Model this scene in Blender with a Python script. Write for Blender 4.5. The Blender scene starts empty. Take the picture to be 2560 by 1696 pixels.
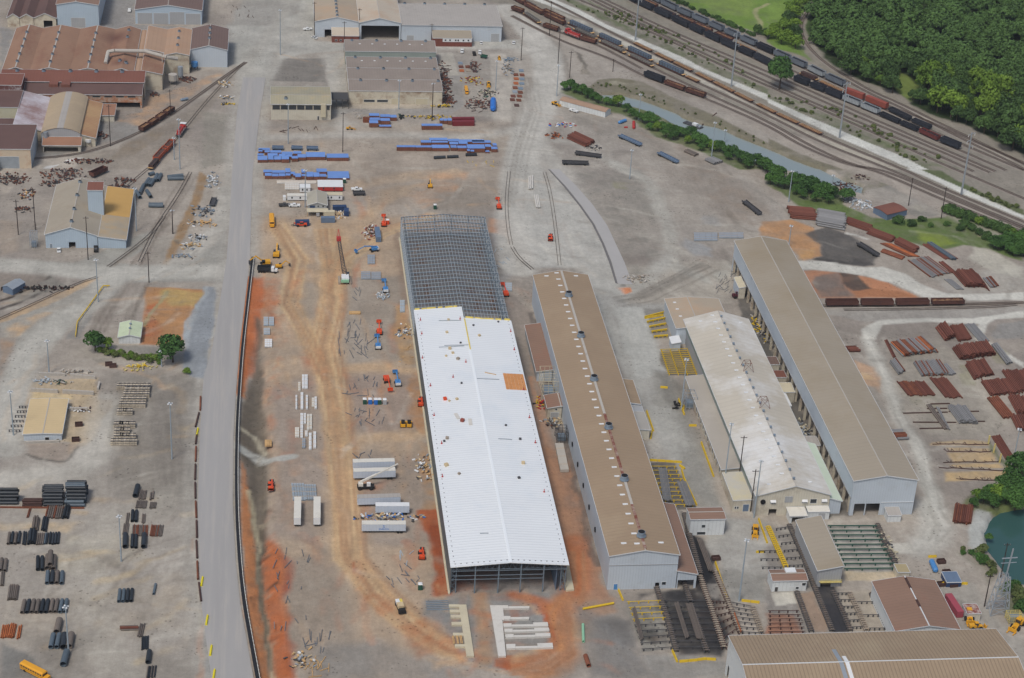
import bpy,math,random
import numpy as np
from mathutils import Vector,Matrix
S=bpy.context.scene
COL=S.collection
rad=math.radians
# camera, sky, sun, exposure
CAM_H=393.0
CR=((0.99248264,-0.11067227,0.05224811),(0.00614227,0.47141951,0.8818877),(0.12223129,0.87493731,-0.46855546))
FPX=4798.6
cd=bpy.data.cameras.new('camera')
cam=bpy.data.objects.new('camera',cd)
COL.objects.link(cam)
S.camera=cam
r_,u_,f_=(Vector(v)for v in CR)
m3=Matrix((r_,u_,-f_)).transposed()
cam.matrix_world=Matrix.Translation((0,0,CAM_H))@m3.to_4x4()
cd.sensor_width=36.0
cd.lens=36.0*FPX/2560.0
cd.clip_start=1.0
cd.clip_end=20000.0
W=bpy.data.worlds.new('World')
S.world=W
W.use_nodes=True
SUN_EL,SUN_AZ=rad(58),rad(215)
nt=W.node_tree
bg=nt.nodes['Background']
sky=nt.nodes.new('ShaderNodeTexSky')
sky.sky_type='NISHITA'
sky.sun_disc=False
sky.sun_elevation=SUN_EL
sky.sun_rotation=SUN_AZ
sky.air_density=1.0
sky.dust_density=3.5
sky.ozone_density=1.0
nt.links.new(sky.outputs[0],bg.inputs[0])
bg.inputs[1].default_value=0.108
sl=bpy.data.lights.new('sun','SUN')
sl.energy=1.85
sl.angle=rad(14)
sl.color=(1.0,0.968,0.925)
so=bpy.data.objects.new('sun',sl)
COL.objects.link(so)
sd=Vector((math.sin(SUN_AZ)*math.cos(SUN_EL),math.cos(SUN_AZ)*math.cos(SUN_EL),math.sin(SUN_EL)))
so.rotation_euler=sd.to_track_quat('Z','Y').to_euler()
S.view_settings.view_transform='Standard'
S.view_settings.look='None'
S.view_settings.exposure=-0.08
S.view_settings.gamma=1.0
S.view_settings.use_curve_mapping=False
HAZE=0.00005
# survey: sheet readings of the aerial photograph -> metres on the ground
K=640.0/2367.0
KF=2560.0/2367.0
def ground_at(px,py,z=0.0):
 a,b=(px-1280.0)/FPX,-(py-848.0)/FPX
 d=[a*CR[0][i]+b*CR[1][i]+CR[2][i]for i in range(3)]
 t=(z-CAM_H)/d[2]
 return(d[0]*t,d[1]*t)
def T(c,r,x,y,z=0.0):
 return ground_at(640*c+x*K,424*r+y*K,z)
def F(x,y,z=0.0):
 return ground_at(x*KF,y*KF,z)
def TL(c,r,s,z=0.0):
 return[T(c,r,s[i],s[i+1],z)for i in range(0,len(s),2)]
def FL(s,z=0.0):
 return[F(s[i],s[i+1],z)for i in range(0,len(s),2)]
# helpers
def lin(h):
 h=h.lstrip('#')
 o=[]
 for i in(0,2,4):
  c=int(h[i:i+2],16)/255.0
  o.append(c/12.92 if c<=0.04045 else((c+0.055)/1.055)**2.4)
 return tuple(o)
MATS={}
def mat(name,hexc,rough=0.8,var=0.12,sc=0.12,dirt=None,rib=None,metal=0.0,rnd=0.0,spec=0.3,stretch=None,bump=0.0):
 """hexc base colour; dirt=(hex, amount, scale); rib=(axis, period m, depth, dark); rnd = per object value variation"""
 if name in MATS:
  return MATS[name]
 m=bpy.data.materials.new(name)
 m.use_nodes=True
 n,l=m.node_tree.nodes,m.node_tree.links
 b=n['Principled BSDF']
 b.inputs['Roughness'].default_value=rough
 b.inputs['Metallic'].default_value=metal
 b.inputs['Specular IOR Level'].default_value=spec
 c=lin(hexc)
 geo=n.new('ShaderNodeNewGeometry')
 pos=geo.outputs['Position']
 if stretch:
  mp=n.new('ShaderNodeMapping')
  mp.inputs['Scale'].default_value=stretch
  l.new(pos,mp.inputs[0])
  pos=mp.outputs[0]
 no=n.new('ShaderNodeTexNoise')
 no.inputs['Scale'].default_value=sc
 no.inputs['Detail'].default_value=7
 no.inputs['Roughness'].default_value=0.62
 l.new(pos,no.inputs['Vector'])
 mx=n.new('ShaderNodeMix')
 mx.data_type='RGBA'
 mr=n.new('ShaderNodeMapRange')
 mr.inputs[1].default_value=0.3
 mr.inputs[2].default_value=0.7
 l.new(no.outputs[0],mr.inputs[0])
 l.new(mr.outputs[0],mx.inputs[0])
 mx.inputs[6].default_value=(*[v*(1-var)for v in c],1)
 mx.inputs[7].default_value=(*[min(v*(1+var),1)for v in c],1)
 out=mx.outputs[2]
 if dirt:
  dh,da,ds=dirt
  n2=n.new('ShaderNodeTexNoise')
  n2.inputs['Scale'].default_value=ds
  n2.inputs['Detail'].default_value=8
  n2.inputs['Roughness'].default_value=0.7
  l.new(pos,n2.inputs['Vector'])
  r2=n.new('ShaderNodeMapRange')
  r2.inputs[1].default_value=0.66-da*0.4
  r2.inputs[2].default_value=0.86-da*0.4
  r2.inputs[4].default_value=min(1,da*1.6)
  l.new(n2.outputs[0],r2.inputs[0])
  m2=n.new('ShaderNodeMix')
  m2.data_type='RGBA'
  l.new(r2.outputs[0],m2.inputs[0])
  l.new(out,m2.inputs[6])
  m2.inputs[7].default_value=(*lin(dh),1)
  out=m2.outputs[2]
 hgt=None
 if rib:
  ax,per,dep,dk=rib
  sx=n.new('ShaderNodeSeparateXYZ')
  l.new(geo.outputs['Position'],sx.inputs[0])
  dv=n.new('ShaderNodeMath')
  dv.operation='DIVIDE'
  l.new(sx.outputs['xyz'.index(ax)],dv.inputs[0])
  dv.inputs[1].default_value=per
  fr=n.new('ShaderNodeMath')
  fr.operation='FRACT'
  l.new(dv.outputs[0],fr.inputs[0])
  pp=n.new('ShaderNodeMath')
  pp.operation='PINGPONG'
  l.new(fr.outputs[0],pp.inputs[0])
  pp.inputs[1].default_value=0.5
  lt=n.new('ShaderNodeMapRange')
  lt.inputs[1].default_value=0.06
  lt.inputs[2].default_value=0.16
  lt.inputs[3].default_value=1.0
  lt.inputs[4].default_value=0.0
  l.new(pp.outputs[0],lt.inputs[0])
  m3_=n.new('ShaderNodeMix')
  m3_.data_type='RGBA'
  m3_.blend_type='MULTIPLY'
  l.new(lt.outputs[0],m3_.inputs[0])
  l.new(out,m3_.inputs[6])
  m3_.inputs[7].default_value=(1-dk,1-dk,1-dk,1)
  out=m3_.outputs[2]
  hgt=lt.outputs[0]
  bp=n.new('ShaderNodeBump')
  bp.inputs['Distance'].default_value=dep
  bp.inputs['Strength'].default_value=0.7
  l.new(hgt,bp.inputs['Height'])
  l.new(bp.outputs[0],b.inputs['Normal'])
 elif bump:
  bp=n.new('ShaderNodeBump')
  bp.inputs['Distance'].default_value=bump
  l.new(no.outputs[0],bp.inputs['Height'])
  l.new(bp.outputs[0],b.inputs['Normal'])
 if rnd:
  oi=n.new('ShaderNodeObjectInfo')
  mr3=n.new('ShaderNodeMapRange')
  mr3.inputs[3].default_value=1-rnd
  mr3.inputs[4].default_value=1+rnd
  l.new(oi.outputs['Random'],mr3.inputs[0])
  vm=n.new('ShaderNodeVectorMath')
  vm.operation='SCALE'
  l.new(out,vm.inputs[0])
  l.new(mr3.outputs[0],vm.inputs['Scale'])
  out=vm.outputs[0]
 l.new(out,b.inputs['Base Color'])
 MATS[name]=m
 return m
class MB:
 """collects shapes given in world metres, links them as one mesh object relative to origin o"""
 def __init__(self,o=(0,0,0)):
  self.v,self.f,self.mi,self.o=[],[],[],o
  self.cur=0
 def add(self,vs,fs):
  k=len(self.v)
  ox,oy,oz=self.o
  self.v+=[(x-ox,y-oy,z-oz)for x,y,z in vs]
  for f in fs:
   self.f.append([k+i for i in f])
   self.mi.append(self.cur)
  return self
 def mat(self,i):
  self.cur=i
  return self
 def hexa(self,b4,t4):
  return self.add(list(b4)+list(t4),[(3,2,1,0),(4,5,6,7),(0,1,5,4),(1,2,6,5),(2,3,7,6),(3,0,4,7)])
 def box(self,x0,x1,y0,y1,z0,z1):
  return self.hexa([(x0,y0,z0),(x1,y0,z0),(x1,y1,z0),(x0,y1,z0)],[(x0,y0,z1),(x1,y0,z1),(x1,y1,z1),(x0,y1,z1)])
 def cbox(self,c,s,a=0.0):
  ca,sa=math.cos(a),math.sin(a)
  pts=[]
  for sx,sy in((-1,-1),(1,-1),(1,1),(-1,1)):
   x,y=sx*s[0]/2,sy*s[1]/2
   pts.append((c[0]+x*ca-y*sa,c[1]+x*sa+y*ca))
  return self.hexa([(x,y,c[2])for x,y in pts],[(x,y,c[2]+s[2])for x,y in pts])
 def prism(self,pts,z0,z1):
  n=len(pts)
  return self.add([(x,y,z0)for x,y in pts]+[(x,y,z1)for x,y in pts],[tuple(range(n-1,-1,-1)),tuple(range(n,2*n))]+[(i,(i+1)%n,(i+1)%n+n,i+n)for i in range(n)])
 def bar(self,p,q,w,h=None):
  h=h or w
  p,q=Vector(p),Vector(q)
  d=(q-p).normalized()
  s=d.cross(Vector((0,0,1)))
  if s.length<1e-3:
   s=Vector((1,0,0))
  s.normalize()
  u=s.cross(d).normalized()
  s=s*w/2
  u=u*h/2
  a=[p-s-u,p+s-u,p+s+u,p-s+u,q-s-u,q+s-u,q+s+u,q-s+u]
  return self.add([tuple(v)for v in a],[(0,1,2,3),(7,6,5,4),(0,4,5,1),(1,5,6,2),(2,6,7,3),(3,7,4,0)])
 def cyl(self,p,q,r,n=10,r2=None,cap=True):
  p,q=Vector(p),Vector(q)
  d=(q-p).normalized()
  s=d.cross(Vector((0,0,1)))
  if s.length<1e-3:
   s=Vector((1,0,0))
  s.normalize()
  u=s.cross(d)
  r2=r if r2 is None else r2
  vs=[]
  for c,rr in((p,r),(q,r2)):
   for i in range(n):
    a=2*math.pi*i/n
    vs.append(tuple(c+s*rr*math.cos(a)+u*rr*math.sin(a)))
  fs=[(i,i+n,(i+1)%n+n,(i+1)%n)for i in range(n)]
  if cap:
   fs+=[tuple(range(n)),tuple(range(2*n-1,n-1,-1))]
  return self.add(vs,fs)
 def tube(self,p,q,r,t=0.1,n=10):
  self.cyl(p,q,r,n,cap=False)
  p_,q_=Vector(p),Vector(q)
  self.cyl(q_,p_,r-t,n,cap=False)
  d=(q_-p_).normalized()
  s=d.cross(Vector((0,0,1)))
  if s.length<1e-3:
   s=Vector((1,0,0))
  s.normalize()
  u=s.cross(d)
  for c in(p_,q_):
   vs=[tuple(c+(s*math.cos(2*math.pi*i/n)+u*math.sin(2*math.pi*i/n))*rr)for rr in(r,r-t)for i in range(n)]
   self.add(vs,[(i,(i+1)%n,(i+1)%n+n,i+n)for i in range(n)])
  return self
 def ob(self,name,mats,parent=None,smooth=False):
  me=bpy.data.meshes.new(name)
  me.from_pydata(self.v,[],self.f)
  if not isinstance(mats,(list,tuple)):
   mats=[mats]
  for m in mats:
   me.materials.append(m)
  if len(mats)>1:
   me.polygons.foreach_set('material_index',self.mi)
  if smooth:
   me.polygons.foreach_set('use_smooth',[True]*len(self.f))
  me.update()
  o=bpy.data.objects.new(name,me)
  COL.objects.link(o)
  if parent:
   o.parent=parent
  else:
   o.location=self.o
  return o
def tag(o,label=None,cat=None,group=None,kind=None):
 for k,v in(('label',label),('category',cat),('group',group),('kind',kind)):
  if v:
   o[k]=v
 return o
def root(name,label,cat,loc=(0,0,0),rz=0.0,group=None):
 o=bpy.data.objects.new(name,None)
 o.empty_display_size=1
 COL.objects.link(o)
 o.location=(loc[0],loc[1],loc[2]if len(loc)>2 else 0.0)
 o.rotation_euler=(0,0,rz)
 return tag(o,label,cat,group)
def inst(name,me,parent,loc=(0,0,0),rz=0.0,sc=None,label=None):
 o=bpy.data.objects.new(name,me)
 COL.objects.link(o)
 o.parent=parent
 o.location=loc
 o.rotation_euler=(0,0,rz)
 if sc:
  o.scale=sc
 if label:
  o['label']=label
 return o
def dup(src,loc,rz=0.0,label=None,group=None,sc=None,swap=None):
 """copy of a thing with its parts and sub-parts; swap = {old material: new material} makes own mesh copies"""
 r=src.copy()
 COL.objects.link(r)
 r.location=(loc[0],loc[1],loc[2]if len(loc)>2 else 0.0)
 r.rotation_euler=(0,0,rz)
 if sc:
  r.scale=sc
 if label:
  r['label']=label
 if group:
  r['group']=group
 def sw(o):
  if swap and o.type=='MESH':
   for i,sl_ in enumerate(o.material_slots):
    nm=sl_.material and swap.get(sl_.material.name)
    if nm:
     sl_.link='OBJECT'
     sl_.material=nm
 sw(r)
 for ch in src.children:
  c=ch.copy()
  COL.objects.link(c)
  c.parent=r
  sw(c)
  for g in ch.children:
   d=g.copy()
   COL.objects.link(d)
   d.parent=c
   sw(d)
 return r
def ang(a,b):
 return math.atan2(b[1]-a[1],b[0]-a[0])
def dist(a,b):
 return math.hypot(b[0]-a[0],b[1]-a[1])
def lerp(a,b,t):
 return tuple(a[i]+(b[i]-a[i])*t for i in range(len(a)))
rng=random.Random(7)
# the ground: one relief sheet, its soils laid down as colour attribute
def axis_coords(a,b,step):
 core=list(np.arange(a,b+0.01,step))
 lo,hi,d=[],[],step
 x0,x1=core[0],core[-1]
 while x0>-6000:
  d*=1.6
  x0-=d
  x1+=d
  lo.append(x0)
  hi.append(x1)
 return np.array(lo[::-1]+core+hi,dtype=np.float64)
GX,GY=axis_coords(-205,560,1.0),axis_coords(476,1280,1.0)
XX,YY=np.meshgrid(GX,GY)
nrs=np.random.RandomState(5)
TAB=[nrs.rand(256,256)for _ in range(6)]
def vnoise(x,y,s,k=0):
 x=x/s+500.3+17*k
 y=y/s+500.7+31*k
 xi,yi=np.floor(x).astype(int),np.floor(y).astype(int)
 fx,fy=x-xi,y-yi
 fx,fy=fx*fx*(3-2*fx),fy*fy*(3-2*fy)
 t=TAB[k%6]
 a,b=t[yi%256,xi%256],t[yi%256,(xi+1)%256]
 c,d=t[(yi+1)%256,xi%256],t[(yi+1)%256,(xi+1)%256]
 return(a*(1-fx)+b*fx)*(1-fy)+(c*(1-fx)+d*fx)*fy
def fbm(x,y,s,k=0,o=4):
 r,a,tot=0,1.0,0
 for i in range(o):
  r=r+a*vnoise(x,y,s/2**i,k+i)
  tot+=a
  a*=0.55
 return r/tot
NB=fbm(XX,YY,60,0)
NM=fbm(XX,YY,16,1)
NS=fbm(XX,YY,5,2,3)
WX=(fbm(XX,YY,9,3,3)-0.5)*5.0
WY=(fbm(XX,YY,9,4,3)-0.5)*5.0
RGB=np.empty(XX.shape+(3,))
HT=np.zeros(XX.shape)
c0,c1=np.array(lin('#958b84')),np.array(lin('#aca197'))
t_=np.clip((NB-0.35)/0.3,0,1)[...,None]
RGB[:]=c0*(1-t_)+c1*t_
def window(pts,m):
 xs,ys=[p[0]for p in pts],[p[1]for p in pts]
 i0,i1=np.searchsorted(GX,min(xs)-m),np.searchsorted(GX,max(xs)+m)
 j0,j1=np.searchsorted(GY,min(ys)-m),np.searchsorted(GY,max(ys)+m)
 return slice(j0,j1),slice(i0,i1)
def seg_dist(x,y,pts,closed):
 d=np.full(x.shape,1e9)
 n=len(pts)
 for i in range(n if closed else n-1):
  ax,ay=pts[i]
  bx,by=pts[(i+1)%n]
  ex,ey=bx-ax,by-ay
  L=ex*ex+ey*ey+1e-9
  t=np.clip(((x-ax)*ex+(y-ay)*ey)/L,0,1)
  d=np.minimum(d,(x-ax-t*ex)**2+(y-ay-t*ey)**2)
 return np.sqrt(d)
def inside(x,y,pts):
 r=np.zeros(x.shape,bool)
 n=len(pts)
 for i in range(n):
  ax,ay=pts[i]
  bx,by=pts[(i+1)%n]
  if ay==by:
   continue
  r^=((ay>y)!=(by>y))&(x<(bx-ax)*(y-ay)/(by-ay)+ax)
 return r
def mask_poly(pts,soft,warp=1.0):
 soft=soft*.6
 w=window(pts,soft+4)
 x,y=XX[w]+WX[w]*warp,YY[w]+WY[w]*warp
 d=seg_dist(x,y,pts,True)
 d=np.where(inside(x,y,pts),d,-d)
 return w,np.clip(d/soft*0.5+0.5,0,1)
def mask_line(pts,width,soft,warp=0.6):
 w=window(pts,width+soft+4)
 x,y=XX[w]+WX[w]*warp,YY[w]+WY[w]*warp
 d=seg_dist(x,y,pts,False)
 return w,np.clip((width/2-d)/soft*0.5+0.5,0,1)
def lay(wm,hexc,op=1.0,mott=0.35):
 w,m=wm
 m=m*m*(3-2*m)
 nz=NM[w]*0.5+NS[w]*0.5
 m=np.clip(m*(1+mott*2*(nz-0.5)*2),0,1)*op
 if mott>0.5:
  m=m*np.clip((nz-0.5)*4*mott+0.55,0,1)
 RGB[w]=RGB[w]*(1-m[...,None])+np.array(lin(hexc))*m[...,None]
def P(hexc,pts,soft=3,op=1.0,mott=0.3,warp=1.0):
 lay(mask_poly(pts,soft,warp),hexc,op,mott)
def Lw(hexc,pts,width=3,soft=1.0,op=0.8,mott=0.3,warp=0.6):
 lay(mask_line(pts,width,soft,warp),hexc,op,mott)
def lower(pts,dz,soft):
 w=window(pts,soft+2)
 x,y=XX[w]+WX[w]*0.5,YY[w]+WY[w]*0.5
 d=seg_dist(x,y,pts,True)
 d=np.where(inside(x,y,pts),d,-d)
 m=np.clip(d/soft+0.5,0,1)
 m=m*m*(3-2*m)
 HT[w]=HT[w]+dz*m
def tracks(hexc,pts,n,spread,op=0.5,w=0.9):
 """n wheel tracks running alongside a line"""
 r=random.Random(len(pts)*7+n)
 for i in range(n):
  off=r.uniform(-spread,spread)
  q=[]
  for j,p in enumerate(pts):
   a=pts[max(j-1,0)]
   b=pts[min(j+1,len(pts)-1)]
   L=dist(a,b)+1e-6
   o=off+r.uniform(-1.2,1.2)
   q.append((p[0]-(b[1]-a[1])/L*o,p[1]+(b[0]-a[0])/L*o))
  Lw(hexc,q,w,0.7,op*r.uniform(0.4,1),0.5,0.15)
P('#4c5f34',[(-3000,1290),(120,1262),(560,1000),(5500,400),(5500,5500),(-3000,5500)],30)
P('#5b6140',[(-5500,-3000),(-260,-3000),(-260,5500),(-5500,5500)],60)
P('#5b6140',[(380,-3000),(5500,-3000),(5500,800),(420,620)],40)
P('#a79e96',FL([0,1000,450,900,460,1568,0,1568]),6)
P('#8d857d',FL([250,860,460,870,445,1160,380,1200,250,1120]),8,0.9)
P('#837b75',FL([340,880,455,900,445,1080,360,1060]),8,0.7,0.6)
P('#b5a991',FL([150,1240,300,1230,330,1290,200,1330,100,1320]),6,0.5,0.6)
P('#a3927e',FL([0,1400,430,1330,440,1440,100,1500,0,1500]),12,0.4,0.7)
P('#7f7c79',FL([0,1490,50,1510,130,1568,0,1568]),2,0.9,0.1)
P('#8a827a',FL([60,1470,240,1480,460,1540,460,1568,100,1568]),8,0.7,0.5)
P('#d6b585',TL(0,3,[0,130,260,110,800,130,600,230,300,200,0,210]),3,0.45,0.8)
tracks('#8d8177',FL([200,1568,240,1420,300,1300,420,1180]),5,8,0.35)
tracks('#7f756c',FL([60,1540,180,1480,230,1400,330,1290,430,1260]),6,10,0.4)
P('#857c74',FL([440,870,465,870,455,1060,460,1300,440,1250]),2,0.8,0.4)
Lw('#6a625b',FL([446,880,440,1060,441,1200]),1.3,0.8,0.6)
P('#c07b4a',TL(0,3,[1760,280,1790,300,1780,420,1755,360]),1,0.8)
P('#bd7c50',TL(0,3,[1870,1060,1900,1080,1890,1568,1820,1568,1850,1400,1790,1300]),1.5,0.9)
P('#8d8f92',TL(0,3,[1890,1100,1930,1110,2000,1568,1890,1568,1895,1300]),0.8,1,0.2,0.3)
P('#c3b49c',TL(0,3,[1755,560,1800,560,1840,900,1880,1060,1830,1200,1820,950]),1.2,0.7)
P('#b08259',TL(0,1,[1345,1085,1890,1110,1700,1568,1310,1568]),1.5,1,0.3,0.4)
P('#b59a62',TL(0,1,[1500,1110,1880,1130,1800,1260,1600,1250,1480,1180]),3,0.8,0.5)
P('#b0613f',TL(0,1,[1340,1240,1450,1230,1400,1380,1500,1440,1480,1568,1310,1568,1330,1400]),3,0.8,0.6)
P('#b27a52',TL(0,2,[1310,-20,1690,-20,1650,60,1310,50]),1.5,1,0.3,0.4)
Lw('#9f9570',TL(0,1,[1545,1130,1400,1330,1320,1450]),1.6,0.7,0.9)
P('#9fa3a8',TL(0,1,[1910,1080,2000,1085,1990,1250,1970,1568,1680,1568,1720,1400,1830,1220]),1.0,1,0.25,0.5)
P('#9b9ea3',TL(0,2,[1690,-10,1945,-10,1900,380,1790,360,1730,200]),1.2,1,0.3,0.5)
P('#84807b',TL(0,2,[1060,60,1480,70,1470,160,1100,110]),2,0.8,0.3)
P('#8b857c',TL(0,2,[650,30,800,120,1080,170,1020,240,800,170]),2,0.8,0.6)
LANE='#9b9791'
P(LANE,TL(0,1,[0,830,700,860,1400,560,1480,560,1330,760,1100,860,1500,900,1750,860,1960,700,2090,560,2100,1060,1900,1040,1380,1040,1040,1060,700,1000,480,960,0,900]),3,0.95,0.15,0.4)
P('#a49f98',TL(0,1,[680,1090,900,1000,1200,1020,1030,1080,930,1100,700,1400,560,1568,0,1568,0,1420,300,1290]),3,0.9,0.2,0.5)
P('#a39e97',TL(0,2,[150,0,560,0,350,90,230,330,60,760,40,1000,0,1040,0,420,130,180]),2.5,0.9,0.2,0.5)
P('#c6a17a',TL(0,1,[0,1500,200,1380,460,1330,240,1480,120,1568,0,1568]),3,0.8,0.7)
P('#c7a57f',TL(0,1,[0,1370,320,1230,700,1060,980,985,700,1120,330,1300,0,1420]),1.5,0.7,0.5)
P('#c4a27c',TL(0,2,[330,140,380,140,240,400,80,740,60,930,0,960,40,700,160,420]),1.2,0.8,0.4)
P('#a98668',TL(0,2,[0,0,150,0,60,200,0,330]),2,0.7,0.6)
P('#bda686',TL(0,2,[300,400,900,360,920,620,980,680,820,960,540,945,650,560,240,600]),1.5,0.75,0.3,0.4)
P('#cbb48c',TL(0,2,[300,480,640,520,640,560,300,590]),1,0.8,0.3)
P('#b59b7c',TL(0,2,[850,560,1040,560,1020,640,900,900,760,1000,640,1080,620,960,860,880]),1.6,0.6,0.3)
P('#99877a',TL(0,2,[230,960,560,960,740,980,620,1140,300,1090,240,1060]),2,0.6,0.5)
Lw('#5c5651',TL(0,2,[240,1060,330,1105,620,1130,740,990]),1.1,0.7,0.9)
Lw('#4b4540',TL(0,2,[1090,600,1050,780,1020,950]),1.2,0.6,0.9)
P('#8e8279',TL(0,1,[0,920,460,970,440,1000,120,1170,0,1200]),2,0.7,0.5)
P('#8c867f',TL(0,1,[60,1230,480,990,600,1060,240,1220,60,1270]),1.5,0.9,0.2)
Lw('#3f3632',TL(0,1,[0,1215,120,1170,300,1090,470,985]),1.8,0.8,0.9,0.8)
Lw('#4a4340',TL(0,1,[0,1290,160,1240,400,1130,590,1075]),1.6,0.8,0.9,0.8)
P('#8d8986',TL(0,1,[720,1420,900,1190,960,1100,1020,1100,900,1250,790,1440,760,1568,640,1568]),1,0.9,0.3)
tracks('#7b7168',TL(0,1,[1200,1050,1020,1230,900,1480,880,1568]),4,2.5,0.6)
tracks('#6f655c',TL(0,1,[1330,1050,1240,1250,1180,1400]),5,3,0.6)
P('#a59587',TL(0,1,[0,480,190,480,180,760,0,790]),4,0.7,0.5)
P('#b9aca0',TL(0,1,[0,130,130,170,60,220,0,230]),2,0.8,0.3)
P('#b8ada2',TL(0,0,[400,1440,700,1400,980,1420,700,1568,300,1568]),3,0.8,0.5)
P('#dfe0e2',TL(0,0,[600,1480,760,1458,700,1490,590,1510]),0.8,0.8,0.5)
P('#dcdde0',TL(0,0,[420,1540,560,1525,500,1568,400,1568]),0.8,0.8,0.5)
P('#b89577',TL(0,0,[1330,900,1560,860,1900,720,2200,590,2280,580,1950,760,1600,1010,1400,1180,1060,1150,1050,1090,1320,1040]),3,0.85,0.6)
P('#8f8b88',TL(0,0,[900,1100,1150,1140,1350,1190,1200,1290,900,1330,500,1440,380,1470,380,1400,750,1390]),3,0.8,0.3)
P('#928e8d',TL(0,0,[950,0,1250,0,1240,230,1760,250,1300,300,960,250]),2,0.9,0.2)
P('#928e8d',TL(0,0,[0,250,140,280,20,640,0,700]),2,0.9,0.2)
P('#8e8378',TL(0,0,[2300,570,1960,860,1500,1180,1080,1350,700,1440,700,1568,1300,1568,1650,1300,1950,1000]),3,0.6,0.5)
P('#a39a90',TL(0,0,[2250,600,1980,760,1500,1110,1000,1350,640,1450,650,1470,1060,1370,1550,1130,2000,790]),1,0.7,0.3)
P('#87796a',TL(0,0,[1100,1380,1500,1180,1640,1150,1250,1430,1000,1490]),2,0.8,0.6)
P('#8f8a80',TL(0,0,[1880,1040,2100,1060,2090,1500,1860,1568,1870,1300]),3,0.6,0.5)
P('#9b7d5c',TL(0,1,[1850,20,1920,60,1860,260,1740,560,1560,880,1500,880,1600,640,1760,310]),1.2,0.95,0.3,0.4)
P('#6f6860',TL(0,1,[1640,650,1700,690,1640,690,1610,660]),1,0.7)
tracks('#6e6259',TL(0,1,[1740,60,1640,250,1480,500,1380,720,1250,900,1040,1180,900,1500]),6,3.5,0.6)
tracks('#83786e',TL(0,1,[1560,500,1300,700,1040,900]),4,2,0.6)
P('#a0988f',TL(0,1,[1500,600,1600,640,1500,900,1400,900,1420,760]),1.5,0.6,0.5)
P('#a29e99',FL([520,180,600,110,720,0,560,0,530,60,500,130]),4,0.8,0.15)
P('#a7a099',FL([600,130,800,110,1220,95,1260,120,1250,330,1190,330,1100,250,600,260]),5,0.5,0.3)
P('#837d78',TL(1,0,[60,545,640,540,650,800,620,760,60,750]),1.2,0.95,0.25,0.4)
P('#a8a39d',TL(1,0,[650,500,820,490,850,850,680,840]),1,0.8,0.1,0.2)
P('#b3aca3',TL(1,0,[1690,490,1820,490,1880,700,1760,700]),0.8,0.9,0.1,0.2)
P('#999491',TL(1,0,[1770,700,1900,700,1920,980,1800,1060,900,1060,700,1050,720,1000,1830,1010]),1,0.8,0.15,0.2)
P('#c2b3a0',TL(1,0,[800,960,1500,960,1640,1000,1000,1010,830,1000]),1.5,0.5,0.4)
P('#bdb4ab',TL(1,0,[2160,500,2300,500,2367,700,2367,1130,2200,1170]),1,0.6,0.2,0.2)
P('#aaa39b',TL(1,0,[700,1130,2367,1180,2367,1400,1300,1330,100,1290,100,1250]),3,0.6,0.3)
P('#c9b6a2',TL(1,0,[1120,1320,1560,1330,1580,1345,1280,1350,1200,1400]),1.5,0.5,0.5)
P('#a8998c',FL([600,300,1180,280,1160,480,930,480,920,620,600,620]),8,0.7,0.4)
P('#8b807a',TL(1,1,[1000,60,1200,60,1220,150,1000,300,900,300]),5,0.5,0.6)
P('#8f857c',TL(1,1,[1640,200,2180,230,2200,380,1600,380]),4,0.6,0.5)
P('#b99c7e',TL(1,1,[1000,420,1150,200,1500,130,1700,70,1400,230,1200,330,1100,470,800,680,760,560]),4,0.6,0.5)
P('#c08a66',TL(1,1,[2160,460,2300,470,2367,700,2280,600,2160,580]),2.5,0.9,0.5)
P('#b0714c',TL(1,1,[2180,540,2260,540,2290,590,2200,580]),1.5,0.8,0.5)
P('#8e8b8c',TL(1,1,[2180,600,2320,620,2367,720,2367,1000,2300,1050,2200,720]),3,0.8,0.4)
P('#b59b82',FL([590,500,930,500,930,700,1010,1300,980,1568,640,1568,600,900]),8,0.75,0.3)
P('#9a9087',FL([790,640,930,640,960,830,800,840]),6,0.75,0.4)
P('#98877e',FL([790,870,960,860,980,990,800,1000]),6,0.8,0.4)
P('#9b8d84',FL([620,900,740,860,760,1060,730,1260,620,1240,640,1100]),6,0.8,0.4)
P('#978a81',FL([800,1040,1000,1060,1020,1260,820,1260]),7,0.8,0.4)
P('#958a80',FL([660,1300,760,1260,800,1400,870,1568,700,1568,640,1440]),7,0.7,0.4)
P('#8b8784',FL([740,1500,870,1480,1010,1540,1050,1568,740,1568]),8,0.7,0.4)
P('#9d9186',TL(1,1,[300,1050,560,1050,600,1200,580,1350,420,1450,340,1300]),4,0.8,0.5)
P('#a2917f',TL(1,1,[360,1080,540,1100,570,1230,470,1330,350,1260]),3,0.5,0.5)
CT='#c4a27e'
Lw(CT,FL([820,430,930,410,1050,400]),10,4,0.4,0.5)
Lw(CT,FL([750,520,790,560,760,620,770,700,750,800,770,900,790,1040,800,1160,810,1290,880,1380,960,1450,1040,1500,1200,1530,1330,1450]),11,4,0.75,0.4)
Lw(CT,FL([640,520,690,600,670,700,720,790,760,880]),9,3.5,0.7,0.4)
Lw(CT,FL([760,850,860,850,960,860]),6,3,0.5,0.4)
Lw(CT,FL([790,1020,900,1010,990,1000]),7,3,0.5,0.5)
Lw('#cdab82',FL([1000,500,880,540,800,600,770,680]),7,3,0.5,0.5)
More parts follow.
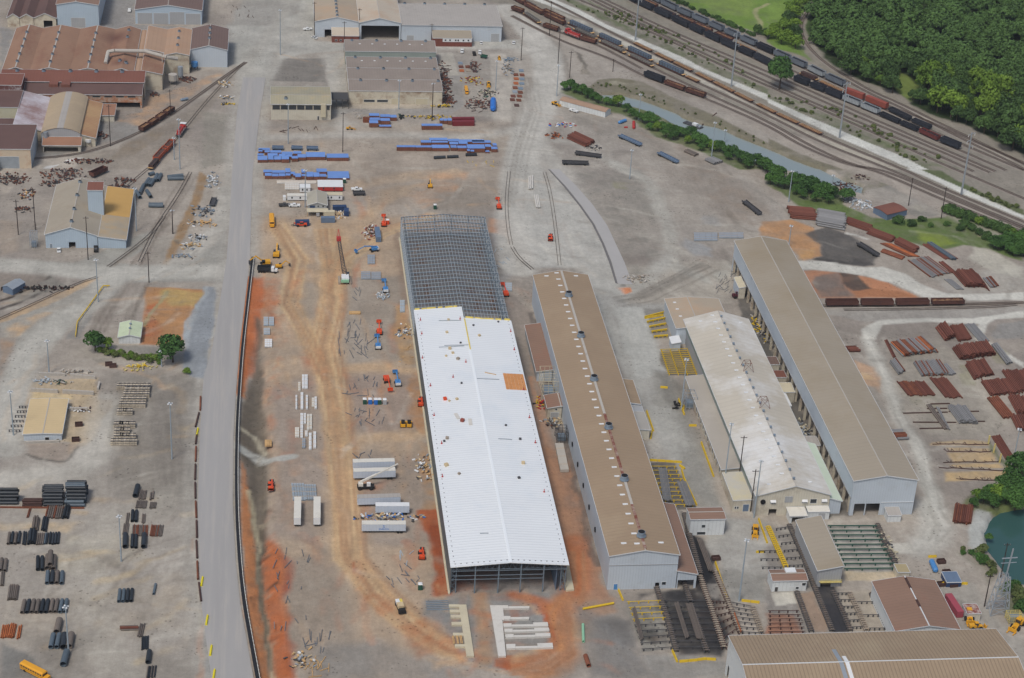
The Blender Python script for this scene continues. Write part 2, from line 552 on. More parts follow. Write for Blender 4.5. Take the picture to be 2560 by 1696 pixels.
for cc,nn in(('#d3b58c',16),('#b98a63',12),('#9c7a60',10)):
 tracks(cc,FL([755,530,770,620,770,700,750,800,770,900,790,1040,800,1160,810,1290,880,1380,960,1450,1040,1500,1200,1530]),nn,6,0.5)
 tracks(cc,FL([640,520,690,600,670,700,720,790,760,880]),nn//2,4.5,0.5)
 tracks(cc,FL([1000,500,880,540,800,600,770,680]),nn//3,4,0.5)
P('#b56b45',FL([590,640,640,640,650,700,600,730]),3,0.7,0.6)
P('#a0543a',TL(1,3,[0,80,60,280,300,480,340,700,260,860,340,1000,300,1150,360,1250,350,1568,130,1568,80,1100,60,700,40,300]),3,0.9,0.5)
P('#c27a4e',TL(1,3,[60,300,160,330,260,560,240,800,320,960,280,1130,180,1180,90,1100,70,700]),2.5,0.85,0.5)
P('#7e4433',TL(1,3,[170,1250,300,1320,370,1500,330,1540,200,1500]),2,0.8,0.4)
P('#a8a096',TL(1,3,[330,1300,420,1290,480,1450,430,1568,370,1568]),2,0.6,0.6)
P('#a85f3c',TL(1,3,[960,800,1150,790,1280,900,1200,1000,1080,900]),3,0.45,0.7)
P('#a4633f',TL(1,3,[1280,1100,1600,1020,1620,1300,1500,1400,1380,1250]),3,0.55,0.7)
P('#a45a3a',TL(1,3,[890,490,950,560,920,620]),1,0.6,0.4)
P('#b08a5e',TL(1,2,[1290,0,1440,0,1500,240,1380,240,1300,120]),2,0.8,0.6)
P('#ae7d50',TL(1,2,[1420,320,1510,330,1600,800,1560,900,1430,740,1400,450]),2.5,0.8,0.6)
P('#b2824f',TL(1,2,[1500,940,1600,1000,1680,1300,1700,1568,1530,1568,1540,1300]),2.5,0.7,0.6)
P('#a35733',TL(1,3,[1480,0,1700,0,1760,300,1790,780,1640,800,1650,600,1590,400,1600,250,1500,90]),2,0.95,0.45)
P('#8c4429',TL(1,3,[1600,150,1720,130,1750,450,1640,430]),2,0.7,0.5)
P('#8d7666',TL(1,1,[1290,560,1340,600,1420,1250,1440,1568,1300,1568,1240,1330,1350,1200,1300,900]),2.5,0.7,0.5)
P('#b4906a',TL(1,1,[1280,1260,1400,1250,1440,1568,1260,1568]),2,0.8,0.5)
P('#8d8684',[(61,547),(100,547),(100,836),(61,836)],1,0.9,0.2,0.1)
P('#6b6461',TL(1,1,[1400,560,2100,560,2330,1350,1480,1250]),3,0.85,0.4)
P('#9c7f68',TL(1,1,[1370,480,2080,480,2100,570,1400,580]),3,0.6,0.4)
for s in([1480,680,1510,680,1510,740,1480,740],[1510,810,1570,810,1570,870,1510,870],[2040,680,2090,680,2090,810,2050,810],[1460,950,1500,950,1500,980,1460,980],[1550,1060,1600,1060,1610,1230,1570,1230],[2130,1100,2200,1100,2240,1300,2180,1300],[1950,1090,2030,1090,2030,1150,1950,1140],[2020,1200,2070,1200,2080,1300,2020,1300]):
 P('#695040',TL(1,1,s),0.7,0.9,0.3,0.2)
P('#9a5c3f',[(61.5,548),(75,548),(76,560),(62,562)],1.5,0.9,0.6)
P('#a3775c',[(101.5,540),(115,540),(115,640),(101.5,660)],2,0.8,0.4)
P('#8f837c',[(101.5,650),(115,630),(115,760),(101.5,790)],2,0.8,0.4)
tracks('#b98a6c',[(106,540),(106,580),(106,640),(106,700)],8,3,0.6)
P('#6a625e',[(112.5,560),(115.3,560),(115.3,760),(112.5,760)],0.8,0.8,0.5)
P('#8b8988',TL(1,3,[1540,830,2367,800,2367,1500,1950,1430,1850,1330,1740,1050,1560,1000]),2.5,0.9,0.25)
P('#8b8988',TL(2,3,[0,780,560,760,600,860,400,880,330,950,380,1280,0,1340]),2.5,0.9,0.25)
RC='#b4693f'
Lw(RC,TL(2,3,[590,300,620,700,520,840,420,900]),8,3,0.8,0.4)
Lw(RC,TL(2,3,[0,800,250,860,400,1000,420,1250,250,1380,0,1450]),5,2,0.8,0.5)
Lw('#bb8052',TL(2,3,[460,850,480,1100,520,1350,400,1480,200,1568]),8,3,0.8,0.4)
P('#b88a68',TL(2,3,[440,840,940,830,960,960,720,1040,620,1120,500,1050]),3,0.7,0.5)
P('#a8552f',TL(2,3,[300,960,380,1000,440,1250,380,1300,350,1100]),1.2,0.9,0.3)
P('#a85a34',TL(1,3,[1980,780,2367,790,2367,860,2030,850]),1.5,0.8,0.6)
P('#a85a34',TL(1,3,[2180,1380,2367,1360,2367,1490,2200,1460]),1.5,0.8,0.5)
Lw('#b28a66',TL(1,3,[2060,820,2090,1100,2110,1400]),5,2,0.7,0.4)
for cc in('#c98f62','#a4552f','#a88468'):
 tracks(cc,TL(2,3,[0,1440,300,1400,450,1280,440,1000,560,840,620,700,600,400]),7,3,0.6)
 tracks(cc,TL(2,3,[0,1500,300,1500,520,1330,470,1050,500,880]),5,2.5,0.5)
P('#7f7b79',TL(2,3,[600,920,900,1000,1100,1060,1130,1300,1200,1420,1330,1568,760,1568,680,1200,590,1050]),4,0.8,0.3)
P('#6c6968',TL(2,3,[760,1050,1080,1050,1100,1250,900,1200]),4,0.6,0.5)
P('#989490',TL(2,3,[1200,1350,2000,1400,2000,1568,1330,1568]),2,0.9,0.25)
tracks('#8e8c8c',TL(2,3,[800,1100,1000,1300,1250,1568]),6,4,0.4)
P('#a9a6a2',FL([1180,330,1280,400,1420,600,1460,700,1620,700,1560,720,1500,760,1680,1200,1560,1100,1360,700,1350,620,1240,620,1170,480]),4,0.85,0.15,0.4)
P('#b4b2ae',FL([1420,710,1490,710,1540,860,1470,880]),3,0.8,0.1)
P('#9b9791',FL([1290,600,1360,620,1480,660,1450,700,1380,680]),4,0.4,0.3)
P('#949089',FL([1500,860,1570,880,1640,1080,1680,1200,1600,1160,1520,950]),3,0.7,0.3)
P('#b7afa4',FL([1380,620,1700,600,1690,700,1460,700]),5,0.6,0.3)
P('#716c66',TL(2,1,[1200,1270,1410,1290,1500,1568,1310,1568]),1.2,0.6,0.4)
P('#716858',TL(2,2,[1350,110,1640,100,1730,340,1430,340]),1.2,0.85,0.4)
P('#6c6761',TL(2,2,[1280,290,1400,300,1600,480,1640,700,1500,650,1380,460]),2,0.5,0.5)
P('#a39b94',FL([1240,200,1500,260,1760,430,1830,520,1690,560,1560,600,1400,580,1240,380]),7,0.6,0.3)
P('#93887f',FL([1480,300,1640,380,1760,470,1700,520,1560,430]),8,0.6,0.4)
P('#7c7872',FL([1330,400,1480,390,1520,480,1500,600,1440,560,1360,470]),6,0.7,0.6)
P('#7f7b74',TL(2,1,[1000,640,1400,640,1400,760,1380,940,1100,980,1010,760]),3,0.7,0.7)
P('#88874f',TL(2,1,[940,120,1080,120,1080,180,960,180]),2,0.5,0.6)
Lw('#b1ada6',FL([1420,380,1500,420,1545,520,1560,620,1640,650,1690,620]),7,3,0.7,0.3)
Lw('#b3afa9',FL([1290,390,1250,320,1330,330,1420,380]),6,3,0.5,0.3)
Lw('#b7b3ad',FL([1540,600,1480,660,1440,680]),8,3,0.7,0.3)
Lw('#aaa39a',FL([1480,540,1560,570,1600,600]),4,2,0.6,0.3)
tracks('#8f8982',FL([1700,420,1800,480,1830,520]),5,6,0.4)
tracks('#8f877e',FL([1300,260,1450,300,1600,380,1760,470]),8,9,0.35)
tracks('#8b857e',FL([1440,700,1560,640,1620,600]),8,6,0.45)
P('#9fa4ab',TL(2,1,[1600,640,1860,740,1850,810,1700,800,1580,700]),3,0.5,0.4)
P('#8f9296',TL(2,1,[1740,430,1900,430,1900,520,1760,500]),3,0.4,0.4)
P('#d9844f',TL(2,1,[965,1090,1090,1090,1110,1130,1030,1155]),0.8,0.95,0.3,0.3)
P('#6f6a66',TL(2,1,[980,1040,1030,1040,1040,1080,990,1080]),0.8,0.9)
P('#b98b62',TL(3,1,[-60,480,220,470,420,540,480,700,500,800,330,850,200,730,100,640,-80,610]),1.8,0.95,0.35,0.5)
P('#c99b63',TL(3,1,[250,760,420,720,400,830,290,840]),2,0.6,0.4)
P('#5f5b59',TL(3,1,[330,590,560,540,740,600,960,720,1000,800,970,890,880,900,600,860,400,840,500,800,480,700]),1.8,0.95,0.25,0.5)
P('#484544',TL(3,1,[400,830,560,830,800,860,700,885,420,850]),1,0.7,0.5)
P('#4a4747',TL(3,1,[780,820,900,830,980,880,880,895,770,870]),1.5,0.7,0.5)
P('#ba7f5c',TL(3,1,[320,935,480,935,700,960,830,980,1100,1040,1380,1180,1370,1190,480,1190,390,1100]),1.2,0.95,0.3,0.5)
P('#77706c',TL(3,1,[430,980,620,950,800,1180,480,1180,400,1090]),2.5,0.9,0.4)
P('#4b4745',TL(3,1,[630,950,820,975,870,1050,960,1110,800,1130,700,1060]),1.5,0.9,0.3)
P('#a06c4c',TL(3,1,[800,1130,960,1100,1200,1120,1370,1185,800,1185]),1.5,0.7,0.4)
WD='#cbc7c0'
P(WD,TL(3,1,[270,850,500,850,900,910,1050,900,1250,960,1450,1080,1650,1150,2367,1140,2367,1210,1850,1210,1830,1190,1430,1180,1180,1060,900,985,600,945,300,920]),1.5,0.95,0.15,0.4)
Lw('#d4d0c9',TL(3,1,[730,590,820,610,910,640]),1.6,0.8,0.9,0.4)
Lw('#d4d0c9',TL(3,1,[510,858,630,866]),1,0.6,0.9,0.2)
P('#b0aca6',TL(3,1,[1450,900,1620,980,2367,900,2367,1130,1650,1140]),4,0.5,0.4)
P('#bfb9ad',TL(3,1,[1900,720,2100,760,2367,900,2367,1020,2100,960,1850,820]),3,0.7,0.5)
P('#a7a29d',TL(3,1,[520,1280,2367,1280,2367,1340,1900,1400,900,1400,560,1340]),2,0.7,0.2)
P(WD,TL(3,1,[880,1568,860,1480,1000,1400,1500,1370,1900,1380,2367,1310,2367,1370,2100,1390,2030,1430,1990,1568,1900,1568,1960,1430,1500,1410,1060,1440,1000,1568]),1.5,0.95,0.15,0.4)
P(WD,TL(3,2,[1900,0,2000,0,2367,220,2367,270,2100,110]),1,0.9,0.15,0.3)
Lw(WD,TL(3,2,[920,0,1010,200,1120,450,1230,750,1350,930,1430,1100,1470,1300,1560,1568]),6,2,0.9,0.2)
Lw(WD,TL(3,3,[1500,0,1560,150,1500,300,1400,380]),11,4,0.8,0.3)
tracks('#9c968e',TL(3,2,[920,0,1010,200,1120,450,1230,750,1350,930,1430,1100,1470,1300,1560,1568]),6,3,0.5)
tracks('#8f887f',TL(3,3,[1500,0,1580,150,1500,300]),7,4,0.5)
P('#c29b7c',TL(3,2,[790,200,960,260,1010,340,1050,500,900,400]),2,0.75,0.5)
P('#cbab87',TL(3,2,[860,310,960,330,970,370,900,380]),0.8,0.9,0.2)
P('#938e89',TL(3,2,[920,430,1010,440,1150,760,1060,760]),2,0.6,0.5)
P('#a79f93',TL(3,2,[1090,0,1600,0,2300,700,2100,900,1500,900,1250,650]),5,0.6,0.5)
for s in([1200,430,1500,430,1600,640,1350,620],[1780,240,1900,240,1900,420,1780,420],[2060,60,2240,130,2230,240,2100,230],[1220,190,1330,190,1340,230,1230,240]):
 P('#8a8766',TL(3,2,s),2,0.5,0.7)
for s in([1500,950,1900,930,2040,950,2050,980,1620,980,1480,970],[1630,1000,2050,1010,2060,1040,1700,1035],[1640,1050,2100,1050,2110,1130,1700,1140],[1640,1155,2140,1150,2170,1190,1750,1185],[1640,1230,2180,1220,2190,1290,1650,1310]):
 P('#cbab7b',TL(3,2,s),1.2,0.8,0.4,0.5)
P('#5d6a3b',TL(3,2,[2040,950,2080,980,2180,1110,2220,1180,2200,1300,2170,1150,2060,1030]),1.2,0.8,0.5)
P('#8f8c8a',TL(3,1,[2120,1440,2367,1400,2367,1568,2100,1568,2080,1500]),2,0.8,0.4)
GR='#5d7038'
P(GR,TL(3,1,[200,280,700,330,960,450,1160,470,1650,440,1700,330,2367,560,2367,850,2050,740,1800,700,1640,740,1420,700,1170,640,900,560,720,450,440,380,280,340]),2,0.95,0.35,0.6)
P('#87953c',TL(3,1,[1380,570,1600,600,1740,680,1560,720,1400,650]),3,0.8,0.5)
P('#b8aa8c',TL(3,1,[1900,565,2120,620,2080,660,1960,610]),1,0.9,0.3)
P('#d2cab3',TL(3,1,[1320,350,1390,320,1490,350,1420,400]),0.5,0.95,0.1,0.1)
P('#89857f',TL(3,1,[900,180,1110,150,1300,260,1640,400,1500,440,1290,420,1280,340,1000,280]),2,0.8,0.4)
P('#8c857b',FL([1130,0,1480,0,2367,360,2367,530,1700,250,1400,110]),5,0.9,0.3)
P('#8f877e',FL([1480,0,1700,0,2367,330,2367,450,2250,410]),4,0.9,0.25)
P('#a9a098',FL([1210,60,1260,70,1480,180,1700,270,1830,340,1950,400,2367,560,2367,590,2190,500,1900,440,1640,300,1450,210,1310,190,1260,150]),4,0.7,0.3)
P('#56633a',TL(2,0,[480,0,580,0,900,160,1200,310,1600,480,2080,700,2367,830,2367,890,1980,720,1500,500,1130,330,800,160]),1.5,0.8,0.6)
P('#56633a',TL(3,0,[0,870,300,980,700,1150,1000,1290,1500,1520,1560,1568,1380,1568,900,1340,640,1230,0,930]),1.5,0.8,0.6)
P('#56633a',TL(3,1,[1400,0,1560,0,1830,150,2367,370,2367,430,1830,200,1420,20]),1.5,0.85,0.4)
P('#5f6c40',TL(2,0,[700,0,860,60,1100,170,1400,300,1800,500,2100,620,2250,720,2000,640,1500,410,1100,220,780,60]),1.5,0.7,0.8)
P('#5f6c40',TL(3,0,[200,880,500,990,850,1130,1200,1300,1600,1470,1800,1568,1620,1568,1200,1390,800,1200,200,920]),1.5,0.6,0.8)
P('#4f4a47',TL(2,0,[1060,150,1150,170,1260,240,1160,215]),1.5,0.7,0.5)
WR='#cfcdc8'
P(WR,TL(2,0,[190,0,400,0,620,90,860,220,1180,360,1600,540,1740,620,2367,880,2367,930,1700,640,1200,410,860,260,700,190]),0.8,0.95,0.15,0.3)
P(WR,TL(3,0,[0,910,330,1060,660,1200,900,1310,1250,1450,1480,1568,1340,1568,900,1380,640,1270,0,950]),0.6,0.95,0.1,0.2)
P(WR,TL(3,1,[1280,-10,1390,-10,1900,220,2367,430,2367,460,1830,240,1440,60]),0.6,0.95,0.1,0.2)
P('#c6c0b6',TL(2,0,[330,60,700,210,1000,360,1400,560,1800,740,2367,1000,2367,1040,1700,740,1300,560,950,380,600,210]),1.5,0.7,0.4)
P('#c8bfb0',TL(3,0,[0,1040,500,1260,1300,1568,1100,1568,400,1270,0,1100]),1.2,0.5,0.4)
Lw('#6e665f',TL(3,0,[0,1130,500,1350,900,1540]),2,1,0.5,0.6)
FG='#708a3c'
P(FG,TL(2,0,[1480,0,1560,0,2367,0,2367,340,2200,280,1950,190,1750,110]),2,1,0.3)
P('#87984f',TL(2,0,[1700,0,2250,0,2200,160,1950,130]),5,0.6,0.5)
P(FG,TL(3,0,[0,0,330,0,380,60,280,130,260,280,300,420,420,570,300,520,120,460,0,400]),2,1,0.4)
P('#7b9346',TL(3,0,[0,40,200,20,180,160,0,200]),4,0.6,0.5)
Lw('#a8a07c',TL(2,0,[2367,40,2270,80,2250,130,2290,200,2290,270]),3,1.2,0.8,0.3)
P('#2f3d20',TL(3,0,[380,60,700,-200,2600,-400,2700,1500,2367,1430,1800,1150,1500,1060,1300,950,1200,860,900,760,560,580,390,350]),3,1,0.3)
P('#7b8a45',TL(3,0,[1100,640,1300,700,1560,880,1400,880,1290,940,1200,860]),3,0.8,0.5)
P('#8f877c',TL(3,0,[290,130,390,90,350,250,380,400,520,560,700,680,900,790,1300,960,1900,1270,2367,1500,2367,1568,2200,1500,1600,1190,1100,960,700,780,400,560,280,350,260,220]),1.2,0.95,0.2,0.3)
P('#b4ada3',TL(3,0,[1100,940,1400,1050,1900,1290,2300,1500,2000,1400,1500,1150]),2,0.5,0.4)
P('#7a7462',TL(2,0,[700,800,780,740,1000,725,1200,760,1500,900,1900,1080,2367,1330,2367,1500,2000,1290,1500,1060,1200,960,1000,880,760,850]),1.5,0.95,0.5,0.6)
P('#7a7462',TL(3,0,[0,1280,300,1420,700,1568,300,1568,0,1400]),1.5,0.95,0.5,0.6)
P('#6f6d58',TL(3,1,[600,0,760,0,1110,150,900,190,870,230,700,90]),1.5,0.9,0.6,0.6)
P('#a9a292',TL(2,0,[900,750,1180,790,1100,800,900,780]),1.5,0.5,0.6)
P('#5b6a3a',TL(2,0,[440,800,1000,900,1150,1000,1500,1100,1700,1230,2000,1330,2367,1500,2367,1568,2100,1568,1700,1390,1300,1250,1100,1100,700,960,440,860]),2,0.9,0.5)
P('#5b6a3a',TL(3,1,[0,60,600,100,700,330,500,340,200,280,0,140]),2,0.9,0.5)
P('#8c8378',TL(2,0,[540,450,620,500,680,600,760,700,640,690,660,640,600,540]),1.2,0.8,0.4)
P('#66605b',TL(2,0,[560,450,640,540,700,640,640,600]),1,0.7,0.3)
P('#817870',TL(2,0,[330,330,440,400,560,740,440,780,380,500]),2,0.6,0.5)
P('#74706c',TL(3,3,[960,940,1100,960,1130,1140,960,1140]),1,0.0)
P('#66703f',TL(3,2,[2367,1180,2200,1300,1900,1420,1800,1568,2000,1600,2367,1600]),2,0.95,0.4)
P('#b0b0ad',TL(3,3,[1940,0,2060,30,2100,90,2000,200,1990,330,1900,400,1850,330,1860,200]),1.2,1,0.3,0.5)
P('#7d7868',TL(3,3,[1740,400,1990,380,2120,580,2060,700,1900,560]),1.5,0.9,0.6)
P('#6e7350',TL(3,3,[2130,700,2260,680,2367,1000,2200,950]),1.5,0.8,0.5)
P('#a59f98',TL(3,3,[1500,700,1950,700,2100,1000,2367,1200,2367,1568,2300,1400,2100,1150,1800,1110,1620,800]),3,0.7,0.4)
P('#85807b',TL(3,3,[1500,640,1620,780,1900,900,1800,1050,1650,850]),2,0.5,0.5)
P('#a5a09a',TL(3,3,[540,160,1000,150,1220,590,700,590]),1.5,0.9,0.25,0.3)
P('#6f6963',TL(3,3,[980,160,1010,160,1240,600,1160,600,1040,330]),1,0.8,0.5)
P('#c9b69b',TL(3,3,[700,580,1220,590,1240,640,960,670,720,665]),0.6,0.95,0.1,0.1)
P('#8a8480',TL(3,3,[0,170,250,150,480,700,720,780,960,780,1130,1150,0,1160]),2,0.8,0.35)
P('#c6c0b7',TL(3,3,[1090,330,1290,320,1350,410,1180,415,1160,380,1080,375]),0.5,0.95,0.1,0.1)
P('#bcae9d',TL(3,3,[640,780,740,760,960,770,980,830,1100,1140,900,1140,780,1140]),1.5,0.6,0.4)
P('#34343a',TL(3,3,[460,700,620,710,640,830,700,960,760,1130,600,1140,520,920,440,780]),1,0.95,0.2,0.4)
P('#a08672',TL(3,3,[280,790,420,780,520,1000,540,1140,420,1140,300,880]),1.5,0.8,0.4)
P('#a56f54',TL(3,3,[0,960,240,970,330,1160,0,1170]),1.5,0.8,0.4)
P('#cfc8bd',TL(3,3,[40,780,235,775,275,875,80,895]),0.5,0.95,0.15,0.15)
P('#a4a09b',TL(2,3,[1760,80,2367,120,2367,860,2000,850,1900,500,1800,330]),2,0.9,0.25)
P('#7d7973',TL(2,3,[1930,560,2367,600,2367,820,2100,850,2000,740]),3,0.5,0.5)
P('#36373c',TL(2,3,[1560,20,1620,240,1750,260,1830,400,1900,700,1960,900,2000,1150,1960,1370,1550,1370,1480,1120,1380,860,1330,760,1180,830,1200,780,1700,750]),2,0.85,0.45)
P('#23252b',TL(2,3,[1620,180,1720,280,1860,600,1780,700,1660,480]),1.5,0.8,0.3)
P('#a79f98',TL(2,3,[1800,700,1890,700,1920,800,1900,860,1810,800]),1,0.9,0.4)
P('#8d8983',TL(2,3,[1040,870,1380,880,1480,1300,1200,1320,1100,1050]),1.5,0.85,0.35)
P('#6f6c68',TL(2,3,[1200,900,1480,890,1500,960,1250,950]),1.5,0.5,0.5)
P('#9c8a7d',TL(2,3,[1850,860,1960,880,2120,1170,1990,1160,1900,1000]),1.2,0.7,0.5)
P('#67625d',TL(2,2,[1270,1130,1510,1140,1700,1568,1430,1568]),1.2,0.9,0.4)
P('#5b5855',[(206.5,590),(216.5,590),(216.5,800),(206.5,740)],1.2,0.9,0.4)
P('#b3b0ab',TL(2,2,[1230,600,1500,640,1640,1000,1560,1120,1260,1100]),3,0.5,0.15)
PL='#bfbab4'
Lw(PL,FL([1175,20,1215,60,1262,120,1272,190,1245,260,1215,330,1195,420,1185,520,1200,620]),18,3,.85,.15,.25)
Lw(PL,FL([600,150,640,110,700,104,900,110,1180,106,1250,130]),10,4,.6,.2,.3)
Lw(PL,FL([600,320,760,312,930,312,1080,320,1190,300]),9,4,.6,.25,.3)
Lw(PL,FL([755,130,770,190,780,250,790,300]),7,3,.5,.2,.3)
Lw(PL,FL([1225,330,1290,400,1320,460,1350,560,1400,640]),16,6,.5,.2,.3)
Lw('#bdb8b1',FL([520,625,400,632,250,632,120,622,0,612]),14,3,.8,.15,.3)
Lw('#bdb8b1',FL([275,640,210,700,120,760,60,830,25,930,10,1040]),13,3,.8,.15,.3)
Lw('#bdb8b1',FL([520,440,508,520,440,590,370,625]),9,3,.7,.15,.3)
Lw('#beb8b0',FL([250,930,225,1040,180,1090,60,1100,0,1110]),12,5,.7,.3)
Lw('#b4aca2',FL([430,1130,330,1180,240,1220,200,1300,210,1420,280,1560]),14,6,.55,.4)
Lw('#867d75',FL([250,1290,300,1330,330,1420,300,1500]),5,4,.5,.7)
for s_ in([430,900,450,1000,450,1200],[380,940,400,1120]):
 tracks('#6f6760',FL(s_),6,7,.4)
P('#877e75',FL([610,200,700,190,760,200,780,250,620,260]),4,.4,.7)
P('#8d7f73',FL([830,380,920,370,940,470,850,480]),6,.7,.6)
P('#8f8276',FL([1010,420,1150,420,1160,480,1000,480]),5,.6,.7)
P('#b98a66',FL([940,450,1000,400,1080,400,1060,440,980,480]),5,.5,.7)
P('#7b746d',FL([1290,220,1480,290,1560,350,1480,340,1330,290]),8,.5,.8)
P('#8b7c70',FL([1560,320,1740,440,1800,520,1700,520,1600,420]),8,.6,.6)
P('#77706a',FL([2030,770,2110,760,2330,1010,2230,1080,2080,1000]),8,.45,.8)
tracks('#6f6861',FL([1430,700,1500,690,1600,640,1650,620]),9,8,.5)
tracks('#7b736b',FL([1300,620,1330,660,1360,690]),5,6,.4)
tracks('#8a8178',FL([1225,180,1235,260,1200,360,1185,480]),8,6,.45)
ROAD_L=FL([700,-30,640,60,592,120,562,180,548,260,536,400,530,520,524,600,508,700,492,800,470,880,462,1000,457,1160,460,1300,466,1400,478,1490,492,1590])
ROAD_R=FL([745,-30,690,60,644,110,614,180,600,270,584,400,580,500,578,600,566,700,554,800,546,900,540,1000,538,1160,545,1300,556,1400,572,1490,590,1590])
P('#b2aea8',FL([530,60,620,60,690,30,700,-20,735,-20,728,96,800,98,1200,92,1200,112,800,116,690,126,650,140,622,200,556,200,540,130]),3,.85,.12,.4)
P('#b9b5b0',FL([1240,390,1290,420,1420,600,1440,680,1360,660,1350,620,1235,615,1215,500]),4,.7,.12,.3)
for i_ in(0,1):
 sh_=[(x+(-1,1)[i_]*1.5,y)for x,y in(ROAD_L,ROAD_R)[i_]]
 Lw('#aea8a1',sh_,6,4,.8,.2,.4)
rs=random.Random(21)
def smear(box,n,cols,L0,L1,lean,sp,w0,w1,op):
 for _ in range(n):
  x,y=rs.uniform(box[0],box[2]),rs.uniform(box[1],box[3])
  a,c_=rad(rs.gauss(lean,sp)),rs.uniform(-.03,.03)
  q,p=[],F(x,y)
  for _k in range(5):
   q.append(p)
   p=(p[0]+math.cos(a)*rs.uniform(L0,L1)/4,p[1]+math.sin(a)*rs.uniform(L0,L1)/4)
   a+=c_*6
  Lw(rs.choice(cols),q,rs.uniform(w0,w1),rs.uniform(.5,2),op*rs.uniform(.4,1),.6,.5)
CLAY=['#b9744a','#c08a62','#a8603c','#cda57c']
DK,LT=['#6f675f','#7b7269','#857b72'],['#c3bcb2','#bab2a7','#cbc4ba']
smear((610,480,960,1560),90,CLAY,8,40,92,14,1,3.5,.45)
smear((610,480,960,1560),60,DK+LT,8,40,92,25,.8,2.5,.35)
smear((560,620,640,1560),60,CLAY[:3],4,14,92,30,1,4,.6)
smear((960,1380,1330,1560),40,CLAY,6,25,60,60,1,3,.5)
smear((1180,640,1350,1400),26,CLAY[:2],8,30,95,10,1,2.5,.4)
smear((0,880,450,1560),110,DK+LT,10,40,50,50,.7,2.5,.4)
smear((0,880,450,1560),20,['#cdb38a','#c3a47c'],10,30,10,30,1.5,4,.4)
smear((0,560,520,900),80,DK+LT+CLAY[3:],10,45,30,30,.7,2.5,.4)
smear((600,110,1200,480),110,DK+LT+CLAY[3:],10,50,10,50,.7,3,.35)
smear((1200,180,1850,700),190,DK+LT+['#a08a7c'],10,60,130,25,.7,3,.4)
smear((1850,540,2360,1320),110,DK+LT,10,40,120,50,.7,3,.4)
smear((1330,700,1600,1200),30,DK+LT,10,40,95,15,.6,2,.3)
smear((1650,1200,2360,1560),60,DK+LT,6,20,60,60,.7,2.5,.4)
smear((1480,1350,1700,1540),50,['#26272b','#3a3836','#5c4a3e'],3,9,90,60,1,3,.7)
P('#8e9197',FL([488,662,497,664,496,740,486,800,472,876,440,872,420,848,438,780,466,700]),1.5,1,.25,.5)
P('#27282d',TL(2,3,[1570,60,1700,260,1790,420,1890,760,1950,1120,1930,1340,1560,1340,1500,1120,1400,880,1340,770,1560,760,1700,740,1650,500]),2,.7,.6)
grit=fbm(XX,YY,2.2,5,2)
RGB*=(1+0.36*(NM-0.5)+0.14*(NS-0.5)+0.05*(grit-0.5))[...,None]
HT+=(NM-0.5)*0.25*0.5
DITCH=FL([566,920,604,900,620,1000,612,1250,640,1400,655,1568,610,1568,590,1400,566,1200,552,1000])
P('#7a6d60',DITCH,2.5,0.95,0.4,0.6)
P('#645a50',FL([575,940,596,930,600,1030,590,1180,606,1330,600,1400,586,1290,570,1120,560,1010]),2,0.8,0.5)
P('#a97a55',FL([560,1100,580,1200,600,1400,622,1568,590,1568,570,1400,556,1200]),1.5,0.9,0.35,0.4)
P('#b98259',FL([576,640,600,650,590,720,585,800,565,915,548,915,562,760,570,660]),1.2,0.95,0.3,0.4)
P('#c8794d',FL([560,760,580,760,570,900,552,915]),1,0.8,0.3,0.3)
P('#b0704a',FL([585,650,625,660,610,760,600,860,575,870,590,760]),2,0.7,0.6)
P('#6f6459',FL([590,760,606,770,604,860,600,930,566,940,575,890,590,850]),2,0.8,0.5)
P('#b9673d',FL([576,640,610,645,604,720,598,800,588,850,560,880,566,780]),2,.85,.4,.5)
P('#c2764a',FL([560,650,582,645,572,780,562,915,548,915]),1,.9,.25,.3)
P('#6b6258',FL([592,730,606,740,606,870,602,960,618,1090,606,1230,590,1230,575,1080,560,1000,566,930,590,860]),2,.8,.5,.7)
P('#b8693f',FL([608,1240,640,1260,655,1330,648,1400,668,1480,676,1568,640,1568,618,1450,610,1340]),2.5,.9,.35,.7)
P('#bd7c50',FL([556,1060,566,1080,580,1200,592,1330,604,1420,624,1568,600,1568,575,1420,558,1250]),1.2,.9,.3,.4)
Lw('#cdbf9f',FL([572,1130,588,1200,600,1300,612,1420,634,1568]),1.6,1,.7,.5)
P('#433d37',FL([594,1200,604,1210,612,1330,618,1430,634,1540,624,1540,606,1420,598,1320]),1,.7,.5,.6)
Lw('#b5b3ae',TL(1,2,[-300,950,0,1050,60,1100,200,1105,330,1085]),4.5,1,0.95,0.2)
Lw('#d0c5ae',FL([556,985,590,1000,610,1040]),2,1,0.6,0.4)
smear((574,920,622,1540),110,['#3f3933','#77695a','#9c8e7a','#5a4f45'],2,7,20,50,.5,1.4,.7)
lower(FL([585,780,604,790,606,900,622,1000,612,1250,634,1400,645,1568,615,1568,600,1400,580,1200,566,1000,575,900]),-2.6,9)
CANAL=TL(2,0,[820,885,900,880,1010,885,1150,920,1300,975,1500,1050,1700,1145,1900,1190,2120,1290,2367,1385],-1.6)+TL(3,0,[120,1440,330,1520,470,1568],-1.6)+TL(3,1,[600,60,700,110,870,170,850,235,780,215,690,180,560,160,400,110,300,60,100,0],-1.6)+TL(2,0,[2300,1520,2050,1420,1850,1330,1700,1230,1500,1160,1350,1080,1150,1010,960,960,850,920],-1.6)
lower(CANAL,-4.0,3)
POND=TL(3,3,[2160,40,2367,10,2600,0,2700,500,2600,760,2300,700,2180,600,2100,500,2010,370,1995,230,2060,130,2090,80],-1.6)
lower(POND,-4.0,4)
LUM=(RGB@np.array([.3,.5,.2]))[...,None]
RGB=(LUM+(RGB-LUM)*.95)*np.array([.965,.99,.945])
gn=bpy.data.meshes.new('ground')
ny,nx=XX.shape
co=np.empty((ny*nx,3),dtype=np.float32)
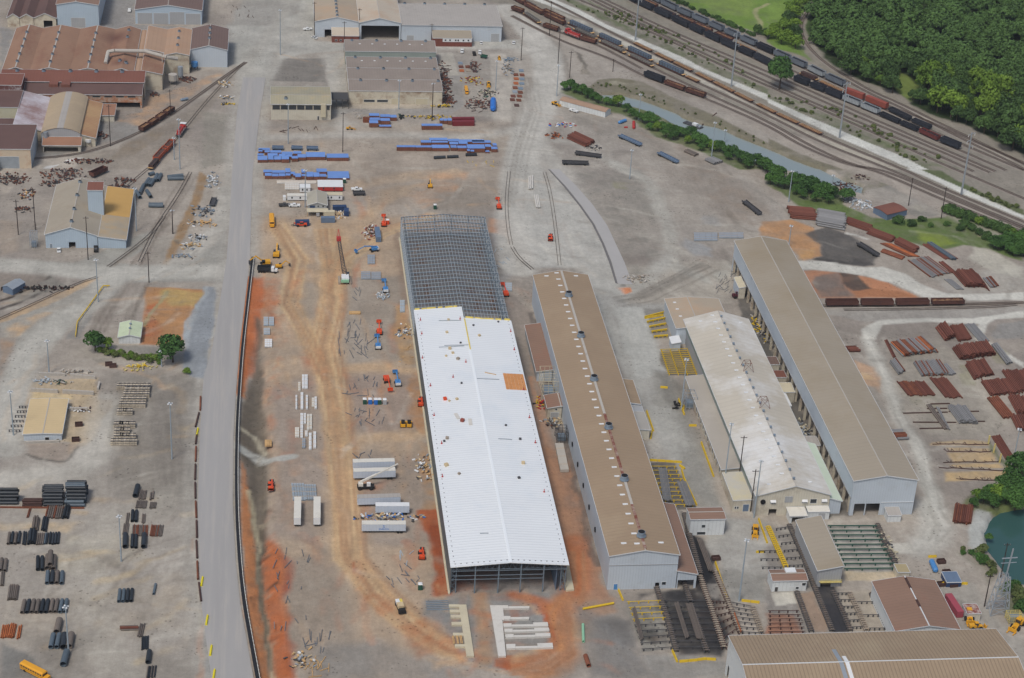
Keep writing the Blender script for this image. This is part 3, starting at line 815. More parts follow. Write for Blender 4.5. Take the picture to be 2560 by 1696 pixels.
co[:,0],co[:,1],co[:,2]=XX.ravel(),YY.ravel(),HT.ravel()
gn.vertices.add(ny*nx)
gn.vertices.foreach_set('co',co.ravel())
ii=(np.arange(ny-1)[:,None]*nx+np.arange(nx-1)[None,:]).ravel()
quads=np.stack([ii,ii+1,ii+nx+1,ii+nx],1)
gn.loops.add(quads.size)
gn.loops.foreach_set('vertex_index',quads.ravel().astype(np.int32))
gn.polygons.add(len(quads))
gn.polygons.foreach_set('loop_start',(np.arange(len(quads))*4).astype(np.int32))
gn.polygons.foreach_set('loop_total',np.full(len(quads),4,dtype=np.int32))
gn.polygons.foreach_set('use_smooth',np.ones(len(quads),dtype=bool))
gn.update()
ca=gn.color_attributes.new('soil','FLOAT_COLOR','POINT')
ca.data.foreach_set('color',np.concatenate([np.clip(RGB,0.005,0.95),np.ones((ny,nx,1))],2).astype(np.float32).ravel())
ground=bpy.data.objects.new('ground',gn)
COL.objects.link(ground)
ground['kind']='structure'
gm=bpy.data.materials.new('soil')
gm.use_nodes=True
n,l=gm.node_tree.nodes,gm.node_tree.links
b=n['Principled BSDF']
b.inputs['Roughness'].default_value=0.95
b.inputs['Specular IOR Level'].default_value=0.15
at=n.new('ShaderNodeAttribute')
at.attribute_name='soil'
geo=n.new('ShaderNodeNewGeometry')
prev=at.outputs['Color']
for sc_,lo_,hi_,a_,b_,sv_ in((0.55,0.35,0.68,0.88,1.09,None),(.5,.35,.66,.93,1.05,(.8,.12,1)),(.09,.35,.65,.9,1.08,None),(1.9,0.3,0.7,0.9,1.08,None)):
 nz=n.new('ShaderNodeTexNoise')
 nz.inputs['Distortion'].default_value=.6 if sv_ else 0
 nz.inputs['Scale'].default_value=sc_
 nz.inputs['Detail'].default_value=6
 nz.inputs['Roughness'].default_value=0.7
 mp_=n.new('ShaderNodeMapping')
 mp_.inputs['Scale'].default_value=sv_ or(1,1,1)
 l.new(geo.outputs['Position'],mp_.inputs[0])
 l.new(mp_.outputs[0],nz.inputs['Vector'])
 mr=n.new('ShaderNodeMapRange')
 for i_,v_ in enumerate((lo_,hi_,a_,b_)):
  mr.inputs[i_+1].default_value=v_
 l.new(nz.outputs[0],mr.inputs[0])
 vm=n.new('ShaderNodeVectorMath')
 vm.operation='SCALE'
 l.new(prev,vm.inputs[0])
 l.new(mr.outputs[0],vm.inputs['Scale'])
 prev=vm.outputs[0]
vo=n.new('ShaderNodeTexVoronoi')
vo.inputs['Scale'].default_value=0.5
l.new(geo.outputs['Position'],vo.inputs['Vector'])
nz2=n.new('ShaderNodeTexNoise')
nz2.inputs['Scale'].default_value=0.05
nz2.inputs['Detail'].default_value=3
l.new(geo.outputs['Position'],nz2.inputs['Vector'])
th=n.new('ShaderNodeMapRange')
th.inputs[1].default_value=0.45
th.inputs[2].default_value=0.65
th.inputs[3].default_value=0.0
th.inputs[4].default_value=0.24
l.new(nz2.outputs[0],th.inputs[0])
lt=n.new('ShaderNodeMath')
lt.operation='LESS_THAN'
l.new(vo.outputs['Distance'],lt.inputs[0])
l.new(th.outputs[0],lt.inputs[1])
mx=n.new('ShaderNodeMix')
mx.data_type='RGBA'
mx.blend_type='MULTIPLY'
mul=n.new('ShaderNodeMath')
mul.operation='MULTIPLY'
mul.inputs[1].default_value=0.55
l.new(lt.outputs[0],mul.inputs[0])
l.new(mul.outputs[0],mx.inputs[0])
l.new(prev,mx.inputs[6])
mx.inputs[7].default_value=(0.35,0.33,0.32,1)
l.new(mx.outputs[2],b.inputs['Base Color'])
bp=n.new('ShaderNodeBump')
bp.inputs['Distance'].default_value=0.12
bp.inputs['Strength'].default_value=0.4
l.new(nz.outputs[0],bp.inputs['Height'])
l.new(bp.outputs[0],b.inputs['Normal'])
gn.materials.append(gm)
def sheet(name,pts,m,z=0.05,th=0.3,kind='structure'):
 mb=MB()
 mb.prism(pts if poly_ccw(pts)else pts[::-1],z-th,z)
 o=mb.ob(name,m)
 o['kind']=kind
 return o
def poly_ccw(p):
 return sum(p[i][0]*p[(i+1)%len(p)][1]-p[(i+1)%len(p)][0]*p[i][1]for i in range(len(p)))>0
def sheet_strip(name,left,right,m,z=0.05,th=0.3,kind='structure',dz=None):
 mb=MB()
 for i in range(len(left)-1):
  a,b_,c,d=left[i],right[i],right[i+1],left[i+1]
  q=[a,b_,c,d]
  if not poly_ccw(q):
   q=q[::-1]
  mb.hexa([(x,y,z-th)for x,y in q],[(x,y,z)for x,y in q])
 o=mb.ob(name,m)
 o['kind']=kind
 return o
def water(name,pts,hexc,z):
 m=bpy.data.materials.new(name)
 m.use_nodes=True
 n,l=m.node_tree.nodes,m.node_tree.links
 b=n['Principled BSDF']
 b.inputs['Base Color'].default_value=(*lin(hexc),1)
 b.inputs['Roughness'].default_value=0.12
 b.inputs['Specular IOR Level'].default_value=0.5
 nz=n.new('ShaderNodeTexNoise')
 nz.inputs['Scale'].default_value=0.5
 nz.inputs['Detail'].default_value=5
 g=n.new('ShaderNodeNewGeometry')
 l.new(g.outputs['Position'],nz.inputs['Vector'])
 bp=n.new('ShaderNodeBump')
 bp.inputs['Distance'].default_value=0.03
 l.new(nz.outputs[0],bp.inputs['Height'])
 l.new(bp.outputs[0],b.inputs['Normal'])
 mb=MB()
 mb.add([(x,y,z)for x,y in pts],[tuple(range(len(pts)))])
 o=mb.ob(name,m)
 if o.data.polygons[0].normal.z<0:
  o.data.flip_normals()
 o['kind']='structure'
def grow(pts,d):
 cx,cy=sum(p[0]for p in pts)/len(pts),sum(p[1]for p in pts)/len(pts)
 q=[]
 n_=len(pts)
 s=1 if poly_ccw(pts)else-1
 for i,p in enumerate(pts):
  a,b_=pts[i-1],pts[(i+1)%n_]
  L=dist(a,b_)+1e-6
  q.append((p[0]+s*(b_[1]-a[1])/L*d,p[1]-s*(b_[0]-a[0])/L*d))
 return q
water('canal_water',grow(CANAL,3),'#8b9797',-1.6)
water('pond_water',grow(POND,2.5),'#375753',-1.6)
M_ROAD=mat('asphalt_pale','#a19f9c',0.9,0.07,0.03,dirt=('#b3aca2',0.4,0.06),stretch=(6,0.25,1),spec=0.2)
sheet_strip('access_road',ROAD_L[3:],ROAD_R[3:],M_ROAD,0.16,0.5)
# materials of the buildings
RIBX,RIBY,RIBZ=('x',1.0,0.04,0.07),('y',1.0,0.04,0.07),('z',1.2,0.03,0.06)
M_BLUEX=mat('siding_pale_blue_x','#bcc5cc',0.6,0.05,0.08,dirt=('#9a9a94',0.25,0.12),rib=RIBX)
M_BLUEY=mat('siding_pale_blue_y','#bcc5cc',0.6,0.05,0.08,dirt=('#9a9a94',0.25,0.12),rib=RIBY)
M_WHITEX=mat('siding_white_x','#d3d7d6',0.6,0.05,0.1,dirt=('#8f8a80',0.3,0.2),rib=('x',1.4,0.04,0.1))
M_WHITEY=mat('siding_white_y','#d3d7d6',0.6,0.05,0.1,dirt=('#8f8a80',0.3,0.2),rib=('y',1.4,0.04,0.1))
M_CREAMX=mat('siding_cream','#c9c3b2',0.7,0.06,0.1,dirt=('#9b8f7c',0.4,0.15),rib=RIBX)
M_CREAMB=mat('wall_cream_old','#c8c0ac',0.8,0.08,0.15,dirt=('#8d7460',0.5,0.2))
M_GREYW=mat('siding_grey','#a5a7a8',0.6,0.06,0.1,rib=('y',1.0,0.04,0.1))
M_GREYWX=mat('siding_grey_x','#a5a7a8',0.6,0.06,0.1,rib=('x',1.0,0.04,0.1))
M_GREYDK=mat('sheeting_dark_slate','#5f6c70',0.5,0.08,0.2,rib=('y',0.9,0.05,0.2))
M_TRIM=mat('trim_pale','#cfd2d2',0.5,0.04)
M_TRIMDK=mat('trim_dark','#4b4a49',0.6,0.1)
M_ROOFB=mat('roof_tan','#9b876f',0.7,0.05,0.05,dirt=('#a6957c',0.4,0.025),rib=('y',2.0,0.05,0.06))
M_ROOFD=mat('roof_grey_tan','#9f9584',0.7,0.05,0.03,dirt=('#93866f',0.45,0.02),rib=('y',2.4,0.04,0.04))
M_ROOFE=mat('roof_bronze','#9d8a72',0.6,0.06,0.08,dirt=('#a89a80',0.35,0.04),rib=('x',1.25,0.06,0.24))
M_ROOFF=mat('roof_brown','#8c7160',0.65,0.08,0.08,dirt=('#8b5f4d',0.4,0.04),rib=('y',1.6,0.05,0.08))
M_ROOFC=mat('roof_cream','#bdb6a7',0.75,0.07,0.05,dirt=('#dfe0de',0.5,0.03),rib=('y',3.0,0.03,0.06))
M_ROOFL=mat('roof_sand','#cbb58c',0.7,0.06,0.1,rib=('y',1.4,0.03,0.06))
M_ROOFP=mat('roof_dust_brown','#8b8178',0.8,0.06,0.1,dirt=('#9a9187',0.35,0.05),rib=('x',1.5,0.03,0.06))
M_ROOFQ=mat('roof_olive','#a09b86',0.8,0.08,0.12,dirt=('#b39a6c',0.35,0.06),rib=('x',1.5,0.03,0.07))
M_ROOFN=mat('roof_iron_dust','#93745f',0.85,0.12,0.06,dirt=('#7f5746',0.45,0.07),stretch=(1,.35,1),rib=('y',3.5,0.03,0.05))
for c_,r_s in(((-91,1087,12),11),((-86,1043,12),6)):
 n,l=M_ROOFN.node_tree.nodes,M_ROOFN.node_tree.links
 bs=n['Principled BSDF']
 pv0=bs.inputs['Base Color'].links[0].from_socket
 g0,ds,mr0,mx0,sb=n.new('ShaderNodeNewGeometry'),n.new('ShaderNodeVectorMath'),n.new('ShaderNodeMapRange'),n.new('ShaderNodeMix'),n.new('ShaderNodeVectorMath')
 sb.operation='MULTIPLY'
 sb.inputs[1].default_value=(1,.8,1)
 ds.operation='DISTANCE'
 ds.inputs[1].default_value=(c_[0],c_[1]*.8,c_[2])
 l.new(g0.outputs['Position'],sb.inputs[0])
 l.new(sb.outputs[0],ds.inputs[0])
 l.new(ds.outputs['Value'],mr0.inputs[0])
 mr0.inputs[1].default_value=r_s
 mr0.inputs[2].default_value=0
 mr0.inputs[4].default_value=.75
 mx0.data_type='RGBA'
 l.new(mr0.outputs[0],mx0.inputs[0])
 l.new(pv0,mx0.inputs[6])
 mx0.inputs[7].default_value=(*lin('#5a3530'),1)
 l.new(mx0.outputs[2],bs.inputs['Base Color'])
M_ROOFN2=mat('roof_iron_pale','#ac8f77',0.85,0.06,0.06,dirt=('#b08a6c',0.4,0.05),rib=('x',2.5,0.03,0.05))
M_ROOFR=mat('roof_red_brown','#7c5245',0.8,0.08,0.06,dirt=('#7a4c3f',0.4,0.05),rib=('x',1.8,0.03,0.06))
M_ROOFDB=mat('roof_dark_umber','#76625a',0.7,0.05,0.06,rib=('x',1.6,0.04,0.1))
M_ROOFDB2=mat('roof_dark_red_umber','#67504a',0.8,0.08,0.08,dirt=('#4b3b3a',0.3,0.06))
M_ROOFT1=mat('roof_dusty_sand','#a99c89',0.8,0.07,0.06,dirt=('#b59b80',0.5,0.04))
M_ROOFT2=mat('roof_dusty_cream','#b9ae9d',0.8,0.07,0.05,dirt=('#b69a7f',0.45,0.06))
M_ROOFT3=mat('roof_ash','#a8a39c',0.8,0.05,0.1,dirt=('#8c857f',0.3,0.3),rib=('x',1.6,0.03,0.06))
M_ROOFW=mat('roof_rusty_white','#c4bfc4',0.8,0.1,0.08,dirt=('#8d6f69',0.55,0.05),rib=('y',2.5,0.03,0.06))
M_WHITEROOF=mat('roof_white_sheet','#e4e8e9',0.35,0.02,0.05,dirt=('#cfd9e0',0.4,0.03),rib=('y',1.6,0.06,0.1),spec=0.4)
M_ROOFG=mat('roof_mint','#bfcbab',0.7,0.08,0.2,dirt=('#8c9376',0.3,0.5))
M_ROOFMINT=mat('roof_mint_pale','#c6d3c0',0.7,0.05,0.2)
M_DARK=mat('dark_interior','#1d1d1f',0.9,0.2)
M_GLASS=mat('window_glass','#33393e',0.15,0.1,spec=0.6)
M_CONC=mat('concrete','#b3aea5',0.9,0.07,0.3,dirt=('#938c82',0.35,0.3))
M_CONCY=mat('concrete_cream','#c5bca2',0.9,0.07,0.2,dirt=('#b5ab97',0.4,0.3))
M_CONCW=mat('concrete_pale','#cfccc4',0.9,0.05,0.3,dirt=('#b3aea4',0.4,0.3))
M_BRICK=mat('brick_red','#7c4a3f',0.9,0.12,0.5,rib=('z',0.35,0.02,0.2))
M_GALV=mat('galvanised_steel','#a2aab0',0.45,0.08,0.6,metal=0.3)
M_GALVB=mat('galvanised_blue','#8796a3',0.45,0.08,0.6,metal=0.3)
M_STEELG=mat('structural_grey','#6d7a84',0.5,0.08,0.4)
M_STEELD=mat('steel_dark','#4a4a4c',0.6,0.2,0.6)
M_RUST=mat('rust','#7a4a36',0.9,0.2,0.4,dirt=('#5a3a30',0.4,0.5),rnd=0.18)
M_RUSTR=mat('rust_red','#704539',0.9,0.15,0.4,dirt=('#56342c',0.4,0.4),rnd=0.25)
M_RUSTO=mat('rust_orange','#a5603a',0.9,0.15,0.4,rnd=0.12)
M_RUSTD=mat('rust_dark','#4f3a35',0.9,0.2,0.4,rnd=0.2)
M_BLACK=mat('coated_black','#2e3338',0.45,0.15,0.4,rnd=0.25)
M_PIPEG=mat('pipe_grey','#7f7f7f',0.55,0.08,0.5,rnd=0.15)
M_PIPEB=mat('pipe_brown_grey','#6a625b',0.7,0.12,0.5,dirt=('#7a5c4a',0.3,0.5),rnd=0.15)
M_PIPEBG=mat('pipe_blue_grey','#56626b',0.5,0.1,0.5,rnd=0.15)
M_YEL=mat('paint_yellow','#d1b02d',0.6,0.1,0.6,dirt=('#8d7a3a',0.3,0.6))
M_YELP=mat('paint_yellow_pale','#cfbf7a',0.7,0.1,0.6)
M_CATY=mat('machine_yellow','#d9a02c',0.45,0.08,0.6,dirt=('#9a7430',0.25,0.7))
M_BUSY=mat('bus_yellow','#e0a12f',0.4,0.04,0.6)
M_ORNG=mat('machine_orange','#d9532d',0.45,0.08,0.6)
M_RED=mat('paint_red','#b03a36',0.5,0.1,0.5)
M_REDM=mat('paint_maroon','#7a2e34',0.6,0.1,0.3,rib=('x',0.6,0.06,0.2))
M_BLUE=mat('paint_blue','#2f72c4',0.4,0.08,0.5)
M_BLUEM=mat('paint_mid_blue','#4d86bd',0.45,0.08,0.5)
M_NAVY=mat('paint_navy','#2f4468',0.5,0.08,0.5,rib=('x',0.6,0.05,0.2))
M_SLATEB=mat('paint_slate_blue','#66788e',0.55,0.08,0.3,rib=('x',0.7,0.04,0.12))
M_GREEN=mat('paint_green','#2a5344',0.5,0.1,0.5)
M_GREENL=mat('paint_light_green','#8fc1a0',0.5,0.06,0.5)
M_WHITE=mat('paint_white','#dcdedd',0.45,0.04,0.4,dirt=('#b5b0a6',0.2,0.5))
M_WHITEG=mat('trailer_top','#d6d3c8',0.55,0.05,0.3,dirt=('#a9a08f',0.35,0.3))
M_TRSIDE=mat('trailer_side','#c0cad5',0.4,0.03,0.3,rib=('x',1.2,0.02,0.05))
M_TYRE=mat('tyre','#2a2928',0.9,0.1)
M_TARP=mat('tarp_blue','#6f92cd',0.5,0.06,0.3,rnd=0.07)
M_CRATE=mat('crate_side_brown','#7d5140',0.8,0.15,0.3,rib=('x',1.1,0.03,0.25),rnd=0.12)
M_PLY=mat('plywood','#c98d58',0.8,0.1,0.6,rnd=0.05)
M_WOOD=mat('lumber','#bf9c6c',0.85,0.12,0.8,rnd=0.12)
M_WOODG=mat('lumber_grey','#9b8f80',0.85,0.15,0.8,rnd=0.12)
M_POLE=mat('pole_wood_dark','#3f3632',0.9,0.15,0.5)
M_POLEG=mat('pole_galvanised','#98a4ab',0.5,0.06,0.4)
M_LAMP=mat('lamp_head','#dfe2e3',0.4,0.02)
M_INSUL=mat('insulation_yellow','#d6c05c',0.9,0.12,0.9)
M_CRTN=mat('carton','#c8b48f',0.85,0.1,0.8,rnd=0.08)
M_BALE=mat('pallet_lumber','#b9ae9b',0.85,0.18,0.9,rnd=0.12)
M_GRN=mat('beam_green','#33584b',0.6,0.1,0.5)
def top_fn(prof):
 def f(u):
  for(a,za),(b_,zb)in zip(prof,prof[1:]):
   if a-1e-6<=u<=b_+1e-6:
    return za+(zb-za)*(u-a)/(b_-a)if b_>a else za
  return prof[-1][1]
 return f
def wall(mb,axis,at,prof,holes=(),t=0.25,z0=0.0):
 """wall standing on z0 along x (axis 'x', at = y) or along y (axis 'y', at = x); prof = [(u, ztop)...]; holes = [(u0, u1, z0, z1)]"""
 f=top_fn(prof)
 cuts=sorted(set([p[0]for p in prof]+[h[0]for h in holes]+[h[1]for h in holes]))
 for a,b_ in zip(cuts,cuts[1:]):
  if b_-a<1e-4:
   continue
  hs=sorted([(h[2],h[3])for h in holes if h[0]<=a+1e-5 and h[1]>=b_-1e-5])
  z,spans=z0,[]
  for h0,h1 in hs:
   if h0>z+1e-3:
    spans.append((z,z,h0,h0))
   z=max(z,h1)
  spans.append((z,z,f(a),f(b_)))
  for za,zb,ta,tb in spans:
   if ta-za<0.02 and tb-zb<0.02:
    continue
   if axis=='x':
    bt=[(a,at,za),(b_,at,zb),(b_,at+t,zb),(a,at+t,za)]
    tp=[(a,at,ta),(b_,at,tb),(b_,at+t,tb),(a,at+t,ta)]
   else:
    bt=[(at,a,za),(at+t,a,za),(at+t,b_,zb),(at,b_,zb)]
    tp=[(at,a,ta),(at+t,a,ta),(at+t,b_,tb),(at,b_,tb)]
   mb.hexa(bt,tp)
 return mb
def slope(mb,p00,p10,p11,p01,t=0.18):
 return mb.hexa([(p[0],p[1],p[2]-t)for p in(p00,p10,p11,p01)],[p00,p10,p11,p01])
def gable(name,label,cat,x0,x1,y0,y1,ze,zr,axis='y',ridge=None,roof=None,wx=None,wy=None,ov=0.35,ze2=None,holes=None,skip=(),group=None,trim=None,cap=True,zw=None):
 """ridge along axis; ze = eave at low side, ze2 at high side; holes = {'s','n','w','e': [...]}; returns root, f(x, y) -> roof height"""
 holes=holes or{}
 ze2=ze if ze2 is None else ze2
 r=root(name,label,cat,(x0,y0,0),group=group)
 o=(x0,y0,0)
 wx,wy=wx or M_BLUEX,wy or M_BLUEY
 ct=trim or(M_TRIM if 'bronze' in label else M_CONC)
 trim=trim or M_TRIM
 if axis=='y':
  rx=(x0+x1)/2 if ridge is None else ridge
  prof=[(x0,ze),(rx,zr),(x1,ze2)]
  ew=[('x',y0,prof,'s',wx),('x',y1-0.25,prof,'n',wx),('y',x0,[(y0+.25,ze),(y1-.25,ze)],'w',wy),('y',x1-0.25,[(y0+.25,ze2),(y1-.25,ze2)],'e',wy)]
 else:
  ry=(y0+y1)/2 if ridge is None else ridge
  prof=[(y0,ze),(ry,zr),(y1,ze2)]
  ew=[('x',y0,[(x0,ze),(x1,ze)],'s',wx),('x',y1-0.25,[(x0,ze2),(x1,ze2)],'n',wx),('y',x0,[(y0+.25,ze),(ry,zr),(y1-.25,ze2)],'w',wy),('y',x1-0.25,[(y0+.25,ze),(ry,zr),(y1-.25,ze2)],'e',wy)]
 for ax,at,pf,side,m in ew:
  if side in skip:
   continue
  mb=MB(o)
  wall(mb,ax,at,[(u,z-0.02)for u,z in pf],holes.get(side,()))
  mb.ob('wall',m,r)
 T_=0.2
 if axis=='y':
  for a,za,b_,zb in((x0-ov,ze,rx,zr),(rx,zr,x1+ov,ze2)):
   mb=MB(o)
   slope(mb,(a,y0-ov,za+T_),(b_,y0-ov,zb+T_),(b_,y1+ov,zb+T_),(a,y1+ov,za+T_))
   mb.ob('roof_slope',roof,r)
  if cap:
   mb=MB(o)
   mb.bar((rx,y0-ov-.02,zr+T_+0.04),(rx,y1+ov+.02,zr+T_+0.04),0.4,0.14)
   mb.ob('ridge_cap',ct,r)
  mb=MB(o)
  for yy in(y0-ov-0.12,y1+ov+0.02):
   mb.bar((x0-ov,yy+.05,ze+T_-.1),(rx,yy+.05,zr+T_-.1),0.1,0.34).bar((rx,yy+.05,zr+T_-.1),(x1+ov,yy+.05,ze2+T_-.1),0.1,0.34)
  for xx,z in((x0-ov-.08,ze),(x1+ov+.08,ze2)):
   mb.bar((xx,y0-ov,z+.08),(xx,y1+ov,z+.08),0.14,0.26)
  mb.ob('fascia',trim,r)
 else:
  for a,za,b_,zb in((y0-ov,ze,ry,zr),(ry,zr,y1+ov,ze2)):
   if abs(b_-a)<0.5:
    continue
   mb=MB(o)
   slope(mb,(x0-ov,a,za+T_),(x1+ov,a,za+T_),(x1+ov,b_,zb+T_),(x0-ov,b_,zb+T_))
   mb.ob('roof_slope',roof,r)
  if cap:
   mb=MB(o)
   mb.bar((x0-ov-.02,ry,zr+T_+0.04),(x1+ov+.02,ry,zr+T_+0.04),0.4,0.14)
   mb.ob('ridge_cap',ct,r)
  mb=MB(o)
  for xx in(x0-ov-0.06,x1+ov+0.06):
   if ry-y0>.5:
    mb.bar((xx,y0-ov,ze+T_-.1),(xx,ry,zr+T_-.1),0.1,0.34)
   if y1-ry>.5:
    mb.bar((xx,ry,zr+T_-.1),(xx,y1+ov,ze2+T_-.1),0.1,0.34)
  for yy,z in((y0-ov-.08,ze),(y1+ov+.08,ze2)):
   mb.bar((x0-ov,yy,z+.08),(x1+ov,yy,z+.08),0.14,0.26)
  mb.ob('fascia',trim,r)
 ft=top_fn(prof)
 return r,(lambda x,y:ft(min(max(x if axis=='y' else y,prof[0][0]),prof[-1][0]))+T_)
def shed(name,label,cat,x0,x1,y0,y1,zs,hi,roof,wx=None,wy=None,**kw):
 """single slope roof: zs low eave, hi = (side, z)"""
 side,z=hi
 if side=='n':
  return gable(name,label,cat,x0,x1,y0,y1,zs,z,'x',ridge=y1-.01,ze2=z,roof=roof,wx=wx,wy=wy,cap=False,**kw)
 if side=='s':
  return gable(name,label,cat,x0,x1,y0,y1,z,z+.001,'x',ridge=y0+.01,ze2=zs,roof=roof,wx=wx,wy=wy,cap=False,**kw)
 if side=='w':
  return gable(name,label,cat,x0,x1,y0,y1,z,z+.001,'y',ridge=x0+.01,ze2=zs,roof=roof,wx=wx,wy=wy,cap=False,**kw)
 return gable(name,label,cat,x0,x1,y0,y1,zs,z,'y',ridge=x1-.01,ze2=z,roof=roof,wx=wx,wy=wy,cap=False,**kw)
def door_s(r,x0,x1,y,z1,m=None,z0=0.0,name='door',proud=0.05):
 o=tuple(r.location)
 mb=MB(o)
 mb.box(x0,x1,y-proud,y+0.02,z0,z1)
 d=mb.ob(name,m or M_GREYW,r)
 mb=MB(o)
 for a,b_,c,e in((x0-.12,x0,z0,z1+.12),(x1,x1+.12,z0,z1+.12),(x0,x1,z1,z1+.12)):
  mb.box(a,b_,y-proud-.05,y+0.02,c,e)
 mb.ob('frame',M_TRIM,d)
 return d
def win_s(r,x0,x1,y,z0,z1,fm=None):
 o=tuple(r.location)
 mb=MB(o)
 for a,b_,c,e in((x0-.1,x0,z0-.1,z1+.1),(x1,x1+.1,z0-.1,z1+.1),(x0,x1,z1,z1+.1),(x0,x1,z0-.1,z0)):
  mb.box(a,b_,y-.1,y+.02,c,e)
 w=mb.ob('window',fm or M_TRIM,r)
 mb=MB(o)
 mb.box(x0,x1,y-.04,y+.01,z0,z1)
 mb.ob('pane',M_GLASS,w)
 return w
_vent=MB()
_vent.cyl((0,0,0),(0,0,1.7),1.25,14)
VENT_ME=_vent.ob('ventilator',M_GALVB).data
_vc=MB()
_vc.cyl((0,0,0),(0,0,0.35),1.55,14)
VENTC_ME=_vc.ob('ventilator_flange',M_GALVB).data
_vd=MB()
_vd.cyl((0,0,0),(0,0,0.03),1.1,14)
VENTD_ME=_vd.ob('ventilator_mouth',M_DARK).data
_sk=MB()
_sk.box(-0.95,0.95,-0.45,0.45,0,0.22)
SKY_ME=_sk.ob('skylight',M_WHITE).data
_tv=MB()
_tv.cyl((0,0,0),(0,0,0.7),0.35,8).cyl((0,0,0.7),(0,0,1.0),0.55,8)
TV_ME=_tv.ob('turbine_vent',M_GALVB).data
for n_ in('ventilator','ventilator_flange','ventilator_mouth','skylight','turbine_vent'):
 bpy.data.objects.remove(bpy.data.objects[n_])
def on_roof(r,f,name,me,x,y,dz=0.0,sc=None):
 o=r.location
 return inst(name,me,r,(x-o.x,y-o.y,f(x,y)-o.z+dz),sc=sc)
def vent(r,f,x,y,s=1.0,dz=-0.2):
 v=on_roof(r,f,'ventilator',VENT_ME,x,y,dz,sc=(s,s,s))
 inst('flange',VENTC_ME,v,(0,0,0.0))
 inst('mouth',VENTD_ME,v,(0,0,1.71))
# the new hall: white roof, bare steel to the north
HX0,HX1,HY0,HYN,HRX=60.0,100.4,546.2,837.0,80.4
HE,HR=11.2,12.7
hall=root('new_mill_hall','unfinished long hall with bright white sheet roof and bare grey steel frame beyond it','industrial hall',(HX0,HY0,0))
ho=(HX0,HY0,0)
hf=top_fn([(HX0-1,HE-.04),(HRX,HR),(HX1+1,HE-.04)])
HYL,HYR=739.5,729.0
for a,b_,yn,lb in((HX0-.5,HRX,HYL,None),(HRX,HX1+.6,HYR,None)):
 mb=MB(ho)
 ys=list(np.arange(HY0-1.0,yn,19.0))+[yn]
 slope(mb,(a,HY0-1.0,hf(a)+.5),(b_,HY0-1.0,hf(b_)+.5),(b_,yn,hf(b_)+.5),(a,yn,hf(a)+.5),0.22)
 mb.ob('roof_sheeting',M_WHITEROOF,hall)
mb=MB(ho)
mb.bar((HRX,HY0-1,HR+.58),(HRX,700,HR+.58),0.9,0.16)
mb.ob('ridge_cap',mat('ridge_white','#e9eef0',0.4,0.02),hall)
mb=MB(ho)
mb.bar((HRX+.2,700,HR+.58),(HRX+.2,728,HR+.58),0.5,0.16)
mb.ob('ridge_seam',M_INSUL,hall)
mb=MB(ho)
mb.bar((HRX+.15,730,HR+.5),(HRX+.15,739,HR+.5),0.12,0.3)
mb.ob('roof_edge',M_STEELD,hall)
r_i=random.Random(3)
for xa,xb,yn in((HX0,HRX,HYL),(HRX+.8,HX1,HYR)):
 x=xa
 while x<xb-1:
  L=r_i.uniform(1.5,4)
  mb=MB(ho)
  mb.cyl((x,yn+r_i.uniform(.0,.5),hf(x)+.45),(min(x+L,xb),yn+r_i.uniform(.0,.5),hf(min(x+L,xb))+.45),r_i.uniform(.35,.6),6)
  mb.ob('insulation_roll',M_INSUL,hall)
  x+=L+r_i.uniform(0.0,1.6)
mb=MB(ho)
wall(mb,'y',HX0-.15,[(HY0,HE),(HYL-4,HE)],[],0.12,0.6)
mb.ob('side_sheeting',M_GREYDK,hall)
mb=MB(ho)
wall(mb,'y',HX1+.05,[(HY0+6,HE),(HYR-8,HE)],[],0.12,3.0)
mb.ob('side_sheeting',M_GREYDK,hall)
mb=MB(ho)
wall(mb,'y',HX1-3.4,[(HY0+.5,HE-1),(640,HE-1)],[],0.12,0.0)
mb.ob('inner_partition',M_SLATEB,hall)
mb=MB(ho)
mb.box(HX0-.9,HX0-.2,HY0-.5,HYN+.5,-.4,0.45).box(HX1+.2,HX1+.9,HY0-.5,HYN+.5,-.4,0.35)
mb.ob('foundation_kerb',M_CONCY,hall)
FR_Y=[HY0+.4+7.65*i for i in range(39)]
def laced_col(mb,x0,x1,y,z1):
 mb.bar((x0,y,0),(x0,y,z1),.3).bar((x1,y,0),(x1,y,z1),.3)
 z,k=0.5,0
 while z+1.2<z1:
  a,b_=(x0,x1)if k%2==0 else(x1,x0)
  mb.bar((a,y,z),(b_,y,z+1.25),.12)
  z+=1.25
  k+=1
col_mb=MB()
laced_col(col_mb,0,1.7,0,HE-.2)
COL_ME=col_mb.ob('column',M_STEELG).data
bpy.data.objects.remove(bpy.data.objects['column'])
for i,y in enumerate(FR_Y):
 inst('column',COL_ME,hall,(0.0,y-HY0,0))
 inst('column',COL_ME,hall,(HX1-HX0-1.9,y-HY0,0))
raf=MB()
W_=HX1-HX0
raf.bar((0,0,HE-.1),(HRX-HX0,0,HR-.1),.22,.34).bar((HRX-HX0,0,HR-.1),(W_,0,HE-.1),.22,.34)
raf.bar((0,0,HE-1.5),(W_,0,HE-1.5),.16,.2)
for i in range(20):
 a,b_=W_*i/20,W_*(i+.5)/20
 c=W_*(i+1)/20
 raf.bar((a,0,HE-1.5),(b_,0,hf(HX0+b_)-.2),.1).bar((b_,0,hf(HX0+b_)-.2),(c,0,HE-1.5),.1)
RAF_ME=raf.ob('roof_truss',M_STEELG).data
bpy.data.objects.remove(bpy.data.objects['roof_truss'])
M_PURL=mat('purlin_galvanised','#a8b3ba',0.4,0.05,0.5)
for y in FR_Y:
 inst('roof_truss',RAF_ME,hall,(0,y-HY0,0))
jo=MB()
jo.bar((0,0,HE+.1),(HRX-HX0,0,HR+.1),.13,.2).bar((HRX-HX0,0,HR+.1),(W_,0,HE+.1),.13,.2)
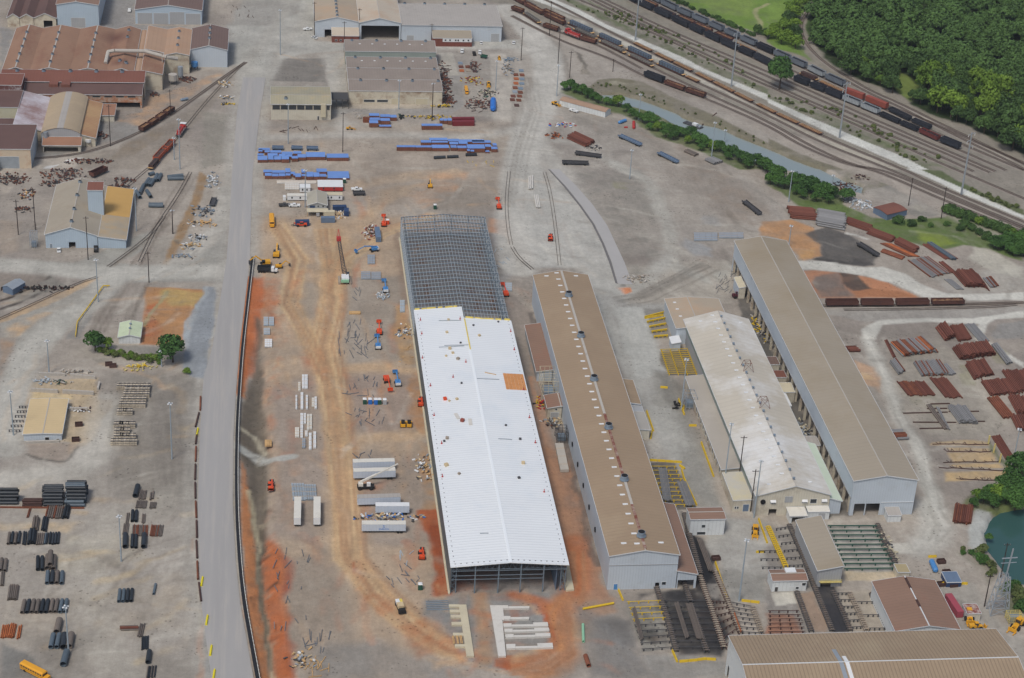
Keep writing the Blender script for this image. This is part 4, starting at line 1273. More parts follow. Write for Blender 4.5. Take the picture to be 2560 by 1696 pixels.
JO_ME=jo.ob('joist',M_PURL).data
bpy.data.objects.remove(bpy.data.objects['joist'])
for y in[v for v in np.arange(730.5,HYN,3.82)]:
 inst('joist',JO_ME,hall,(0,float(y)-HY0,0))
for i in range(28):
 x=HX0+.3+(W_-.6)*i/27
 y0_=HYL if x<HRX else HYR
 mb=MB(ho)
 mb.bar((x,y0_-1,hf(x)+.22),(x,HYN,hf(x)+.22),.12 if i not in(13,14)else.16,.2)
 mb.ob('purlin',M_PURL,hall)
for side,x in((0,HX0-.1),(1,HX1-.1)):
 for k in range(8):
  z=1.4+1.32*k
  mb=MB(ho)
  ya=HYL-6 if side==0 else HYR-10
  mb.bar((x,ya,z),(x,HYN,z),.12,.24)
  mb.ob('girt',M_PURL,hall)
for k in range(7):
 z=1.8+1.45*k
 mb=MB(ho)
 mb.bar((HX0,HYN+.2,z),(HX1,HYN+.2,z),.14,.2)
 mb.ob('girt',M_PURL,hall)
for k in range(6):
 x=HX0+W_*k/5
 mb=MB(ho)
 mb.bar((x,HYN,0),(x,HYN,hf(x)),.35)
 mb.ob('post',M_STEELG,hall)
for x in(68.3,76.5,84.3,92.3):
 mb=MB(ho)
 mb.bar((x,HY0-.1,0),(x,HY0-.1,hf(x)-.05),.42)
 mb.ob('post',M_STEELG,hall)
for z,xe in((6.0,92.3),(7.6,92.3),(9.6,HX1)):
 mb=MB(ho)
 mb.bar((HX0,HY0-.35,z),(xe,HY0-.35,z),.16,.22)
 mb.ob('girt',M_STEELG,hall)
for k in range(26):
 mb=MB(ho)
mb=MB(ho)
r_j=random.Random(11)
for k in range(60):
 y=HY0+2+k*3.15
 mb.box(HX0+.9,HX0+1.1,y,y+.5,hf(HX0+1)+.5,hf(HX0+1)+.62)
 mb.box(HX1-.9,HX1-.7,y,y+.5,hf(HX1-.9)+.5,hf(HX1-.9)+.62)
for k in range(20):
 x=HX0+1+2*k
 mb.box(x,x+.5,HY0+.6,HY0+.8,hf(x)+.5,hf(x)+.62)
mb.ob('roof_clips',M_STEELD,hall)['kind']='stuff'
hall_plate=MB()
pts=[T(1,2,2270,322,12.5),T(2,2,108,322,12.0),T(2,2,147,465,12.0),T(1,2,2305,462,12.5)]
q=[(x,y,hf(x)+.56)for x,y in pts]
hall_plate=MB(ho)
x0,x1,y0,y1=92.2,100.6,min(p[1]for p in pts),max(p[1]for p in pts)
for i in range(6):
 for j in range(3):
  xa,xb=x0+(x1-x0)*i/6+.03,x0+(x1-x0)*(i+1)/6-.03
  ya,yb=y0+(y1-y0)*j/3+.03,y0+(y1-y0)*(j+1)/3-.03
  hall_plate=MB(ho)
  hall_plate.hexa([(xa,ya,hf(xa)+.52),(xb,ya,hf(xb)+.52),(xb,yb,hf(xb)+.52),(xa,yb,hf(xa)+.52)],[(xa,ya,hf(xa)+.6),(xb,ya,hf(xb)+.6),(xb,yb,hf(xb)+.6),(xa,yb,hf(xa)+.6)])
  hall_plate.ob('plywood_sheet',M_PLY,hall)
M_RIDGE=mat('ridge_rusting','#a99a8c',.9,.1,.3,dirt=('#7a4638',.75,.25))
# the long brown mill next to it
mill,mf=gable('rolling_mill','long tan roofed pale blue mill with six round ridge ventilators','industrial building',115.3,139.8,546.3,767.5,14.3,16.5,roof=M_ROOFB,ridge=127.6,holes={'s':[(132.4,133.9,0,2.6)]})
for y in(742.4,704.5,667.3,629.3,591.8,554.7):
 vent(mill,mf,127.6,y,1.1,0.1)
for k in range(35):
 y=765.8-6.33*k
 if min(abs(y-v)for v in(700,))<3 and k%7==3:
  pass
 on_roof(mill,mf,'skylight',SKY_ME,125.4,y)
for x,y in((120.7,764.4),(134.0,764.3),(121,552.1),(134.3,552.1)):
 on_roof(mill,mf,'skylight',SKY_ME,x,y)
mo=tuple(mill.location)
ys=[767,743.8,741,706,703,669,666,640,631,628,612,593,590,575,556,553,547]
for i in range(0,len(ys)-1):
 if ys[i]-ys[i+1]<4:
  continue
 mb=MB(mo)
 mb.box(127.2,128.2,ys[i+1],ys[i],16.6,16.95)
 mb.ob('ridge_vent',M_RIDGE if i in(7,9,10,13,15)else M_CONC,mill)
door_s(mill,117.6,118.9,546.3,2.4,M_BLUEM)
win_s(mill,134.8,136.2,546.3,1.6,2.9)
mb=MB(mo)
mb.box(115.2,139.9,546.12,546.28,10.3,10.5)
mb.ob('belt_course',M_GREYW,mill)
mb=MB(mo)
for i in range(5):
 y=636-i*15
 mb.cyl((115.28,y,5.5),(114.95,y,5.5),1.0,12)
mb.ob('wall_fans',M_DARK,mill)
lean,lf=shed('east_lean_to','low brown lean-to roof along the foot of the long mill','lean-to',140.05,147.0,546.1,590.5,6.0,('w',7.6),M_ROOFF,wx=M_BLUEX,wy=M_BLUEY,skip=('w',),holes={'s':[(140.4,146.2,0,3.6)],'e':[(546.4,589,0,3.6)]})
lo_=tuple(lean.location)
mb=MB(lo_)
mb.bar((146.6,546.3,0),(146.6,546.3,3.7),.35)
mb.ob('post',M_TRIM,lean)
for y in(586.5,577,568.5,560):
 mb=MB(lo_)
 mb.cyl((140.3,y,8.9),(141.2,y,8.9),.9,12)
 mb.ob('wall_fan',M_DARK,lean)
lean2,_=shed('middle_lean_to','narrow brown roofed annex halfway up the east side of the long mill','lean-to',140.05,147.6,667.5,687,5.0,('w',6.2),M_ROOFB,skip=('w',))
blk,_=shed('pale_switch_room','little pale blue block with one dark window beside the narrow brown roofed annex','hut',144.2,148.1,662.4,667.2,4.2,('w',4.4),M_GREYW,ov=0.1)
win_s(blk,145.2,146.0,662.4,1.3,3.3)
box2,_=shed('pale_loading_annex','flat grey roofed annex with yellow guard rails beside the long mill','annex',140.05,148.2,648,662.1,4.3,('w',4.8),mat('roof_dove','#a9a59d',0.8,0.05),skip=('w',),wx=M_CREAMX,ov=0.15)
an1,_=shed('west_annex','narrow brown roofed annex against the west wall of the long mill','annex',108.6,115.0,696,737.5,4.6,('e',5.6),M_ROOFF,skip=('e',),wy=M_GREYW)
an2,_=gable('west_lodge','small pale gabled lodge with roller door against the west wall of the long mill','hut',109.2,115.0,665.2,675.2,4.9,5.9,roof=M_ROOFF,wx=M_CREAMX,wy=M_CREAMB,ridge=114.5,ze2=5.8)
door_s(an2,110.6,113.8,665.2,2.9,M_GREYWX)
win_s(an2,112.3,113.1,665.2,3.9,4.7)
# cream roofed works
works,wf=gable('cream_roofed_works','long works with patched cream roof and rows of square skylights','industrial building',178.4,207.0,591.6,734,8.8,13,roof=M_ROOFC,ridge=193.2,wx=M_CREAMX,wy=M_GREYW,holes={'s':[(203.2,206.2,0,3.4),(184.0,187.0,0,2.8)]})
for k in range(22):
 on_roof(works,wf,'skylight',SKY_ME,190.2,731.5-6.2*k,sc=(1.0,1.1,1))
for k in range(22):
 on_roof(works,wf,'turbine_vent',TV_ME,193.25,728-6.3*k)
for x,y in((184.4,596.5),(200,597),(184.6,729),(202,728)):
 on_roof(works,wf,'skylight',SKY_ME,x,y)
wo=tuple(works.location)
mb=MB(wo)
mb.cyl((181.3,591.58,6.2),(181.3,591.2,6.2),1.0,14)
mb.ob('wall_fan',M_DARK,works)
for x in(184.2,196.4,204.0):
 w_=win_s(works,x,x+1.9,591.6,5.4,6.1)
 mb=MB(wo)
 mb.hexa([(x-.1,590.7,6.2),(x+2.0,590.7,6.2),(x+2.0,591.55,6.5),(x-.1,591.55,6.5)],[(x-.1,590.7,6.3),(x+2.0,590.7,6.3),(x+2.0,591.55,6.9),(x-.1,591.55,6.9)])
 mb.ob('awning',M_WHITE,w_)
win_s(works,199.6,202,591.6,5.2,7.0)
mb=MB(wo)
mb.box(189.6,192.6,591.4,591.6,5.8,8.4)
mb.ob('blank_panel',M_GREYWX,works)
mb=MB(wo)
mb.box(178.2,178.36,600,733,6.6,8.0)
mb.ob('clerestory_band',mat('clerestory_green','#7d8a80',0.5,0.1),works)
for y0_,y1_ in((640,668),(676,700),(712,728)):
 pass
annex_n,anf=gable('north_annex','two tone tan and grey annex joined north of the cream roofed works','annex',174.0,198.2,728.2,756.2,7.8,8.6,roof=M_ROOFT1,ridge=184,wx=M_BLUEX,wy=M_BLUEY)
for x,y in((177.5,752),(177.5,745.5),(177.6,738.6)):
 on_roof(annex_n,anf,'skylight',SKY_ME,x,y,sc=(.7,1,1))
hut_w,_=shed('white_lean_hut','small white roofed hut at the south west corner of the north annex','hut',171.2,175.0,722,728,3.4,('e',4.2),M_WHITE,ov=0.2,skip=('e',))
annex_w,awf=shed('west_annex','long low grey roofed annex with many small windows beside the cream roofed works','annex',171.1,178.3,617,690,4.7,('e',5.5),mat('roof_pewter','#aaa397',0.8,0.05,0.06,dirt=('#c9c3b6',0.3,0.04)),skip=('e',),wx=M_CREAMX,wy=M_CREAMB)
awo=tuple(annex_w.location)
for k in range(11):
 y=619.5+k*4.6
 mb=MB(awo)
 for a,b_,c,e in((y-.1,y,1.6,3.8),(y+1.5,y+1.6,1.6,3.8),(y,y+1.5,3.7,3.8),(y,y+1.5,1.6,1.7)):
  mb.box(171.0,171.12,a,b_,c,e)
 w_=mb.ob('window',M_TRIM,annex_w)
 mb=MB(awo)
 mb.box(171.04,171.11,y,y+1.5,1.7,3.7)
 mb.ob('pane',M_GLASS,w_)
annex_s,_=shed('south_office','square cream office with rooftop units at the south west corner of the cream roofed works','office',170.8,178.3,594.7,614.2,4.8,('e',5.1),mat('roof_two_cream','#c9bf9c',0.8,0.06,0.1,dirt=('#bcb8ac',0.6,0.08)),skip=('e',),wx=M_CREAMX,wy=M_CREAMB,ov=0.1)
door_s(annex_s,174.8,177.0,594.7,3.1,M_SLATEB)
for x in(171.6,172.5):
 win_s(annex_s,x,x+.6,594.7,1.2,2.2)
annex_f,_=shed('front_canopy_block','white flat block with a roller door in front of the cream roofed works','annex',198.3,206.6,588.2,591.3,3.4,('n',3.9),M_WHITEG,wx=M_WHITEX,wy=M_WHITEY,ov=0.1)
door_s(annex_f,202.4,205.0,588.2,2.8,M_GREYWX)
annex_g,_=shed('white_flat_annex','white flat roofed annex with a dark recess by the conveyor shed','annex',190.8,197.2,585.9,591.3,3.3,('n',3.6),M_WHITEG,wx=M_WHITEX,wy=M_WHITEY,ov=0.25,holes={'s':[(191.6,196.6,0,2.6)]})
strip,_=shed('mint_lean_to','mint green roofed lean-to between the cream works and the grey tan shed','lean-to',207.3,211.8,592,633,5.6,('w',7.0),M_ROOFMINT,skip=('w',),wy=M_CREAMB)
for x0_,x1_,y0_,y1_,z_,m_,lb in((207.3,214.6,634,641,4.6,M_ROOFT3,'beige flat link roof north of the mint roofed lean-to'),(207.3,214.6,676,684,5.0,M_CONCY,'cream flat link block with white porch between the two sheds'),(207.4,214.6,690,696,4.2,M_ROOFR,'rust red flat link roof between the two sheds'),(207.4,214.4,702,709,3.8,M_ROOFDB,'dark brown flat link roof furthest up the alley')):
 shed('link_block',lb,'annex',x0_,x1_,y0_,y1_,z_-.1,('w',z_),m_,wx=M_CREAMX,wy=M_CREAMB,ov=0.05)
shed('white_porch','white roofed porch in front of the cream link block','porch',207.4,210.6,665.5,675.7,4.4,('w',4.8),M_WHITE,wx=M_GREYWX,wy=M_GREYW,ov=.05)
# the eastern grey tan shed
eshed,ef=gable('finishing_shed','very long grey tan roofed shed with pale upper walls and open foot','industrial building',215.1,239.7,590.6,801.3,15.4,17.6,roof=M_ROOFD,ridge=227.4,holes={'s':[(216.6,220.8,0,5.2),(221.2,226.6,0,5.2)],'w':[(592,800.5,0,7.6)]})
eo=tuple(eshed.location)
for k in range(28):
 y=593+7.6*k
 mb=MB(eo)
 mb.box(215.0,216.0,y,y+.7,0,7.7)
 mb.ob('column',M_CREAMB,eshed)
mb=MB(eo)
mb.box(214.85,215.05,591,801,7.4,7.7)
mb.ob('sill_rail',M_GREYW,eshed)
mb=MB(eo)
mb.box(227,239.5,590.35,590.55,5.6,5.8)
mb.ob('belt_course',M_TRIM,eshed)
shed('lean_block','small grey roofed white block at the south east foot of the grey tan shed','hut',228.6,233.8,585.6,590.2,2.9,('n',3.6),M_ROOFT3,wx=M_WHITEX,wy=M_WHITEY,ov=.1)
canopy,_=shed('side_canopy','cream topped canopy box at the far north west corner of the grey tan shed','canopy',211.8,214.8,772,783,5.3,('e',5.9),M_CONCY,wx=M_CREAMX,ov=.1)
# south east group
conv,cf=shed('conveyor_shed','slanting grey roofed conveyor shed between the two cooling beds','shed',190.6,199.4,545.2,577,7.0,('e',8.8),M_ROOFD,wx=M_GREYWX,wy=M_GREYW,holes={'s':[(192.2,196.0,0,2.6)]})
co_=tuple(conv.location)
mb=MB(co_)
mb.box(191.5,199.5,543.9,545.0,2.5,2.65)
for x in(191.6,193.5,195.4,197.3,199.4):
 mb.bar((x,543.95,2.6),(x,543.95,3.7),.08)
mb.bar((191.5,543.95,3.7),(199.5,543.95,3.7),.09).bar((191.5,543.95,3.15),(199.5,543.95,3.15),.06)
mb.ob('walkway',M_YELP,conv)
ctrl,_=gable('control_cabin','white control cabin with brown roof and snowy rooftop unit','cabin',173.9,186.4,543.0,549.6,4.5,5.2,axis='x',roof=M_ROOFF,wx=M_WHITEX,wy=M_WHITEY,ov=.2)
door_s(ctrl,175.0,176.1,543,1.9,M_TRIMDK)
win_s(ctrl,182.6,183.6,543,.9,1.8)
win_s(ctrl,184.7,186.0,543,2.3,3.5)
door_s(ctrl,180.3,181.8,543,1.9,M_TRIM,.9)
mb=MB(tuple(ctrl.location))
mb.box(179.4,183.2,546.6,549.3,4.9,5.75)
mb.ob('rooftop_unit',M_WHITE,ctrl)
cab2,_=gable('white_cabin','white ribbed cabin with brown roof between the mill and the works','cabin',151.2,164.2,579.2,586.6,7.0,7.6,axis='x',roof=M_ROOFF,wx=M_WHITEX,wy=M_WHITEY,ov=.2)
win_s(cab2,155.6,156.9,579.2,3.4,4.6)
win_s(cab2,154.1,157.2,579.2,.3,1.5)
brown,bf=gable('brown_roofed_store','brown gable roofed white store north of the big bronze roof','industrial building',208.4,230.8,509.0,537.4,7,9,roof=M_ROOFF,ridge=219.7,wy=M_WHITEY,wx=M_WHITEX)
for y0_,y1_ in((530.5,536.5),(519.5,523.5)):
 mb=MB(tuple(brown.location))
 mb.box(219.3,220.1,y0_,y1_,9.1,9.45)
 mb.ob('ridge_vent',M_RUSTD,brown)
big,gf=gable('bronze_roofed_hall','huge bronze ribbed roof hall cut by the bottom edge with a pale patch stripe','industrial building',147.4,238.2,458.5,497.8,15,18.6,axis='x',roof=M_ROOFE,wx=M_WHITEX,wy=M_WHITEY,holes={'w':[(493.2,495.8,0,5.5),(484.5,488,0,6)]},ridge=478.0)
for pts_,m_ in(([(2140+0,0)],None),):
 pass
for xs,m_ in(((178.6,180.0),M_GALV),((180.6,181.9),M_WHITE)):
 mb=MB(tuple(big.location))
 yt=486.5 if m_ is M_GALV else 481.8
 for a,b_ in((yt,478.0),(478.0,460)):
  za,zb=gf(0,a)+.05,gf(0,b_)+.05
  mb.hexa([(xs[0],b_,zb),(xs[1],b_,zb),(xs[1],a,za),(xs[0],a,za)],[(xs[0],b_,zb+.06),(xs[1],b_,zb+.06),(xs[1],a,za+.06),(xs[0],a,za+.06)])
 mb.ob('repair_strip',m_,big)
shed('sand_hut','sand coloured box hut beside the yellow trays','hut',221.5,225.9,548.6,553.6,2.9,('w',3.1),mat('roof_straw','#a99b78',.8,.1),wx=M_CREAMX,wy=M_CREAMB,ov=.1)
shed('blue_tank_box','slate blue steel box with ribbed flat top near the pond','container',238.1,243.6,543.2,549.4,2.0,('n',2.2),M_SLATEB,wx=M_NAVY,wy=M_NAVY,ov=.02)
shed('rusty_roof_hut','white hut with rust streaked roof beside the lattice tower','hut',239.0,243.8,523.0,528.3,3.0,('n',3.2),mat('roof_rust_streaks','#b9aba2',.8,.15,.3,dirt=('#7d4238',.7,.6)),wx=M_CREAMX,wy=M_WHITEY,ov=.1)
# west side
jb,jf=gable('west_workshop','pale blue gabled workshop with tall hopper tower on its roof','workshop',-105.9,-82.2,826.6,883.5,6.9,10.6,roof=mat('roof_warm_grey','#a09787',.8,.06,.08,dirt=('#8d7f6c',.35,.07)),ridge=-94.2,ze2=6.2,wx=mat('siding_sky','#afbfcb',.6,.05,.1,rib=RIBX),wy=M_BLUEY,holes={'s':[(-95.4,-92.3,0,3.0)]})
for y in(878.5,862.5,846.5,832.5):
 vent(jb,jf,-94.2,y,.62,-.1)
door_s(jb,-104.0,-103.1,826.6,2.1,M_GALVB)
je,_=shed('sand_roofed_wing','sloping side wing with ochre top half on the east flank of the pale blue workshop','annex',-81.9,-69.2,826.2,884,4.3,('w',6.1),mat('roof_ochre','#a39885',.8,.1,.06,dirt=('#c09a5e',.45,.035)),skip=('w',),wx=mat('siding_sky','#afbfcb'),wy=M_BLUEY)
MB(tuple(je.location)).hexa([(-81.9,851,6.3),(-69.0,851,4.5),(-69.0,884.3,4.5),(-81.9,884.3,6.3)],[(-81.9,851,6.38),(-69.0,851,4.58),(-69.0,884.3,4.58),(-81.9,884.3,6.38)]).ob('ochre_sheet',mat('sheet_ochre','#c09a5c',.8,.06,.1),je)
tw,_=shed('hopper_tower','tall pale blue hopper tower with brown cap rising from the workshop roof','tower',-88.0,-80.8,850,856.0,19.0,('n',20.6),M_ROOFR,wx=mat('siding_sky','#afbfcb'),wy=M_CREAMB,ov=.15)
lb,_=gable('sand_roofed_store','low white store under a broad sand yellow roof','store',-97.0,-82.6,652.8,679.5,3.0,3.3,roof=M_ROOFL,wx=M_BLUEX,wy=M_BLUEY,ridge=-89.6,ov=.3)
door_s(lb,-88.9,-87.4,652.8,1.5,M_DARK)
door_s(lb,-84.6,-83.6,652.8,.8,M_DARK)
th=ang((-116.3,777.6),(-111.7,784.6))
kb,_=gable('mint_roofed_shed','little shed with faded mint roof beside the clay plot','shed',-66.2,-57.2,731.8,744.8,3.0,4.2,roof=M_ROOFG,wx=M_WHITEX,wy=M_WHITEY,ov=.3)
on_roof(kb,lambda x,y:4.0,'turbine_vent',TV_ME,-61.7,741)
on_roof(kb,lambda x,y:4.0,'turbine_vent',TV_ME,-61.7,737)
def small_shed(name,label,cat,c,a,L,Wd,ze,zr,roofm,wm):
 r=root(name,label,cat,(c[0],c[1],0),a)
 mb=MB()
 mb.box(-L/2,L/2,-Wd/2,Wd/2,0,ze)
 mb.add([(-L/2,-Wd/2,ze),(-L/2,Wd/2,ze),(-L/2,0,zr),(L/2,-Wd/2,ze),(L/2,Wd/2,ze),(L/2,0,zr)],[(0,2,1),(3,4,5)])
 mb.ob('wall',wm,r)
 for s in(-1,1):
  mb=MB()
  y=s*(Wd/2+.2)
  q=[(-L/2-.2,y,ze),(L/2+.2,y,ze),(L/2+.2,0,zr+.1),(-L/2-.2,0,zr+.1)]
  if s>0:
   q=q[::-1]
  slope(mb,*q,.12)
  mb.ob('roof_slope',roofm,r)
 return r
small_shed('blue_grey_shed','small slate blue shed with light corrugated roof beside the scrap bank','shed',(-115.4,782.8),ang((-116.3,777.6),(-111.7,784.6)),8.4,5.6,3.0,3.9,M_GALV,M_SLATEB)
tb=small_shed('red_roofed_shed','blue grey shed with rusty red roof by the canal end','shed',(311.6,866.4),ang((307.9,858.3),(320.1,864.3)),13.6,10.2,3.2,3.7,M_ROOFR,M_SLATEB)
sb=small_shed('canal_side_store','long white store with rusty tan roof beside the canal trees','store',lerp(lerp(T(2,0,445,985),T(2,0,862,1095),.5),lerp(T(2,0,475,885,3.5),T(2,0,925,1000,3.5),.5),.5),ang(T(2,0,445,985),T(2,0,862,1095)),29.5,6.6,3.4,4.3,mat('roof_rust_tan','#a08570',.8,.08,.2),M_WHITEX)
# sawtooth sheds and neighbours in the north
q0,qf=gable('olive_roofed_plant','beige plant with olive roof and row of six shaded window bays','industrial building',-1.7,30.8,989.8,1016.4,9.0,11.2,axis='x',ridge=997.9,roof=M_ROOFQ,wx=M_CREAMX,wy=M_CREAMB)
for k in range(6):
 x=-.9+4.45*k
 w_=win_s(q0,x,x+4.0,989.8,5.9,8.5,M_CREAMB)
win_s(q0,28.6,30.2,989.8,5.9,8.5,M_CREAMB)
qo=tuple(q0.location)
mb=MB(qo)
mb.box(25.4,28.0,988.4,989.6,2.2,9.6)
mb.ob('duct_tower',M_CONCY,q0)
vent(q0,qf,6.4,994.5,.7)
door_s(q0,23.5,24.4,989.8,2.2,M_TRIMDK)
pn=0
SAW=[(1014.6,1025.4,7.7,10.4),(1025.9,1044.0,8.0,10.4),(1044.5,1062.6,8.0,10.4),(1078.3,1091.6,8.2,10.6)]
saw=[]
for i,(y0_,y1_,zl,zh)in enumerate(SAW):
 lbs=('southmost brown sawtooth bay with stained cream front wall','second brown sawtooth bay from the stained cream front','third brown sawtooth bay with six white roof hatches','northmost brown sawtooth bay with green grey wall behind a gap')
 rr,ff=shed('sawtooth_bay',lbs[i],'shed',41.6,94.0 if i<3 else 95.2,y0_,y1_,zl,('n',zh),M_ROOFP,wx=M_CREAMB if i==0 else(mat('siding_sage','#8d9790',.7,.06,rib=RIBX)if i==3 else M_CREAMX),wy=M_CREAMB,group='brown sawtooth roofed sheds',ov=.12)
 saw.append((rr,ff))
 for k in range(4):
  vent(rr,ff,46+14.6*k+.8*(3-i),y1_-1.2,.62,-.1)
 if i in(2,3):
  for k in range(6):
   on_roof(rr,ff,'skylight',SKY_ME,50.5+7.4*k,y1_-5.0,sc=(.6,.9,1))
rr=shed('flat_link_roof','grey lower roof strip between two brown sawtooth bays','shed',42,93.8,1062.9,1078,4.4,('n',4.8),M_ROOFT3,wx=M_CREAMX,wy=M_CREAMB,ov=.05)
so_=tuple(saw[0][0].location)
door_s(saw[0][0],65.3,69.3,1014.6,3.6,M_CONCY)
door_s(saw[0][0],79.0,86.0,1014.6,3.6,M_CONCY)
for x in(50,57.4):
 win_s(saw[0][0],x,x+6,1014.6,1.2,2.6)
mb=MB((31.2,1005,0))
brg=root('dark_link_shelter','dark open link shelter between the olive roofed plant and the sawtooth sheds','shelter',(31.2,1005,0))
mb.box(31.2,41.2,1007,1018,5.2,5.5)
mb.ob('roof',M_TRIMDK,brg)
mb=MB((31.2,1005,0))
for x in(31.4,34.6,37.8,41.0):
 mb.bar((x,1007.2,0),(x,1007.2,5.2),.3).bar((x,1017.6,0),(x,1017.6,5.2),.3)
mb.ob('post',M_TRIMDK,brg)
rw1,r1f=gable('north_warehouse','sand roofed pale blue warehouse bay with a row of ridge fans','warehouse',25.2,51.6,1126,1215,10,13,roof=M_ROOFT1,ridge=38.4,holes={'s':[(30.8,35.6,0,5)]})
for k in range(10):
 vent(rw1,r1f,38.4,1128+6.8*k,.6,0)
rw2,_=gable('north_warehouse','middle warehouse bay with wide dark doorway and cream dusty roof','warehouse',51.9,77.0,1122,1215,10.9,14,roof=M_ROOFT2,ridge=64,holes={'s':[(53.0,76.0,0,9.2)]})
rw3,r3f=gable('north_warehouse','wide ash grey roofed warehouse bay with pale blue front','warehouse',77.4,139.0,1121.7,1162,10,10.9,axis='x',roof=M_ROOFT3,ridge=1158)
for k in range(5):
 vent(rw3,r3f,81.5+12.6*k,1159,.7,0)
door_s(rw3,80.8,85.0,1121.7,3.4,M_GREYWX)
door_s(rw3,132.6,137.6,1121.7,5.2,M_GREYWX)
b1,_=shed('brick_annex','red brick annex with sand roof below the west warehouse bay','annex',35.0,51.4,1116.6,1125.7,4.2,('n',6.4),M_ROOFT2,wx=M_BRICK,wy=M_BRICK,ov=.1)
for x in(37,39.8):
 win_s(b1,x,x+1.2,1116.6,1,2)
b2,_=shed('brick_office','red brick office with white upper band and brown roof','office',96.0,119.9,1111.9,1121.4,5.2,('n',7.0),M_ROOFD,wx=M_BRICK,wy=M_BRICK,ov=.1)
mb=MB(tuple(b2.location))
mb.box(102.0,119.8,1111.78,1111.9,3.0,5.1)
mb.ob('upper_band',M_WHITE,b2)
for x in(103.2,106,109.5,111,114.2,117.2):
 win_s(b2,x,x+.9,1111.78,3.6,4.6)
# furnace sheds in the north west, iron dusted roofs
def bay(name,lb,x0,x1,y0_,y1_,ze,zr,rx,roofm,**kw):
 return gable(name,lb,'furnace shed',x0,x1,y0_,y1_,ze,zr,roof=roofm,ridge=rx,group='iron dusted furnace bays',wx=M_CREAMB,wy=M_CREAMB,cap=False,**kw)
BN=[(-149.4,-134.6,-142.1,0,'westmost orange brown dusted bay with small vents along its ridge'),(-134.3,-113.0,-124.0,0,'second orange brown dusted bay, its ridge lined with small vents'),(-112.7,-92.5,-102.8,0,'third orange brown dusted bay touched by the dark soot stain'),(-92.2,-78.0,-84.3,0,'fourth dusted bay crossed by the white overhead duct')]
for i,(x0_,x1_,rx_,_,lb_)in enumerate(BN):
 rr,ff=bay('furnace_bay',lb_,x0_,x1_,1031.5,1103,11,13.3,rx_,M_ROOFN)
 for k in range(5 if i<3 else 2):
  vent(rr,ff,rx_,(1040+12.2*k)if i<3 else(1083+12*k),.62,-.1)
 if i==3:
  vent(rr,ff,-86,1044,.75,-.1)
  vent(rr,ff,-82.5,1041,.75,-.1)
 if i<3:
  mb=MB(tuple(rr.location))
  mb.bar((rx_,1031.5,13.52),(rx_,1103,13.52),.7,.12)
  mb.ob('ridge_strip',M_CONC,rr)
bay('furnace_bay','narrow dusted strip roof between the fourth and fifth bays',-77.7,-73.6,1032,1104,10.2,10.6,-75.6,M_ROOFN2)
bay('furnace_bay','fifth paler dusted bay with high west ridge',-73.3,-62.6,1064,1104,13,13.2,-72.6,M_ROOFN2,ze2=11)
rr,ff=bay('furnace_bay','sixth pale dusted bay next to the dark umber roof',-62.3,-48.3,1060,1104,11,12.6,-55.2,M_ROOFN2)
for k in range(3):
 vent(rr,ff,-55.2,1072+12*k,.62,-.1)
bay('furnace_bay','sagging lower dusted bay south of the overhead duct',-73.3,-62.3,1033,1063,11.4,11.6,-72.6,M_ROOFN,ze2=9.4)
dk,df=gable('umber_roofed_shed','dark umber roofed shed with pale blue front at the furnace corner','shed',-48.0,-26.9,1071.2,1108,10.5,13.2,roof=M_ROOFDB,ridge=-37.3,wx=M_BLUEX,wy=M_BLUEY)
for k in range(3):
 vent(dk,df,-37.3,1083+9*k,.6,0)
fm,ff=gable('furnace_front_shed','long red brown front shed with two step roof along the furnace bays','furnace shed',-149,-71.4,1017.5,1030.5,10.2,12.2,axis='x',roof=M_ROOFR,ridge=1029.5,ze2=12.1,wx=M_RUSTD,wy=M_CREAMB,cap=False)
for x in(-140.8,-126.5,-112.0,-97.9,-83.8):
 vent(fm,ff,x,1028.5,.75,-.1)
mb=MB(tuple(fm.location))
for i in range(2):
 x=-122.3+6.6*i
 mb.box(x,x+4.8,1012.5,1016.9,9.0,10.6)
mb.ob('hopper_hood',M_ROOFR,fm)
for i in range(2):
 for j in range(3):
  mb=MB(tuple(fm.location))
  x=-122+6.6*i+1.9*j
  mb.cyl((x,1012.6,3.5),(x,1012.6,9.0),.35,8)
  mb.ob('down_pipe',M_RUSTD,fm)
fn,_=gable('furnace_lower_shed','dark umber lower roof step with rusty band wall and dark openings','furnace shed',-135,-72,1004.8,1017.2,7.8,9.4,axis='x',roof=M_ROOFDB2,ridge=1016.9,ze2=9.4,wx=mat('wall_rusty_white','#b8ab9c',.8,.1,.3,dirt=('#a96f4b',.7,.4)),wy=M_CREAMB,cap=False,holes={'s':[(-99,-73,0,3.4)]})
for k in range(4):
 win_s(fn,-98.4+6.3*k,-94.2+6.3*k,1004.8,6.3,7.2,M_CREAMB)
br_=root('barrel_roofed_shed','barrel vaulted tan shed with raised grey strip along its crown','shed',(-120.2,948,0))
bo=(-120.2,948,0)
def arc(x0,x1,z0,zc,n=12):
 out=[]
 for i in range(n+1):
  t=i/n
  out.append((x0+(x1-x0)*t,z0+(zc-z0)*math.sin(math.pi*t)**.8))
 return out
prof=arc(-120.2,-100.2,8.2,11.2)
for i in range(len(prof)-1):
 (xa,za),(xb,zb)=prof[i],prof[i+1]
 mb=MB(bo)
 slope(mb,(xa,948,za),(xb,948,zb),(xb,1000.5,zb),(xa,1000.5,za),.18)
 mb.ob('roof_sheet',mat('roof_tan_mellow','#a9987f',.75,.06,.06,dirt=('#b7a385',.45,.05))if i not in(5,6)else M_ROOFT3,br_)
for y in(948.3,999.8):
 mb=MB(bo)
 wall(mb,'x',y,[(x,z-.2)for x,z in prof],[])
 mb.ob('wall',M_GREYWX,br_)
for x in(-120.2,-100.45):
 mb=MB(bo)
 wall(mb,'y',x,[(948.6,8.1),(999.7,8.1)],[])
 mb.ob('wall',M_CREAMB,br_)
